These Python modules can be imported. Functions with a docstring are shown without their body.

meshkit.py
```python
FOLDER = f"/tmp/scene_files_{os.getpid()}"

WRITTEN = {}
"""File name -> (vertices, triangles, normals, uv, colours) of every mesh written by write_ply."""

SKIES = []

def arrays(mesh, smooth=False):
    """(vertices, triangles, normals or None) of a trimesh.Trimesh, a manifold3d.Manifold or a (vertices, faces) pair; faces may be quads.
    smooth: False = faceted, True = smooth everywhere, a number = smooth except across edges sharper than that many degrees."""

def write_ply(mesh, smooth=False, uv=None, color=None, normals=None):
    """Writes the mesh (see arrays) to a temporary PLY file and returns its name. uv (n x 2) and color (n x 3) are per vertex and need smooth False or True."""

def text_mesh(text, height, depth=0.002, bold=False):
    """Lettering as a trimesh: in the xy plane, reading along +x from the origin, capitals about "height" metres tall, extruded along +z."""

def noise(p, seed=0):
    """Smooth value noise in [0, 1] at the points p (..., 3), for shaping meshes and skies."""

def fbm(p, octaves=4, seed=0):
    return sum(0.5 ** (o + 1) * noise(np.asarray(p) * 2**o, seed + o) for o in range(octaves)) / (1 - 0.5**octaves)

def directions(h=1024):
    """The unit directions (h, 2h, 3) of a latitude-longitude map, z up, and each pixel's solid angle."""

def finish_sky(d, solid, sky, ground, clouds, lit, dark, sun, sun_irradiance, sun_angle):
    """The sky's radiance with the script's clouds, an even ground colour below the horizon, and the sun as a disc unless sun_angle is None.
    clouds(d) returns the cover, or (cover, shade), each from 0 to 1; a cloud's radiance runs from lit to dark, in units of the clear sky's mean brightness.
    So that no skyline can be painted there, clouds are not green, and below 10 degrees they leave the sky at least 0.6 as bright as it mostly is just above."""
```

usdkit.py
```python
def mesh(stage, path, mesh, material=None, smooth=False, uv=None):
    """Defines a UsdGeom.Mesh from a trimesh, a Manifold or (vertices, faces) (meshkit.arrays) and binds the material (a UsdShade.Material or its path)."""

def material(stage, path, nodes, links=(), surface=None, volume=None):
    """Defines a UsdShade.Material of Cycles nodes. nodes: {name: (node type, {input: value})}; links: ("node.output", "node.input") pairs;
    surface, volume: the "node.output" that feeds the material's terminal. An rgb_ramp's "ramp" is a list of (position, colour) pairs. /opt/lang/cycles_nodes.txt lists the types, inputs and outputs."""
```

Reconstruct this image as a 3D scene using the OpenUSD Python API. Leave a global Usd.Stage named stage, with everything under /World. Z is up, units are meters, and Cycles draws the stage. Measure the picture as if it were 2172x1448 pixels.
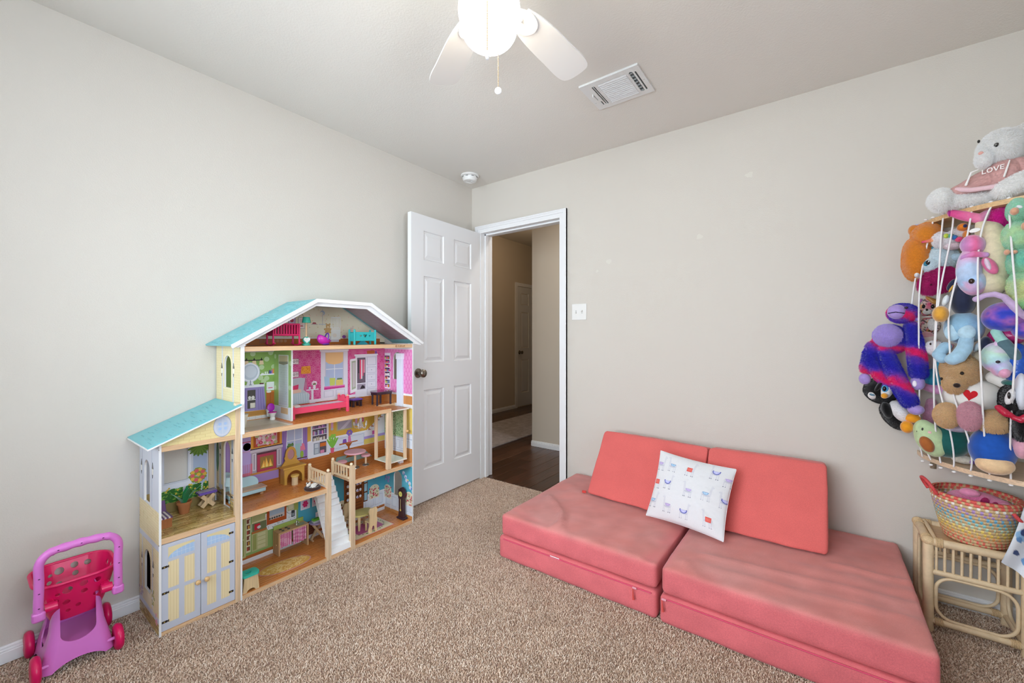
import math, random
import numpy as np, trimesh, manifold3d, shapely
import shapely.geometry as sg
from shapely import affinity
import meshkit, usdkit
from pxr import Gf, Sdf, Usd, UsdGeom, UsdLux, UsdShade, Vt

stage = Usd.Stage.CreateInMemory()
UsdGeom.SetStageUpAxis(stage, 'Z'); UsdGeom.SetStageMetersPerUnit(stage, 1.0)
UsdGeom.Xform.Define(stage, '/World')
V = np.array
# ---------------------------------------------------------------- camera, sky, lights, exposure
H, XL, XR, YB, YF = 2.44, -2.372, 0.752, 2.6157, -0.70          # the room's shell
CAM_H, YAW, F_PX = 1.1752, 0.639802, 876.66
cam = UsdGeom.Camera.Define(stage, '/World/camera')
_s, _c = math.sin(YAW), math.cos(YAW)
cam.AddTransformOp().Set(Gf.Matrix4d(_c, _s, 0, 0, 0, 0, 1, 0, _s, -_c, 0, 0, 0, 0, CAM_H, 1))
cam.CreateHorizontalApertureAttr(36.0); cam.CreateVerticalApertureAttr(24.0)
cam.CreateFocalLengthAttr(F_PX / 2172 * 36.0)
cam.CreateVerticalApertureOffsetAttr(-7.8 / 2172 * 36.0)
cam.CreateClippingRangeAttr((0.02, 200.0))
cam.CreateExposureAttr(0.95)

def lin(c):
    """sRGB '#rrggbb' or 0-255 triple to linear."""
    if isinstance(c, str):
        c = [int(c[i:i + 2], 16) for i in (1, 3, 5)]
    c = np.asarray(c, float) / 255.0
    return np.where(c <= 0.04045, c / 12.92, ((c + 0.055) / 1.055) ** 2.4)

dome = UsdLux.DomeLight.Define(stage, '/World/sky')
dome.CreateIntensityAttr(1.0); dome.CreateColorAttr((0.62, 0.80, 1.0))
def rect_light(name, pos, w, h, direction, power, color):
    L = UsdLux.RectLight.Define(stage, '/World/' + name)
    L.CreateWidthAttr(w); L.CreateHeightAttr(h); L.CreateIntensityAttr(power); L.CreateColorAttr(color)
    d = V(direction, float); d /= np.linalg.norm(d)
    b = -d; r = np.cross([0, 0, 1.0], b); r /= np.linalg.norm(r); u = np.cross(b, r)
    L.AddTransformOp().Set(Gf.Matrix4d(*r, 0, *u, 0, *b, 0, *pos, 1))
    return L
# daylight at the two windows of the wall behind the camera
rect_light('window_light', (-0.95, YF - 0.16, 1.42), 1.75, 1.40, (0, 1, 0), 4.2, (1.0, 0.99, 0.985))
rect_light('window_light_001', (XR + 0.16, 0.35, 1.42), 1.30, 1.40, (-1, 0, 0), 1.8, (1.0, 0.99, 0.985))
# the hall's own lamps stand in their builders below

# ---------------------------------------------------------------- prims
used = {}
def numbered(parent, name):
    k = used.get((parent, name), 0); used[(parent, name)] = k + 1
    return f'{parent}/{name}' if k == 0 else f'{parent}/{name}_{k:03d}'
def tag(prim, label=None, cat=None, group=None, kind=None):
    for k, v in (('label', label), ('category', cat), ('group', group), ('kind', kind)):
        if v:
            prim.SetCustomDataByKey(k, v)
    return prim
def thing(name, label, cat, loc=(0, 0, 0), rotz=0, group=None, scale=None, rot=None):
    """rot: a 3x3 matrix that is used instead of rotz (degrees)."""
    p = numbered('/World', name)
    x = UsdGeom.Xform.Define(stage, p)
    if rot is not None:
        R = np.asarray(rot, float).T
        x.AddTransformOp().Set(Gf.Matrix4d(*R[0], 0, *R[1], 0, *R[2], 0, *map(float, loc), 1))
    else:
        x.AddTranslateOp().Set(Gf.Vec3d(*map(float, loc)))
        if rotz:
            x.AddRotateZOp().Set(float(rotz))
    if scale:
        x.AddScaleOp().Set(Gf.Vec3f(*([scale] * 3 if np.ndim(scale) == 0 else scale)))
    tag(x.GetPrim(), label, cat, group)
    return p
def struct(name):
    x = UsdGeom.Xform.Define(stage, numbered('/World', name)); tag(x.GetPrim(), kind='structure')
    return str(x.GetPath())
MAT = {}
def geo(parent, name, pieces, mat='matte', smooth=30, label=None, kind=None):
    """ONE Mesh prim. pieces: (mesh, colour) pairs or one pair; the colour goes to the vertices (primvar col)."""
    if isinstance(pieces, tuple):
        pieces = [pieces]
    vs, fs, ns, cs, n0 = [], [], [], [], 0
    for m, col in pieces:
        v, f, n = meshkit.arrays(m, smooth)
        if n is None:                                    # faceted
            v = v[f].reshape(-1, 3); n = np.repeat(np.cross(v[1::3] - v[0::3], v[2::3] - v[0::3]), 3, axis=0)
            n /= np.maximum(np.linalg.norm(n, axis=1, keepdims=True), 1e-12); f = np.arange(len(v)).reshape(-1, 3)
        c = col(v) if callable(col) else np.tile(lin(col), (len(v), 1))
        vs.append(v); fs.append(f + n0); ns.append(n); cs.append(c); n0 += len(v)
    v, f, n, c = np.vstack(vs), np.vstack(fs), np.vstack(ns), np.vstack(cs)
    p = numbered(parent, name)
    m = UsdGeom.Mesh.Define(stage, p)
    m.CreatePointsAttr(Vt.Vec3fArray.FromNumpy(v.astype(np.float32)))
    m.CreateFaceVertexCountsAttr(Vt.IntArray.FromNumpy(np.full(len(f), 3, np.int32)))
    m.CreateFaceVertexIndicesAttr(Vt.IntArray.FromNumpy(f.astype(np.int32).ravel()))
    m.CreateSubdivisionSchemeAttr('none')
    m.CreateNormalsAttr(Vt.Vec3fArray.FromNumpy(n.astype(np.float32))); m.SetNormalsInterpolation('vertex')
    UsdGeom.PrimvarsAPI(m).CreatePrimvar('col', Sdf.ValueTypeNames.Color3fArray, 'vertex').Set(Vt.Vec3fArray.FromNumpy(c.astype(np.float32)))
    UsdShade.MaterialBindingAPI.Apply(m.GetPrim()).Bind(MAT[mat])
    tag(m.GetPrim(), label, kind=kind)
    return p
def dup(src, name, loc, rotz, label, cat, group):
    """A copy of a finished thing: an instanceable internal reference under the next number."""
    p = numbered('/World', name)
    x = UsdGeom.Xform.Define(stage, p)
    x.GetPrim().GetReferences().AddInternalReference(src)
    x.ClearXformOpOrder()
    x.AddTranslateOp(opSuffix='').Set(Gf.Vec3d(*map(float, loc))) if False else None
    x.GetPrim().SetInstanceable(True)
    return x, p

# ---------------------------------------------------------------- mesh helpers
def T(m, t=(0, 0, 0)):
    m = m.copy(); m.apply_translation(t); return m
def R(m, axis, deg, about=(0, 0, 0)):
    m = m.copy(); m.apply_transform(trimesh.transformations.rotation_matrix(math.radians(deg), axis, about)); return m
def S(m, s):
    m = m.copy(); s = V([s] * 3 if np.ndim(s) == 0 else s, float); m.apply_transform(np.diag([*s, 1])); return m
def cat(*ms):
    return trimesh.util.concatenate([x for m in ms for x in (m if isinstance(m, (list, tuple)) else [m])])
def man(m):
    return manifold3d.Manifold(manifold3d.Mesh(np.asarray(m.vertices, np.float32), np.asarray(m.faces, np.uint32)))
def unman(m):
    q = m.to_mesh(); return trimesh.Trimesh(q.vert_properties[:, :3], q.tri_verts, process=False)
def rect(x0, x1, y0, y1, r=0.0):
    p = sg.box(x0 + r, y0 + r, x1 - r, y1 - r)
    return p.buffer(r, quad_segs=4) if r > 0 else p
def ext(poly, h, bev=0.0):
    """A polygon in xy extruded along +z by h, edges chamfered by bev at both ends."""
    out = []
    for g in getattr(poly, 'geoms', [poly]):
        if g.is_empty or g.area < 1e-12: continue
        out.append(trimesh.creation.extrude_polygon(g, h, engine='earcut'))
    return cat(out)
def box(x0, x1, y0, y1, z0, z1, b=0.0):
    """A box, its edges chamfered by b."""
    x0, x1 = min(x0, x1), max(x0, x1); y0, y1 = min(y0, y1), max(y0, y1); z0, z1 = min(z0, z1), max(z0, z1)
    if b <= 0:
        return T(trimesh.creation.box((x1 - x0, y1 - y0, z1 - z0)), ((x0 + x1) / 2, (y0 + y1) / 2, (z0 + z1) / 2))
    b = min(b, 0.45 * min(x1 - x0, y1 - y0, z1 - z0))
    pts = [(x, y, z) for (X0, X1), (Y0, Y1), (Z0, Z1) in (((x0 + b, x1 - b), (y0 + b, y1 - b), (z0, z1)), ((x0 + b, x1 - b), (y0, y1), (z0 + b, z1 - b)), ((x0, x1), (y0 + b, y1 - b), (z0 + b, z1 - b)))
           for x in (X0, X1) for y in (Y0, Y1) for z in (Z0, Z1)]
    return trimesh.convex.convex_hull(np.array(pts))
def rbox(x0, x1, y0, y1, z0, z1, r, seg=5):
    """A box with round edges of radius r: the hull of eight balls."""
    s = trimesh.creation.uv_sphere(r, count=[2 * seg, 4 * seg])
    return trimesh.convex.convex_hull(np.vstack([s.vertices + (x, y, z) for x in (x0 + r, x1 - r) for y in (y0 + r, y1 - r) for z in (z0 + r, z1 - r)]))
def cyl(r, h, at=(0, 0, 0), axis='z', n=24, r2=None):
    """Cylinder or cone frustum from at, h along the axis."""
    r2 = r if r2 is None else r2
    m = lathe([(0, 0), (r, 0), (r2, h), (0, h)], n)
    if axis == 'x': m = R(m, (0, 1, 0), 90)
    if axis == 'y': m = R(m, (1, 0, 0), -90)
    return T(m, at)
def lathe(prof, n=28):
    """Revolves (r, z) points round z."""
    p = np.array(prof, float); a = np.arange(n) * 2 * np.pi / n
    v = np.stack([p[:, None, 0] * np.cos(a), p[:, None, 0] * np.sin(a), np.repeat(p[:, 1:2], n, 1)], -1).reshape(-1, 3)
    i, j = np.meshgrid(np.arange(len(p) - 1), np.arange(n), indexing='ij'); k = (j + 1) % n
    q = np.stack([i * n + j, i * n + k, (i + 1) * n + k, (i + 1) * n + j], -1).reshape(-1, 4)
    m = trimesh.Trimesh(v, np.vstack([q[:, [0, 1, 2]], q[:, [0, 2, 3]]]), process=False)
    m.merge_vertices(); m.update_faces(m.nondegenerate_faces()); return m
def ball(r, at=(0, 0, 0), sub=3):
    m = trimesh.creation.icosphere(sub, 1.0)
    return T(S(m, r), at)
def spline(pts, n):
    from scipy.interpolate import CubicSpline
    pts = np.array(pts, float); d = np.r_[0, np.cumsum(np.linalg.norm(np.diff(pts, axis=0), axis=1))]
    return CubicSpline(d, pts)(np.linspace(0, d[-1], n))
def tube(pts, r, n=10, closed=False, caps=True):
    """A tube along a polyline; r: one radius or one per point."""
    p = np.array(pts, float)
    if closed: p = np.vstack([p[-1], p, p[0], p[1]])
    t = np.gradient(p, axis=0); t /= np.linalg.norm(t, axis=1, keepdims=True) + 1e-12
    a = np.cross(t[0], [0, 0, 1.0] if abs(t[0][2]) < 0.9 else [1.0, 0, 0]); a /= np.linalg.norm(a)
    A = []
    for k in range(len(p)):
        a = a - t[k] * (a @ t[k]); a /= np.linalg.norm(a) + 1e-12; A.append(a)
    if closed: p, t, A = p[1:-2], t[1:-2], A[1:-2]
    A = np.array(A); B = np.cross(t, A); ang = np.arange(n) * 2 * np.pi / n
    r = np.broadcast_to(np.asarray(r, float), (len(p),))
    v = (p[:, None] + r[:, None, None] * (np.cos(ang)[None, :, None] * A[:, None] + np.sin(ang)[None, :, None] * B[:, None])).reshape(-1, 3)
    L = len(p); rows = np.arange(L if closed else L - 1)
    i, j = np.meshgrid(rows, np.arange(n), indexing='ij'); i2 = (i + 1) % L; k = (j + 1) % n
    q = np.stack([i * n + j, i * n + k, i2 * n + k, i2 * n + j], -1).reshape(-1, 4)
    f = [q[:, [0, 1, 2]], q[:, [0, 2, 3]]]
    if not closed and caps:
        v = np.vstack([v, p[0], p[-1]]); e = (L - 1) * n
        f += [np.array([[len(v) - 2, (x + 1) % n, x] for x in range(n)]), np.array([[len(v) - 1, e + x, e + (x + 1) % n] for x in range(n)])]
    return trimesh.Trimesh(v, np.vstack(f), process=False)
def hull_chain(joints, seg=14):
    """Balls (x, y, z, r) joined pairwise by hulls: a list of Manifolds' union as a mesh."""
    s = trimesh.creation.icosphere(2, 1.0).vertices
    parts = [manifold3d.Manifold.hull_points(np.vstack([s * a[3] + a[:3], s * b[3] + b[:3]]).astype(np.float32)) for a, b in zip(map(V, joints[:-1]), map(V, joints[1:]))]
    return parts
def blob(balls=(), chains=(), edge=0.006, it=12, ells=()):
    """Soft body: balls, ellipsoids (centre, radii, rotation) and limb chains united, remeshed and smoothed."""
    parts = []
    s = trimesh.creation.icosphere(3, 1.0).vertices
    for b in balls: parts.append(manifold3d.Manifold.hull_points((s * b[3] + V(b[:3])).astype(np.float32)))
    for e in ells:
        c, r = V(e[0], float), V(e[1], float); q = s * r
        if len(e) > 2: q = q @ V(e[2]).T
        parts.append(manifold3d.Manifold.hull_points((q + c).astype(np.float32)))
    for ch in chains: parts += hull_chain(ch)
    m = unman(manifold3d.Manifold.batch_boolean(parts, manifold3d.OpType.Add).refine_to_length(edge))
    m.merge_vertices()
    trimesh.smoothing.filter_taubin(m, lamb=0.5, nu=0.51, iterations=it)
    return m
def rotm(axis, deg):
    return trimesh.transformations.rotation_matrix(math.radians(deg), axis)[:3, :3]
def to_plane(m, origin, u, v):
    """Maps local (x, y, z) to origin + x u + y v + z (u x v)."""
    u, v = V(u, float), V(v, float); w = np.cross(u, v)
    m = m.copy(); m.vertices = V(origin, float) + m.vertices @ np.array([u, v, w]); return m
# ---------------------------------------------------------------- materials (colour comes from the meshes' primvar col)
LK = '/World/Looks/'
def colmat(name, rough=0.5, noise=None, bump=None, sheen=0.0, spec=0.5, coat=0.0, metal=0.0, var=0.12, sub=0.0, trans=0.0, warm=None):
    """noise: (scale xyz, detail) modulates the colour by +-var; bump: (scale xyz, strength, distance)."""
    n = {'a': ('attribute', {'attribute': 'col'}), 'p': ('principled_bsdf', {'roughness': rough, 'specular_ior_level': spec, 'sheen_weight': sheen, 'sheen_roughness': 0.4, 'coat_weight': coat, 'coat_roughness': 0.08, 'metallic': metal}),
         'g': ('geometry', {})}
    l = []
    src = 'a.color'
    if noise:
        n['m1'] = ('mapping', {'scale': noise[0]}); n['n1'] = ('noise_texture', {'scale': 1.0, 'detail': noise[1], 'roughness': 0.6})
        n['r1'] = ('map_range', {'from_min': 0.3, 'from_max': 0.7, 'to_min': 1 - var, 'to_max': 1 + var}); n['x1'] = ('vector_math', {'math_type': 'scale'})
        l += [('g.position', 'm1.vector'), ('m1.vector', 'n1.vector'), ('n1.fac', 'r1.value'), ('a.color', 'x1.vector1'), ('r1.result', 'x1.scale')]
        src = 'x1.vector'
    l.append((src, 'p.base_color'))
    if bump:
        n['m2'] = ('mapping', {'scale': bump[0]}); n['n2'] = ('noise_texture', {'scale': 1.0, 'detail': 3.0, 'roughness': 0.6}); n['b'] = ('bump', {'strength': bump[1], 'distance': bump[2]})
        l += [('g.position', 'm2.vector'), ('m2.vector', 'n2.vector'), ('n2.fac', 'b.height'), ('b.normal', 'p.normal')]
    if sub:
        n['p'][1].update({'subsurface_weight': sub, 'subsurface_scale': 0.004, 'subsurface_radius': (1, 0.6, 0.5)})
    MAT[name] = usdkit.material(stage, LK + name, n, l, surface='p.BSDF')
U = lambda s: (s, s, s)
colmat('matte', 0.75); colmat('satin', 0.42); colmat('plastic', 0.32, spec=0.5); colmat('gloss', 0.12); colmat('print', 0.28)
colmat('wall_paint', 0.85, bump=(U(190), 0.35, 0.0022), spec=0.25)
colmat('ceiling_paint', 0.9, bump=(U(120), 0.32, 0.003), spec=0.2)
colmat('trim_paint', 0.38, bump=((60, 60, 60), 0.03, 0.001), spec=0.4)
colmat('door_paint', 0.42, bump=((260, 260, 14), 0.05, 0.0008), spec=0.4)
colmat('wood_y', 0.4, noise=((160, 6, 160), 3), var=0.16)
colmat('wood_z', 0.4, noise=((160, 160, 6), 3), var=0.16)
colmat('wood_x', 0.4, noise=((6, 160, 160), 3), var=0.16)
colmat('print_wood', 0.2, noise=((120, 7, 120), 4), var=0.16, coat=0.5)
colmat('stone_print', 0.2, noise=(U(90), 4), var=0.2, coat=0.5)
colmat('yellow_print', 0.4, noise=((30, 30, 110), 3), var=0.07)
colmat('floor_wood', 0.24, noise=((90, 5, 60), 5), var=0.5, spec=0.5)
colmat('cotton', 0.9, noise=(U(900), 2), var=0.07, bump=((1400, 1400, 1400), 0.25, 0.0006), sheen=0.25)
colmat('couch', 0.88, noise=((260, 900, 260), 3), var=0.10, bump=((900, 900, 400), 0.35, 0.0008), sheen=0.2, spec=0.2)
colmat('plush', 0.95, noise=(U(160), 4), var=0.13, bump=(U(420), 0.8, 0.004), sheen=0.5, spec=0.1)
colmat('velvet', 0.8, noise=(U(60), 3), var=0.10, bump=(U(700), 0.25, 0.001), sheen=0.6, spec=0.2)
colmat('satin_cloth', 0.3, noise=(U(30), 3), var=0.2, bump=(U(60), 0.5, 0.006))
colmat('rattan', 0.45, noise=((40, 40, 40), 4), var=0.08)
colmat('straw', 0.7, noise=(U(350), 3), var=0.25)
colmat('carpet', 1.0, noise=(U(7), 3), var=0.06, spec=0.05)
colmat('rug', 0.95, noise=(U(14), 6), var=0.25, bump=(U(300), 0.5, 0.004))
colmat('steel', 0.3, metal=1.0)
colmat('globe_rim', 0.3)
MAT['bulb'] = usdkit.material(stage, LK + 'bulb', {'e': ('emission', {'color': (1.0, 0.82, 0.58), 'strength': 28.0})}, [], surface='e.emission')
MAT['globe'] = usdkit.material(stage, LK + 'globe', {
    'p': ('principled_bsdf', {'base_color': (0.85, 0.80, 0.70), 'roughness': 0.2, 'emission_color': (1.0, 0.92, 0.78), 'emission_strength': 10.0})}, [], surface='p.BSDF')
MAT['glass'] = usdkit.material(stage, LK + 'glass', {'t': ('transparent_bsdf', {'color': (0.97, 0.98, 0.98)}), 'g': ('glossy_bsdf', {'color': (1, 1, 1), 'roughness': 0.02}), 'f': ('fresnel', {'IOR': 1.45}), 'm': ('mix_closure', {})},
    [('f.fac', 'm.fac'), ('t.BSDF', 'm.closure1'), ('g.BSDF', 'm.closure2')], surface='m.closure')
MAT['clear_plastic'] = usdkit.material(stage, LK + 'clear_plastic', {'p': ('principled_bsdf', {'base_color': (0.93, 0.95, 0.97), 'roughness': 0.06, 'transmission_weight': 0.75, 'ior': 1.45})}, [], surface='p.BSDF')
# ---------------------------------------------------------------- the room's shell
WALLC, CEILC, TRIMC, DOORC = '#d2ccc3', '#e4e0d9', '#e9e9ea', '#e6e6e7'
TH = 0.12
f_ = struct('floor')
geo(f_, 'subfloor', (box(XL, XR, YF, YB + 0.06, -0.08, -0.004), '#b29a86'), 'carpet')
geo(struct('ceiling'), 'ceiling_board', (box(XL - TH, XR + TH, YF - TH, YB + TH, H, H + 0.1), CEILC), 'ceiling_paint')
geo(struct('wall_left'), 'wall_board', (box(XL - TH, XL, YF - TH, YB + TH, -0.08, H), WALLC), 'wall_paint')
# back wall with the door opening
DX0, DX1, DZ = -2.262, -1.511, 2.045
wb = struct('wall_back')
wall2 = sg.box(XL, -0.08, XR + TH, H).difference(sg.box(DX0 - 0.02, -0.2, DX1 + 0.02, DZ + 0.02))
geo(wb, 'wall_board', (to_plane(ext(wall2, TH), (0, YB + TH, 0), (1, 0, 0), (0, 0, 1)), WALLC), 'wall_paint', smooth=False)
rng = random.Random(5)
for (x, z, r) in ((-1.136, 1.686, 0.02), (-0.566, 1.77, 0.02), (-0.31, 2.075, 0.022), (-1.22, 1.63, 0.012)):
    pts = [(x + r * rng.uniform(.6, 1.3) * math.cos(a), z + r * rng.uniform(.5, 1.0) * math.sin(a)) for a in np.linspace(0, 6.28, 13)[:-1]]
    geo(wb, 'spackle_patch', (to_plane(ext(sg.Polygon(pts), 0.0006), (0, YB, 0), (1, 0, 0), (0, 0, 1)), '#d8d4ca'), 'wall_paint')
# front and right walls with a window each
def window_wall(name, origin, u, span, win, wname):
    u = V(u, float)
    z0, z1 = 0.70, 2.12
    wall = sg.box(span[0], -0.08, span[1], H).difference(sg.box(win[0], z0, win[1], z1))
    geo(struct(name), 'wall_board', (to_plane(ext(wall, TH), origin, u, (0, 0, 1)), WALLC), 'wall_paint', smooth=False)
    w = struct(wname)
    fr = sg.box(win[0], z0, win[1], z1)
    geo(w, 'window_frame', (to_plane(ext(fr.difference(fr.buffer(-0.045, join_style=2)).union(sg.box(win[0], (z0 + z1) / 2 - 0.02, win[1], (z0 + z1) / 2 + 0.02)), 0.05), V(origin) + 0.02 * np.cross(u, (0, 0, 1)), u, (0, 0, 1)), TRIMC), 'trim_paint', smooth=False)
    for a, b in ((z0 + .045, (z0 + z1) / 2 - .02), ((z0 + z1) / 2 + .02, z1 - .045)):
        geo(w, 'window_pane', (to_plane(ext(sg.box(win[0] + .045, a, win[1] - .045, b), 0.005), V(origin) + 0.04 * np.cross(u, (0, 0, 1)), u, (0, 0, 1)), '#ffffff'), 'glass', smooth=False)
    geo(w, 'window_sill', (to_plane(ext(sg.box(win[0] - .04, z0 - .025, win[1] + .04, z0), 0.10), V(origin) + 0.07 * np.cross(u, (0, 0, 1)), u, (0, 0, 1)), TRIMC), 'trim_paint', smooth=False)
window_wall('wall_front', (0, YF - TH, 0), (-1, 0, 0), (-XR - TH, -XL), (0.07, 1.83), 'window_1')
window_wall('wall_right', (XR + TH, 0, 0), (0, -1, 0), (-YB, -YF), (-1.0, 0.3), 'window_2')
# baseboards: a stepped profile swept along each wall
BB = affinity.scale(sg.Polygon([(0, 0), (0.014, 0), (0.014, 0.055), (0.0115, 0.058), (0.0115, 0.066), (0.008, 0.070), (0.008, 0.078), (0.004, 0.084), (0, 0.085)]), 1, .70, origin=(0, 0))
def baseboard(name, a, b, nrm):
    a, b, nrm = V([*a, 0.0]), V([*b, 0.0]), V([*nrm, 0.0]); d = b - a; L = np.linalg.norm(d); d /= L
    m = ext(BB, L)                                             # x = out of the wall, y = up, z = along
    if np.cross(nrm, (0, 0, 1)) @ d < 0: a, d = b, -d
    m = m.copy(); m.vertices = a + m.vertices @ np.array([nrm, V([0, 0, 1.0]), np.cross(nrm, (0, 0, 1))])
    geo(struct(name), 'baseboard_strip', (m, TRIMC), 'trim_paint', smooth=20)
baseboard('baseboard_left', (XL, YF), (XL, YB), (1, 0))
baseboard('baseboard_back', (DX1 + 0.062, YB), (XR, YB), (0, -1))
baseboard('baseboard_right', (XR, YF), (XR, YB), (-1, 0))
baseboard('baseboard_front', (XL, YF), (XR, YF), (0, 1))
# door casing and jamb
tr = struct('trim_1')
CW = 0.058
def casing(poly_in, poly_out, y0, t, name):
    a = poly_out.difference(poly_in)
    geo(tr, name, [(to_plane(ext(a, t * .62), (0, y0, 0), (1, 0, 0), (0, 0, 1)), TRIMC),
                   (to_plane(ext(poly_out.difference(poly_in.buffer(CW * .55, join_style=2)).intersection(sg.box(-9, 0, 9, 9)), t), (0, y0, 0), (1, 0, 0), (0, 0, 1)), TRIMC),
                   (to_plane(ext(poly_out.difference(poly_in.buffer(CW * .82, join_style=2)).intersection(sg.box(-9, 0, 9, 9)), t * 1.25), (0, y0, 0), (1, 0, 0), (0, 0, 1)), TRIMC)], 'trim_paint', smooth=False)
inner, outer = sg.box(DX0, -1, DX1, DZ), sg.box(DX0 - CW, 0, DX1 + CW, DZ + CW)
casing(inner, outer, YB, 0.016, 'door_casing')
geo(tr, 'door_casing', [(box(DX0 - CW, DX0, YB + TH, YB + TH + .016, 0, DZ + CW), TRIMC), (box(DX1, DX1 + CW, YB + TH, YB + TH + .016, 0, DZ + CW), TRIMC), (box(DX0, DX1, YB + TH, YB + TH + .016, DZ, DZ + CW), TRIMC)], 'trim_paint')
geo(tr, 'door_jamb', [(box(DX0 - .02, DX0, YB, YB + TH, 0.004, DZ + .02), TRIMC), (box(DX1, DX1 + .02, YB, YB + TH, 0.004, DZ + .02), TRIMC), (box(DX0, DX1, YB, YB + TH, DZ, DZ + .02), TRIMC)], 'trim_paint')
geo(tr, 'door_stop', [(box(DX0, DX0 + .011, YB + .040, YB + .075, 0.004, DZ), TRIMC), (box(DX1 - .011, DX1, YB + .040, YB + .075, 0.004, DZ), TRIMC), (box(DX0, DX1, YB + .040, YB + .075, DZ - .011, DZ), TRIMC)], 'trim_paint')
geo(tr, 'strike_plate', (box(DX1 - .0015, DX1, YB + .008, YB + .034, 0.895, 0.955), '#7d7264'), 'steel')

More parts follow.
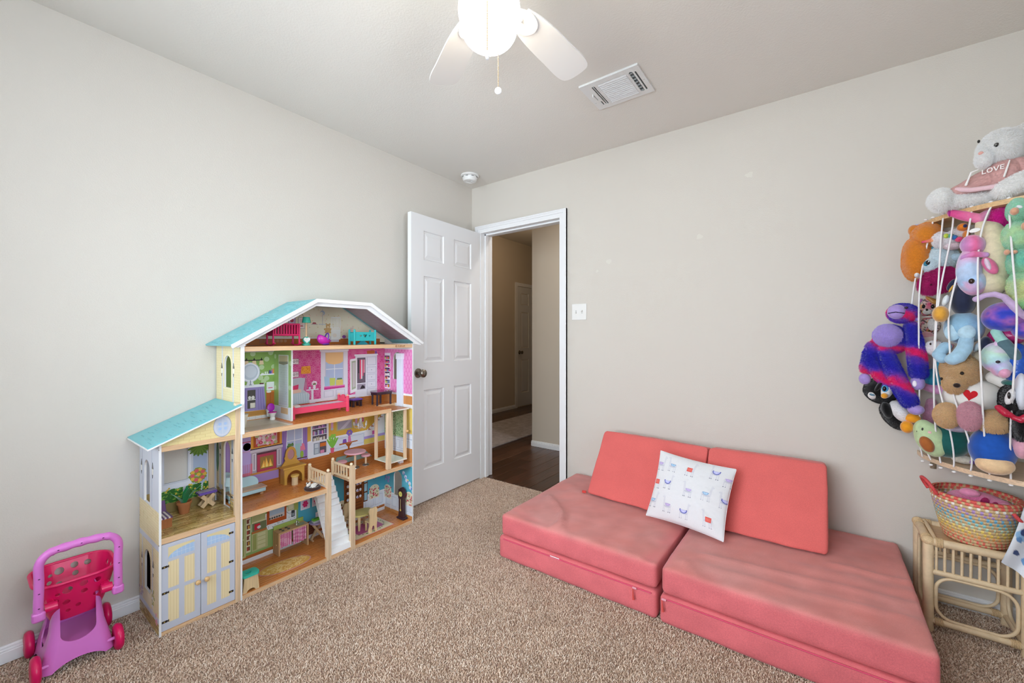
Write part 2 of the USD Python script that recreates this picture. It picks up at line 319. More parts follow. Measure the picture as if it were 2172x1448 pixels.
# six-panel doors: local x along the leaf from the hinge, y out of the shown face, z up
def six_panel_door(name, W, Hd, loc, rotz, color, knob_side):
    d = struct(name)
    p = stage.GetPrimAtPath(d); x = UsdGeom.Xform(p); x.AddTranslateOp().Set(Gf.Vec3d(*loc)); x.AddRotateZOp().Set(rotz)
    st, mid = 0.115, 0.11
    pw = (W - 2 * st - mid) / 2
    rows = [(0.225, 0.79), (0.985, 1.60), (1.715, 1.92)]
    rects = [(st + k * (pw + mid), st + k * (pw + mid) + pw, a, b) for k in (0, 1) for a, b in rows]
    slab = sg.box(0, 0, W, Hd)
    for r in rects: slab = slab.difference(sg.box(r[0], r[2], r[1], r[3]))
    UP = lambda m, y: to_plane(m, (0, y, 0), (1, 0, 0), (0, 0, 1))      # local z of the extrusion goes to -y
    geo(d, 'door_leaf', [(UP(ext(slab, 0.035), 0.0), color), (box(0.02, W - .02, -0.024, -0.011, 0.02, Hd - .02), color)], 'door_paint', smooth=False)
    for r in rects:
        out = []
        for (y, sgn) in ((0.0, -1), (-0.035, 1)):
            x0, x1, z0, z1 = r
            ring = [(0.0, 0.0), (0.004, 0.0075), (0.014, 0.0085), (0.036, 0.0025), (0.040, 0.0025)]
            vs, fs = [], []
            for o, dep in ring:
                vs += [(x0 + o, y + sgn * dep, z0 + o), (x1 - o, y + sgn * dep, z0 + o), (x1 - o, y + sgn * dep, z1 - o), (x0 + o, y + sgn * dep, z1 - o)]
            for k in range(len(ring) - 1):
                for j in range(4):
                    a, b = 4 * k + j, 4 * k + (j + 1) % 4
                    q = (a, b, b + 4, a + 4)
                    fs.append(q if sgn < 0 else q[::-1])
            e = 4 * (len(ring) - 1); fs.append((e, e + 1, e + 2, e + 3) if sgn < 0 else (e + 3, e + 2, e + 1, e))
            f = np.array(fs)
            out.append((trimesh.Trimesh(np.array(vs), np.vstack([f[:, [0, 1, 2]], f[:, [0, 2, 3]]])[:, ::-1] if True else None, process=False), color))
        geo(d, 'door_panel', out, 'door_paint', smooth=False)
    kx, kz = (W - 0.062, 0.915) if knob_side else (0.062, 0.915)
    prof = [(0, 0), (.033, 0), (.034, .003), (.030, .008), (.014, .012), (.0115, .020), (.0115, .030), (.018, .034), (.026, .042), (.0285, .052), (.027, .061), (.020, .067), (.010, .0695), (0, .070)]
    k = [(T(R(lathe(prof), (1, 0, 0), 90 if sg_ < 0 else -90), (kx, y, kz)), '#8d857a') for sg_, y in ((1, 0.0), (-1, -0.035))]
    k = [(T(R(lathe(prof), (1, 0, 0), -90), (kx, 0, kz)), '#8d857a'), (T(R(lathe(prof), (1, 0, 0), 90), (kx, -0.035, kz)), '#8d857a')]
    geo(d, 'door_handle', k, 'steel', label='round satin nickel knob')
    ex = W if knob_side else 0.0
    geo(d, 'latch_plate', (box(ex - .001, ex + .0012, -0.030, -0.005, kz - .03, kz + .03), '#6f665c'), 'steel')
    for z in (0.2, 1.0, 1.8): geo(d, 'hinge', (cyl(.0045, .08, (-.0045 if knob_side else W + .0045, -.004, z)), color), 'door_paint')
    return d
# the leaf stands open at right angles to the back wall, hinged at the left jamb
six_panel_door('door_1', 0.742, 2.030, (DX0 - 0.006, YB - 0.012, 0.014), -88.5, DOORC, True)
# ---------------------------------------------------------------- the hall beyond the door
HX, HC, HY = -4.08, 2.78, 8.2
hw = '#cbbfae'
geo(struct('wall_hall_far'), 'wall_board', (box(HX - .1, HX, YB + TH, HY, -.08, HC), hw), 'wall_paint')
geo(struct('wall_hall_corner'), 'wall_board', (box(-2.518, -0.8, 3.75, HY, -.08, HC), hw), 'wall_paint')
geo(struct('wall_hall_end'), 'wall_board', (box(HX, -2.518, HY, HY + .1, -.08, HC), hw), 'wall_paint')
geo(struct('wall_hall_near'), 'wall_board', (box(HX - .1, XL - TH, YB, YB + TH, -.08, HC), hw), 'wall_paint')
geo(struct('wall_hall_right'), 'wall_board', [(box(-0.8, -0.7, YB + TH, 3.76, -.08, HC), hw), (box(XL - TH, -0.7, YB, YB + TH, H + .1, HC), hw)], 'wall_paint')
geo(struct('ceiling'), 'ceiling_board', (box(HX - .1, -0.7, YB, HY + .1, HC, HC + .08), CEILC), 'ceiling_paint')
baseboard('baseboard_hall_far', (HX, YB + TH), (HX, 5.56), (1, 0))
baseboard('baseboard_hall_corner', (-2.518, 3.75), (-0.8, 3.75), (0, -1))
baseboard('baseboard_hall_side', (-2.518, 3.75), (-2.518, HY), (-1, 0))
fh = struct('floor')
rng = random.Random(11)
wp = 0.125
tones = ['#4a2f22', '#553729', '#402619', '#5d3d2d', '#4e3023']
geo(fh, 'floor_underlay', (box(HX, -0.8, YB + 0.06, HY, -.06, -.012), '#24160f'), 'matte')
for k in range(int((3.28) / wp) + 1):
    x0 = HX + k * wp; y = YB + 0.062 + rng.uniform(-0.9, 0)
    while y < 6.6:
        L = rng.choice((0.9, 1.2, 0.7, 1.05)); a, b = max(y, YB + 0.062), min(y + L, 6.6)
        if b - a > 0.03:
            geo(fh, 'plank', (box(x0 + .0011, min(x0 + wp, -0.8) - .0011, a + .001, b - .001, -.012, -.001, 0.0015), tones[rng.randrange(5)]), 'floor_wood', smooth=False)
        y += L
geo(fh, 'plank_field', (box(HX, -2.5, 6.6, HY, -.012, -.001), tones[0]), 'floor_wood', kind='stuff')
# far door and its casing
tr2 = struct('trim_2')
dy0, dy1 = 5.62, 6.40
geo(tr2, 'door_casing', [(box(HX, HX + .016, dy0 - .058, dy0, 0, DZ + .058), TRIMC), (box(HX, HX + .016, dy1, dy1 + .058, 0, DZ + .058), TRIMC), (box(HX, HX + .016, dy0, dy1, DZ, DZ + .058), TRIMC)], 'trim_paint')
six_panel_door('door_2', dy1 - dy0, DZ - .02, (HX + .008, dy1, .015), -90, '#d9d9da', True)
# runner rug
t = thing('runner_rug', 'pale lilac grey patterned runner rug on the dark hall floor', 'rug', (-3.2, 4.7, 0))
geo(t, 'rug_pile', (box(-.40, .40, -1.75, 1.75, -.001, .010, .004), '#b9b2b4'), 'rug')
geo(t, 'rug_border', [(box(-.405, -.385, -1.755, 1.755, -.001, .011, .003), '#a49da0'), (box(.385, .405, -1.755, 1.755, -.001, .011, .003), '#a49da0')], 'rug')
t = thing('ceiling_lamp', 'dark metal hall ceiling lamp with a glowing bulb', 'lamp', (-3.02, 4.66, HC))
geo(t, 'lamp_base', (R(lathe([(0, 0), (.07, 0), (.07, .02), (.03, .03), (.012, .05), (.012, .075), (.03, .08), (.03, .10), (0, .10)]), (1, 0, 0), 180), '#33302c'), 'satin')
geo(t, 'bulb', (ball((.03, .03, .038), (0, 0, -.125)), '#ffffff'), 'bulb')
L = UsdLux.SphereLight.Define(stage, t + '/lamp_light'); L.CreateRadiusAttr(.045); L.CreateIntensityAttr(40.0); L.CreateColorAttr((1.0, .74, .48)); L.AddTranslateOp().Set((0, 0, -.23))

t = thing('hall_ceiling_light', 'round flush white ceiling light in the hall', 'lamp', (-1.35, 3.30, HC))
geo(t, 'lamp_rim', (R(lathe([(.13, 0), (.16, 0), (.16, .03), (.13, .035)], 40), (1, 0, 0), 180), '#e6e6e4'), 'satin')
L = UsdLux.DiskLight.Define(stage, t + '/lamp_light'); L.CreateRadiusAttr(.13); L.CreateIntensityAttr(36.0); L.CreateColorAttr((1.0, .95, .88)); L.AddTranslateOp().Set((0, 0, -.036))
# ---------------------------------------------------------------- fixtures: ceiling fan, vent, smoke detector, light switch
FX, FY = -0.782, 0.938
t = thing('ceiling_fan', 'white ceiling fan with a lit frosted globe and two pull chains', 'ceiling fan', (FX, FY, 0))
WHITE = '#ece9e4'
geo(t, 'motor_housing', (lathe([(0, 2.44), (.075, 2.44), (.08, 2.42), (.06, 2.395), (.055, 2.385), (.10, 2.375), (.118, 2.35), (.12, 2.30), (.115, 2.262), (.095, 2.245), (.055, 2.235), (.0, 2.235)][::-1], 40), WHITE), 'satin')
geo(t, 'light_fitter', (lathe([(0, 2.172), (.045, 2.172), (.055, 2.18), (.06, 2.20), (.055, 2.235), (0, 2.236)], 32), WHITE), 'satin')
gz = [(.0, 2.028), (.02, 2.029), (.045, 2.036), (.064, 2.049), (.077, 2.066), (.083, 2.084), (.0855, 2.100), (.089, 2.118), (.0915, 2.138), (.0895, 2.157), (.081, 2.174), (.066, 2.186), (.05, 2.191), (.04, 2.1915)]
from scipy.interpolate import CubicSpline
gq = np.array(gz); gd = np.r_[0, np.cumsum(np.linalg.norm(np.diff(gq, axis=0), axis=1))]
gp = CubicSpline(gd, gq)(np.linspace(0, gd[-1], 40)); gp[0] = gq[0]
geo(t, 'globe', (lathe(np.abs(gp), 48), '#fff4e0'), 'globe', smooth=True)
outline = sg.Polygon(spline([(0.150, -.036), (.19, -.046), (.28, -.056), (.40, -.060), (.485, -.060), (.512, -.050), (.522, -.02), (.522, .02), (.512, .050), (.485, .060), (.40, .060), (.28, .056), (.19, .046), (.150, .036)], 70))
for deg in (88.2, 151.6, 225.0, 298.0, 13.0):
    bl = R(T(ext(outline, .006), (0, 0, -.003)), (1, 0, 0), -11)
    M = lambda m: T(R(m, (0, 0, 1), deg), (0, 0, 2.213))
    geo(t, 'blade', (M(bl), '#e4e1dd'), 'satin', smooth=25)
    arm = sg.Polygon(spline([(.085, -.017), (.12, -.020), (.15, -.034), (.185, -.036), (.215, -.022), (.225, 0), (.215, .022), (.185, .036), (.15, .034), (.12, .020), (.085, .017)], 50)).difference(sg.box(.135, -.006, .185, .006))
    a = R(T(ext(arm, .007), (0, 0, -.011)), (1, 0, 0), -11)
    arm2 = tube(spline([(.05, 0, .035), (.085, 0, .028), (.12, 0, -.004), (.15, 0, -.007)], 12), .012, 8)
    geo(t, 'blade_arm', [(M(a), WHITE), (M(arm2), WHITE)], 'satin', smooth=40)
def chain(name, x, y, z0, z1, fob, beadc):
    parts = [(ball(.0019, (x, y, z), 1), beadc) for z in np.arange(z1, z0, .0046)]
    geo(t, name, parts, 'steel', kind='stuff')
    geo(t, name.replace('chain', 'chain_fob'), fob, 'satin')
chain('pull_chain', .058, -.078, 2.25, 1.955, [(T(lathe([(0, 0), (.004, .001), (.0055, .010), (.004, .021), (.002, .024), (0, .024)], 14), (.058, -.078, 1.930)), '#dcdcdc')], '#c9a36a')
chain('pull_chain', .010, .030, 2.19, 1.925, [(T(S(ball(.0105), (1, 1, .92)), (.010, .030, 1.914)), '#f1efec')], '#d5b58a')
# vent
vx0, vx1, vy0, vy1 = -.972, -.672, 1.868, 2.118
t = thing('ceiling_vent', 'white metal air vent with slanted louvers in the ceiling', 'vent', ((vx0 + vx1) / 2, (vy0 + vy1) / 2, H))
w2, d2 = (vx1 - vx0) / 2, (vy1 - vy0) / 2
VC = '#e2e2e1'
fr = sg.box(-w2, -d2, w2, d2)
fr = fr.difference(rect(-.065, .082, -.092, .092, .012)).difference(rect(.094, .112, -.092, .092, .008)).difference(rect(.120, .128, -.085, .09, .004)).difference(rect(-.098, -.082, -.092, .092, .008)).difference(rect(-.112, -.105, .05, .092, .003)).difference(rect(-.119, -.116, -.03, .035, .001))
geo(t, 'frame', [(T(ext(fr, .004), (0, 0, -.010)), VC), (T(ext(sg.box(-w2, -d2, w2, d2).difference(sg.box(-w2 + .004, -d2 + .004, w2 - .004, d2 - .004)), .0058), (0, 0, -.006)), VC)], 'satin', smooth=False)
geo(t, 'duct', (box(-.13, .13, -.105, .105, -.0015, -.0003), '#7d8182'), 'matte')
for y in np.linspace(-.086, .084, 12):
    geo(t, 'louver', (T(R(box(-.064, .081, -.0075, .0075, -.0008, .0008), (1, 0, 0), -32), (0, y, -.0085)), '#e0e1e1'), 'satin')
for y in np.linspace(-.08, .08, 7):
    geo(t, 'side_louver', (T(R(box(.095, .111, -.008, .008, -.0006, .0006), (1, 0, 0), 55), (0, y, -.0085)), '#b9bbbb'), 'satin')
geo(t, 'side_louver', (T(R(box(-.008, .008, -.09, .09, -.0006, .0006), (0, 1, 0), 40), (-.09, 0, -.0085)), '#d5d6d6'), 'satin')
geo(t, 'lever', [(box(-.120, -.115, -.033, -.022, -.024, -.008, .001), '#e8e8e8')], 'satin')
for x, y in ((.138, 0), (-.138, .05)): geo(t, 'screw', (cyl(.003, .0015, (x, y, -.0113)), '#cfcfcf'), 'satin')
# smoke detector
t = thing('smoke_detector', 'round white smoke detector on the ceiling near the corner', 'smoke detector', (-2.185, 2.385, H))
geo(t, 'mounting_plate', (R(lathe([(0, 0), (.068, 0), (.071, .003), (.071, .010), (.066, .014), (0, .014)], 40), (1, 0, 0), 180), '#e9e9e7'), 'satin')
geo(t, 'sensor_body', (R(T(lathe([(0, 0), (.054, 0), (.058, .004), (.056, .020), (.048, .034), (.040, .037), (.030, .037), (.026, .034), (0, .034)], 40), (0, 0, .014)), (1, 0, 0), 180), '#e9e9e7'), 'satin')
for a in range(200, 420, 45): geo(t, 'sensor_slot', (R(box(.052, .0585, -.010, .010, -.022, -.018), (0, 0, 1), a), '#5a5a58'), 'matte')
geo(t, 'test_button', (R(T(lathe([(0, 0), (.011, 0), (.010, .003), (0, .004)], 20), (.012, -.012, .048)), (1, 0, 0), 180), '#dededc'), 'satin')
# light switch
t = thing('light_switch', 'white double toggle light switch plate by the door', 'light switch', (-1.356, YB, 1.357))
pl = box(-.057, .057, -.006, -.0005, -.057, .057, .003)
geo(t, 'switch_plate', (pl, '#e6e5e2'), 'satin', smooth=False)
for x, up in ((-.0235, -1), (.0235, 1)):
    geo(t, 'toggle', [(box(x - .0052, x + .0052, -.0066, -.005, -.012, .012), '#c3c2bf'), (T(R(box(-.0042, .0042, -.012, 0, -.004, .004, .001), (1, 0, 0), -25 * up), (x, -.005, .002 * up)), '#e3e2de')], 'satin')
    for z in (-.0303, .0303): geo(t, 'screw', (cyl(.003, .001, (x, -.0058, z), 'y'), '#b9b8b5'), 'satin')
# ---------------------------------------------------------------- the dollhouse, against the left wall
DO = V([-2.215, 1.10, 0.0])
dh = thing('dollhouse', 'tall open-front wooden dollhouse with teal roofs and printed rooms', 'dollhouse', DO)
XF, XK = -2.075, -2.360                                   # its front and the inner face of its back
YL, YM, YR = 0.473, 0.757, 1.728                          # wing left, main left, main right panels
def dg(parent, name, pieces, mat='matte', smooth=25, label=None, kind=None):
    pieces = [pieces] if isinstance(pieces, tuple) else pieces
    return geo(parent, name, [(T(m, -DO), c) for m, c in pieces], mat, smooth, label, kind)
on_back = lambda x: (lambda m: to_plane(m, (x, 0, 0), (0, 1, 0), (0, 0, 1)))          # (y, z) on a plane facing +x
on_left = lambda y: (lambda m: to_plane(m, (0, y, 0), (1, 0, 0), (0, 0, 1)))          # (x, z) on a plane facing -y
on_floor = lambda z: (lambda m: to_plane(m, (0, 0, z), (1, 0, 0), (0, 1, 0)))         # (x, y) on a plane facing +z
P = sg.Polygon
def B(x0, y0, x1, y1): return sg.box(min(x0, x1), min(y0, y1), max(x0, x1), max(y0, y1))
def disc(x, y, r, ry=None): return affinity.scale(sg.Point(x, y).buffer(r, quad_segs=5), 1, (ry or r) / r)
lay = {}
def pr(parent, plane, name, items, mat='print', clip=None):
    """One printed motif: flat coloured shapes, each a hair above the one before."""
    out = []
    ground = any(k in name for k in ('wallpaper', 'siding', 'floor', 'arch_wall', 'shower', 'panelling', 'door_frame', 'stone', 'tiles'))
    lay[parent] = lay.get(parent, 0) + (not ground)
    base, step = (.0003, .00011) if ground else (.0013 + .00003 * (lay[parent] % 12), .00013)
    for i, (poly, col) in enumerate(items):
        if isinstance(poly, (list, tuple)): poly = shapely.union_all(list(poly))
        if clip is not None: poly = poly.intersection(clip)
        poly = poly.buffer(0)
        if poly.is_empty: continue
        g = [q for q in getattr(poly, 'geoms', [poly]) if q.geom_type == 'Polygon' and q.area > 1e-8]
        if g: out.append((plane(ext(sg.MultiPolygon(g), base + step * i)), col))
    if out: dg(parent, name, out, mat, smooth=False)
rg = random.Random(3)
PINE, MAPLE, WHT = '#d9b48c', '#d8bd9c', '#e8e8e8'
# side panels with arched windows
def arch(x0, x1, z0, z1):
    r = (x1 - x0) / 2
    return B(x0, z0, x1, z1 - r).union(disc((x0 + x1) / 2, z1 - r, r, r))
def siding(poly, step, seed):
    q = random.Random(seed); x0, y0, x1, y1 = poly.bounds; o = []
    for z in np.arange(y0 + step, y1, step):
        o.append(B(x0, z, x1, z + .0008))
        for _ in range(int((x1 - x0) / .05)): x = q.uniform(x0, x1); o.append(B(x, z, x + .0008, z + step))
    return shapely.union_all(o).intersection(poly)
def lantern(x, z):
    return [(P([(x - .009, z - .022), (x + .009, z - .022), (x, z + .004)]), '#55534f'), (P([(x - .008, z - .022), (x + .008, z - .022), (x + .005, z - .045), (x - .005, z - .045)]), '#e3e0d4'), (P([(x - .004, z - .045), (x + .004, z - .045), (x, z - .06)]), '#55534f')]
YEL, YLINE, GRY = '#dfcfa2', '#cbb98a', '#c5cad6'
STONE = ['#c9aa66', '#b8955a', '#d9bf80', '#a5854a', '#c4a468']
def stones(region, w, h, seed, gap=.0016, horiz=True):
    q = random.Random(seed); x0, y0, x1, y1 = region.bounds; o = {c: [] for c in STONE}
    y = y0
    while y < y1:
        hh = h * q.uniform(.7, 1.3); x = x0 - q.uniform(0, w)
        while x < x1:
            ww = w * q.uniform(.6, 1.5); o[STONE[q.randrange(5)]].append(B(x + gap, y + gap, x + ww - gap, y + hh - gap)); x += ww
        y += hh
    return [(region, '#6f5a30')] + [(shapely.union_all(v).intersection(region), c) for c, v in o.items() if v]
w1, w2_ = arch(-2.288, -2.204, .490, .668), arch(-2.280, -2.193, .127, .297)
pan = B(XK, 0, XF, .752).difference(w1).difference(w2_)
pp = dg(dh, 'side_panel', (to_plane(ext(pan, .0075), (0, YL + .0075, 0), (1, 0, 0), (0, 0, 1)), WHT), 'satin', False)
F = on_left(YL)
pr(pp, F, 'printed_siding', [(B(XK, .488, XF - .002, .75), GRY), (B(XK, .357, XF - .002, .488), YEL), (B(XK, .05, XF - .002, .335), YEL), (B(XK, .335, XF - .002, .357), GRY),
    (siding(B(XK, .357, XF - .002, .488), .011, 1).union(siding(B(XK, .07, XF - .002, .335), .011, 2)), YLINE), ([B(-2.318, .49, -2.308, .75), B(-2.178, .49, -2.168, .75)], '#b4bac9'), ([B(-2.318, .07, -2.308, .335), B(-2.168, .07, -2.158, .335)], GRY)], 'print', pan)
pr(pp, F, 'printed_stone', stones(B(XK, 0.004, XF - .002, .052), .03, .012, 4) + [(B(XK, .052, XF - .002, .072), '#c0c4d2')], 'print', pan)
pr(pp, F, 'printed_flower', [([disc(-2.155 + rg.uniform(-.02, .02), .10 + rg.uniform(0, .06), .006) for _ in range(16)], '#a09a52'), ([disc(-2.11 + rg.uniform(-.008, .008), .06 + rg.uniform(-.02, .02), .006) for _ in range(6)], '#d890a8'), ([disc(-2.34 + rg.uniform(-.02, .04), .085 + rg.uniform(-.01, .03), .006) for _ in range(14)], '#b6a3b4')], 'print', pan)
for x, z in ((-2.327, .655), (-2.160, .668), (-2.318, .262), (-2.152, .272)): pr(pp, F, 'printed_lantern', lantern(x, z), 'print', pan)
# main left panel: outside above the wing, arch between the wing and the living room
w3, w4 = arch(-2.262, -2.180, .943, 1.092), arch(-2.270, -2.192, .384, .690)
pan = B(XK, 0, XF, 1.138).difference(w3).difference(w4)
pm = dg(dh, 'side_panel', (to_plane(ext(pan, .0075), (0, YM + .0075, 0), (1, 0, 0), (0, 0, 1)), WHT), 'satin', False)
F = on_left(YM)
up = B(XK, .79, XF - .002, 1.138)
pr(pm, F, 'printed_siding', [(up, YEL), (siding(up, .012, 5), YLINE), ([B(-2.292, .8, -2.280, 1.138), B(-2.162, .8, -2.150, 1.138)], GRY), (arch(-2.272, -2.170, .935, 1.102), '#e6d9b0')], 'print', pan)
for x, z in ((-2.290, 1.052), (-2.150, 1.056)): pr(pm, F, 'printed_lantern', lantern(x, z), 'print', pan)
low = B(XK, .385, XF - .03, .735)
pr(pm, F, 'printed_arch_wall', [(low, YEL), (siding(low, .012, 6), YLINE), ([B(-2.325, .42, -2.300, .735), B(-2.178, .42, -2.150, .735)], GRY), ([B(-2.33, .455, -2.283, .475), B(-2.178, .455, -2.15, .475)], '#b9c0cf'), (disc(-2.345, .60, .016, .075), '#3f6b2f'), (B(-2.347, .47, -2.343, .53), '#6d4c2a')], 'print', pan)
pr(pm, F, 'printed_stone', stones(B(XK, .385, XF - .03, .455), .022, .014, 8), 'print', pan)
for x, z in ((-2.311, .664), (-2.165, .664)): pr(pm, F, 'printed_lantern', lantern(x, z), 'print', pan)
# main right panel, printed inside
w5, w6 = arch(-2.268, -2.178, .903, 1.082), arch(-2.262, -2.178, .138, .302)
pan = B(XK, 0, XF, 1.138).difference(w5).difference(w6)
pq = dg(dh, 'side_panel', (to_plane(ext(pan, .0075), (0, YR + .0075, 0), (1, 0, 0), (0, 0, 1)), WHT), 'satin', False)
F = on_left(YR)
PINKC, PLINE = '#d9559a', '#eeb0d2'
def flower_net(region, step, r, width, seed):
    x0, y0, x1, y1 = region.bounds; o = []
    for i, y in enumerate(np.arange(y0, y1 + step, step * .86)):
        for x in np.arange(x0 - step, x1 + step, step):
            cx = x + (step / 2 if i % 2 else 0)
            for k in range(8):
                a = k * math.pi / 4
                e = affinity.rotate(affinity.scale(sg.Point(0, 0).buffer(1, quad_segs=3), r * .36, r * .17), math.degrees(a), origin=(0, 0))
                e = affinity.translate(e, cx + r * .56 * math.cos(a), y + r * .56 * math.sin(a))
                o.append(e.difference(e.buffer(-width)))
            o.append(sg.Point(cx, y).buffer(width * 1.6, quad_segs=2))
            d = sg.Point(cx + step / 2, y + step * .43).buffer(r * .28, quad_segs=3); o.append(d.difference(d.buffer(-width)))
    return shapely.union_all(o).intersection(region)
r3 = B(XK, .815, XF - .001, 1.112)
pr(pq, F, 'printed_wallpaper', [(r3, '#dc76b4'), (flower_net(r3, .030, .0150, .0008, 1), '#efb8da'), (B(XK, 1.10, XF - .001, 1.114), '#e3dfe6'), (B(XK, .803, XF - .001, .816), '#ecebf0'), (B(XK, .748, XF - .001, .803), '#c98a52')], 'print', pan)
shelf_items = []
q = random.Random(9)
for k in range(8):
    z = .845 + k * .027
    shelf_items.append((B(-2.352, z, -2.304, z + .022), '#4a3f58'))
    x = -2.350
    while x < -2.31:
        w = q.uniform(.008, .018); shelf_items.append((B(x, z, x + w, z + q.uniform(.010, .018)), q.choice(['#e0912d', '#d94f9a', '#f0f0ee', '#6f8fb5', '#c94f5a', '#b9cf6a', '#f3d9c0']))); x += w + .002
pr(pq, F, 'printed_bookcase', [(B(-2.358, .836, -2.298, 1.074), '#e6e6ee')] + shelf_items, 'print', pan)
pr(pq, F, 'printed_ironing_board', [(affinity.scale(disc(-2.320, .90, .02), 1, 3.4), '#dfe3ea')], 'print', pan)
r2 = B(XK, .375, XF - .001, .725)
leaf = [disc(q.uniform(-2.355, -2.16), q.uniform(.53, .72), .004, .0025) for _ in range(230)]
pr(pq, F, 'printed_wallpaper', [(r2, '#a9c495'), (leaf, '#5e8a54'), (B(XK, .43, XF - .001, .528), '#dfe4ee'), (B(-2.142, .56, XF - .001, .725), '#e2c668'), (B(-2.142, .47, XF - .001, .56), '#dde3ee'), ([B(XK, .522, XF - .001, .530), B(XK, .44, XF - .001, .445), B(-2.142, .555, XF - .001, .562)], '#c3cad9'), ([P([(x, .455), (x + .03, .455), (x + .03, .512), (x, .512)]).difference(P([(x + .003, .458), (x + .027, .458), (x + .027, .509), (x + .003, .509)])) for x in (-2.35, -2.31, -2.27, -2.23, -2.19, -2.125)], '#bcc4d4'), (B(-2.142, .375, XF - .001, .468), '#c68a50'), (B(XK, .375, -2.142, .43), '#c0854c')], 'print', pan)
r1 = B(XK, .02, XF - .001, .352)
pr(pq, F, 'printed_wallpaper', [(r1, '#5cb3c9'), (B(XK, .04, XF - .001, .143), '#dfe6f0'), (B(XK, .140, XF - .001, .149), '#eef1f6'), ([B(x, .06, x + .045, .125).difference(B(x + .003, .063, x + .042, .122)) for x in (-2.34, -2.28, -2.22, -2.16, -2.10)], '#bfc8d8'), (B(XK, .02, XF - .001, .04), '#c68a50')], 'print', pan)
def chair_print(x, z, w=.035):
    q = random.Random(int(x * 1000)); b = B(x - w, z - .045, x + w, z + .01).union(disc(x, z + .01, w, .03)).intersection(B(x - w, z - .045, x + w, z + .05))
    return [(b.buffer(.003), '#efe6d0'), (b, '#e7dcc0'), ([disc(x + q.uniform(-w, w), z + q.uniform(-.04, .03), .0045) for _ in range(22)], '#d0405a'), ([disc(x + q.uniform(-w, w), z + q.uniform(-.04, .03), .003) for _ in range(18)], '#77904f'), ([B(x - w, z - .115, x - w + .003, z - .045), B(x + w - .003, z - .115, x + w, z - .045)], '#eef0f4')]
pr(pq, F, 'printed_chair', chair_print(-2.325, .150), 'print', pan); pr(pq, F, 'printed_chair', chair_print(-2.105, .148), 'print', pan)
pr(pq, F, 'printed_blossom', [([disc(-2.16 + .018 * k + q.uniform(-.008, .008), .30 - .020 * k + q.uniform(-.01, .01), .012) for k in range(6)], '#d9dcef'), ([disc(-2.155 + .018 * k, .295 - .020 * k, .006) for k in range(5)], '#7f83c9'), ([disc(-2.117, .262, .006), disc(-2.10, .235, .006)], '#e8d17a'), ([disc(-2.33 + q.uniform(-.015, .02), .24 + q.uniform(-.03, .02), .008) for _ in range(7)], '#a991cf')], 'print', pan)
# back panels, one for each room
def room_back(y0, y1, z0, z1, col, cut=None):
    p = B(y0, z0, y1, z1)
    if cut is not None: p = p.difference(cut)
    return dg(dh, 'back_panel', (to_plane(ext(p, .007), (XK - .007, 0, 0), (0, 1, 0), (0, 0, 1)), col), 'print', False), on_back(XK), p
# -- wing porch
bk, F, clip = room_back(YL + .0075, YM, .378, .752, '#cfd3de', B(.556, .518, .643, .668))
pr(bk, F, 'printed_door_frame', [(B(.545, .49, .655, .70).difference(B(.551, .51, .648, .70)), '#dfe1ea'), (B(.655, .47, .724, .72), '#c9ced9'), (B(.663, .485, .718, .70), '#aab9d2'), ([B(.482, .38, .545, .49)], '#c5a86c'), (B(.482, .384, .75, .45), '#8f7a4a')], 'print', clip)
leafcol = ['#3f7f2f', '#5b9a36', '#7fae48', '#2f6a2c']
for c0, wdt in ((.575, .09), (.665, .05), (.72, .03)):
    pr(bk, F, 'printed_bush', [([disc(c0 + q.uniform(-wdt / 2, wdt / 2), q.uniform(.43, .485), q.uniform(.004, .008), .004) for _ in range(60)], c) for c in leafcol] + [([disc(c0 + q.uniform(-wdt / 2, wdt / 2), q.uniform(.44, .50), .004) for _ in range(8)], '#d8b84a')], 'print', clip)
pr(bk, F, 'printed_palm', [([affinity.rotate(affinity.translate(disc(0, 0, .006, .026), .689, .640), a, origin=(.689, .665)) for a in (-75, -50, -28, -8, 12, 32, 55, 78)], '#5a7d2a'), ([affinity.rotate(affinity.translate(disc(0, 0, .003, .022), .689, .642), a, origin=(.689, .665)) for a in (-62, -38, -18, 2, 22, 44, 66)], '#6f9436')], 'print', clip)
tr_ = [(.682 + .033 * q.random() ** .5 * math.cos(a), .527 + .033 * q.random() ** .5 * math.sin(a)) for a in np.linspace(0, 6.28 * 6, 90)]
pr(bk, F, 'printed_flower_tree', [(B(.680, .455, .684, .50), '#3d3126'), ([disc(x, y, .0055) for x, y in tr_], '#8f9a3e'), ([disc(.682 + .026 * math.cos(a), .527 + .026 * math.sin(a), .008) for a in np.arange(0, 6.2, 1.25)] + [disc(.684, .529, .008)], '#e3b54a'), ([disc(.682 + .022 * math.cos(a), .527 + .022 * math.sin(a), .0085) for a in np.arange(.6, 6.2, 1.25)], '#d9606a')], 'print', clip)
room_back(YL + .0075, YM, .0, .36, '#3a2f2a')
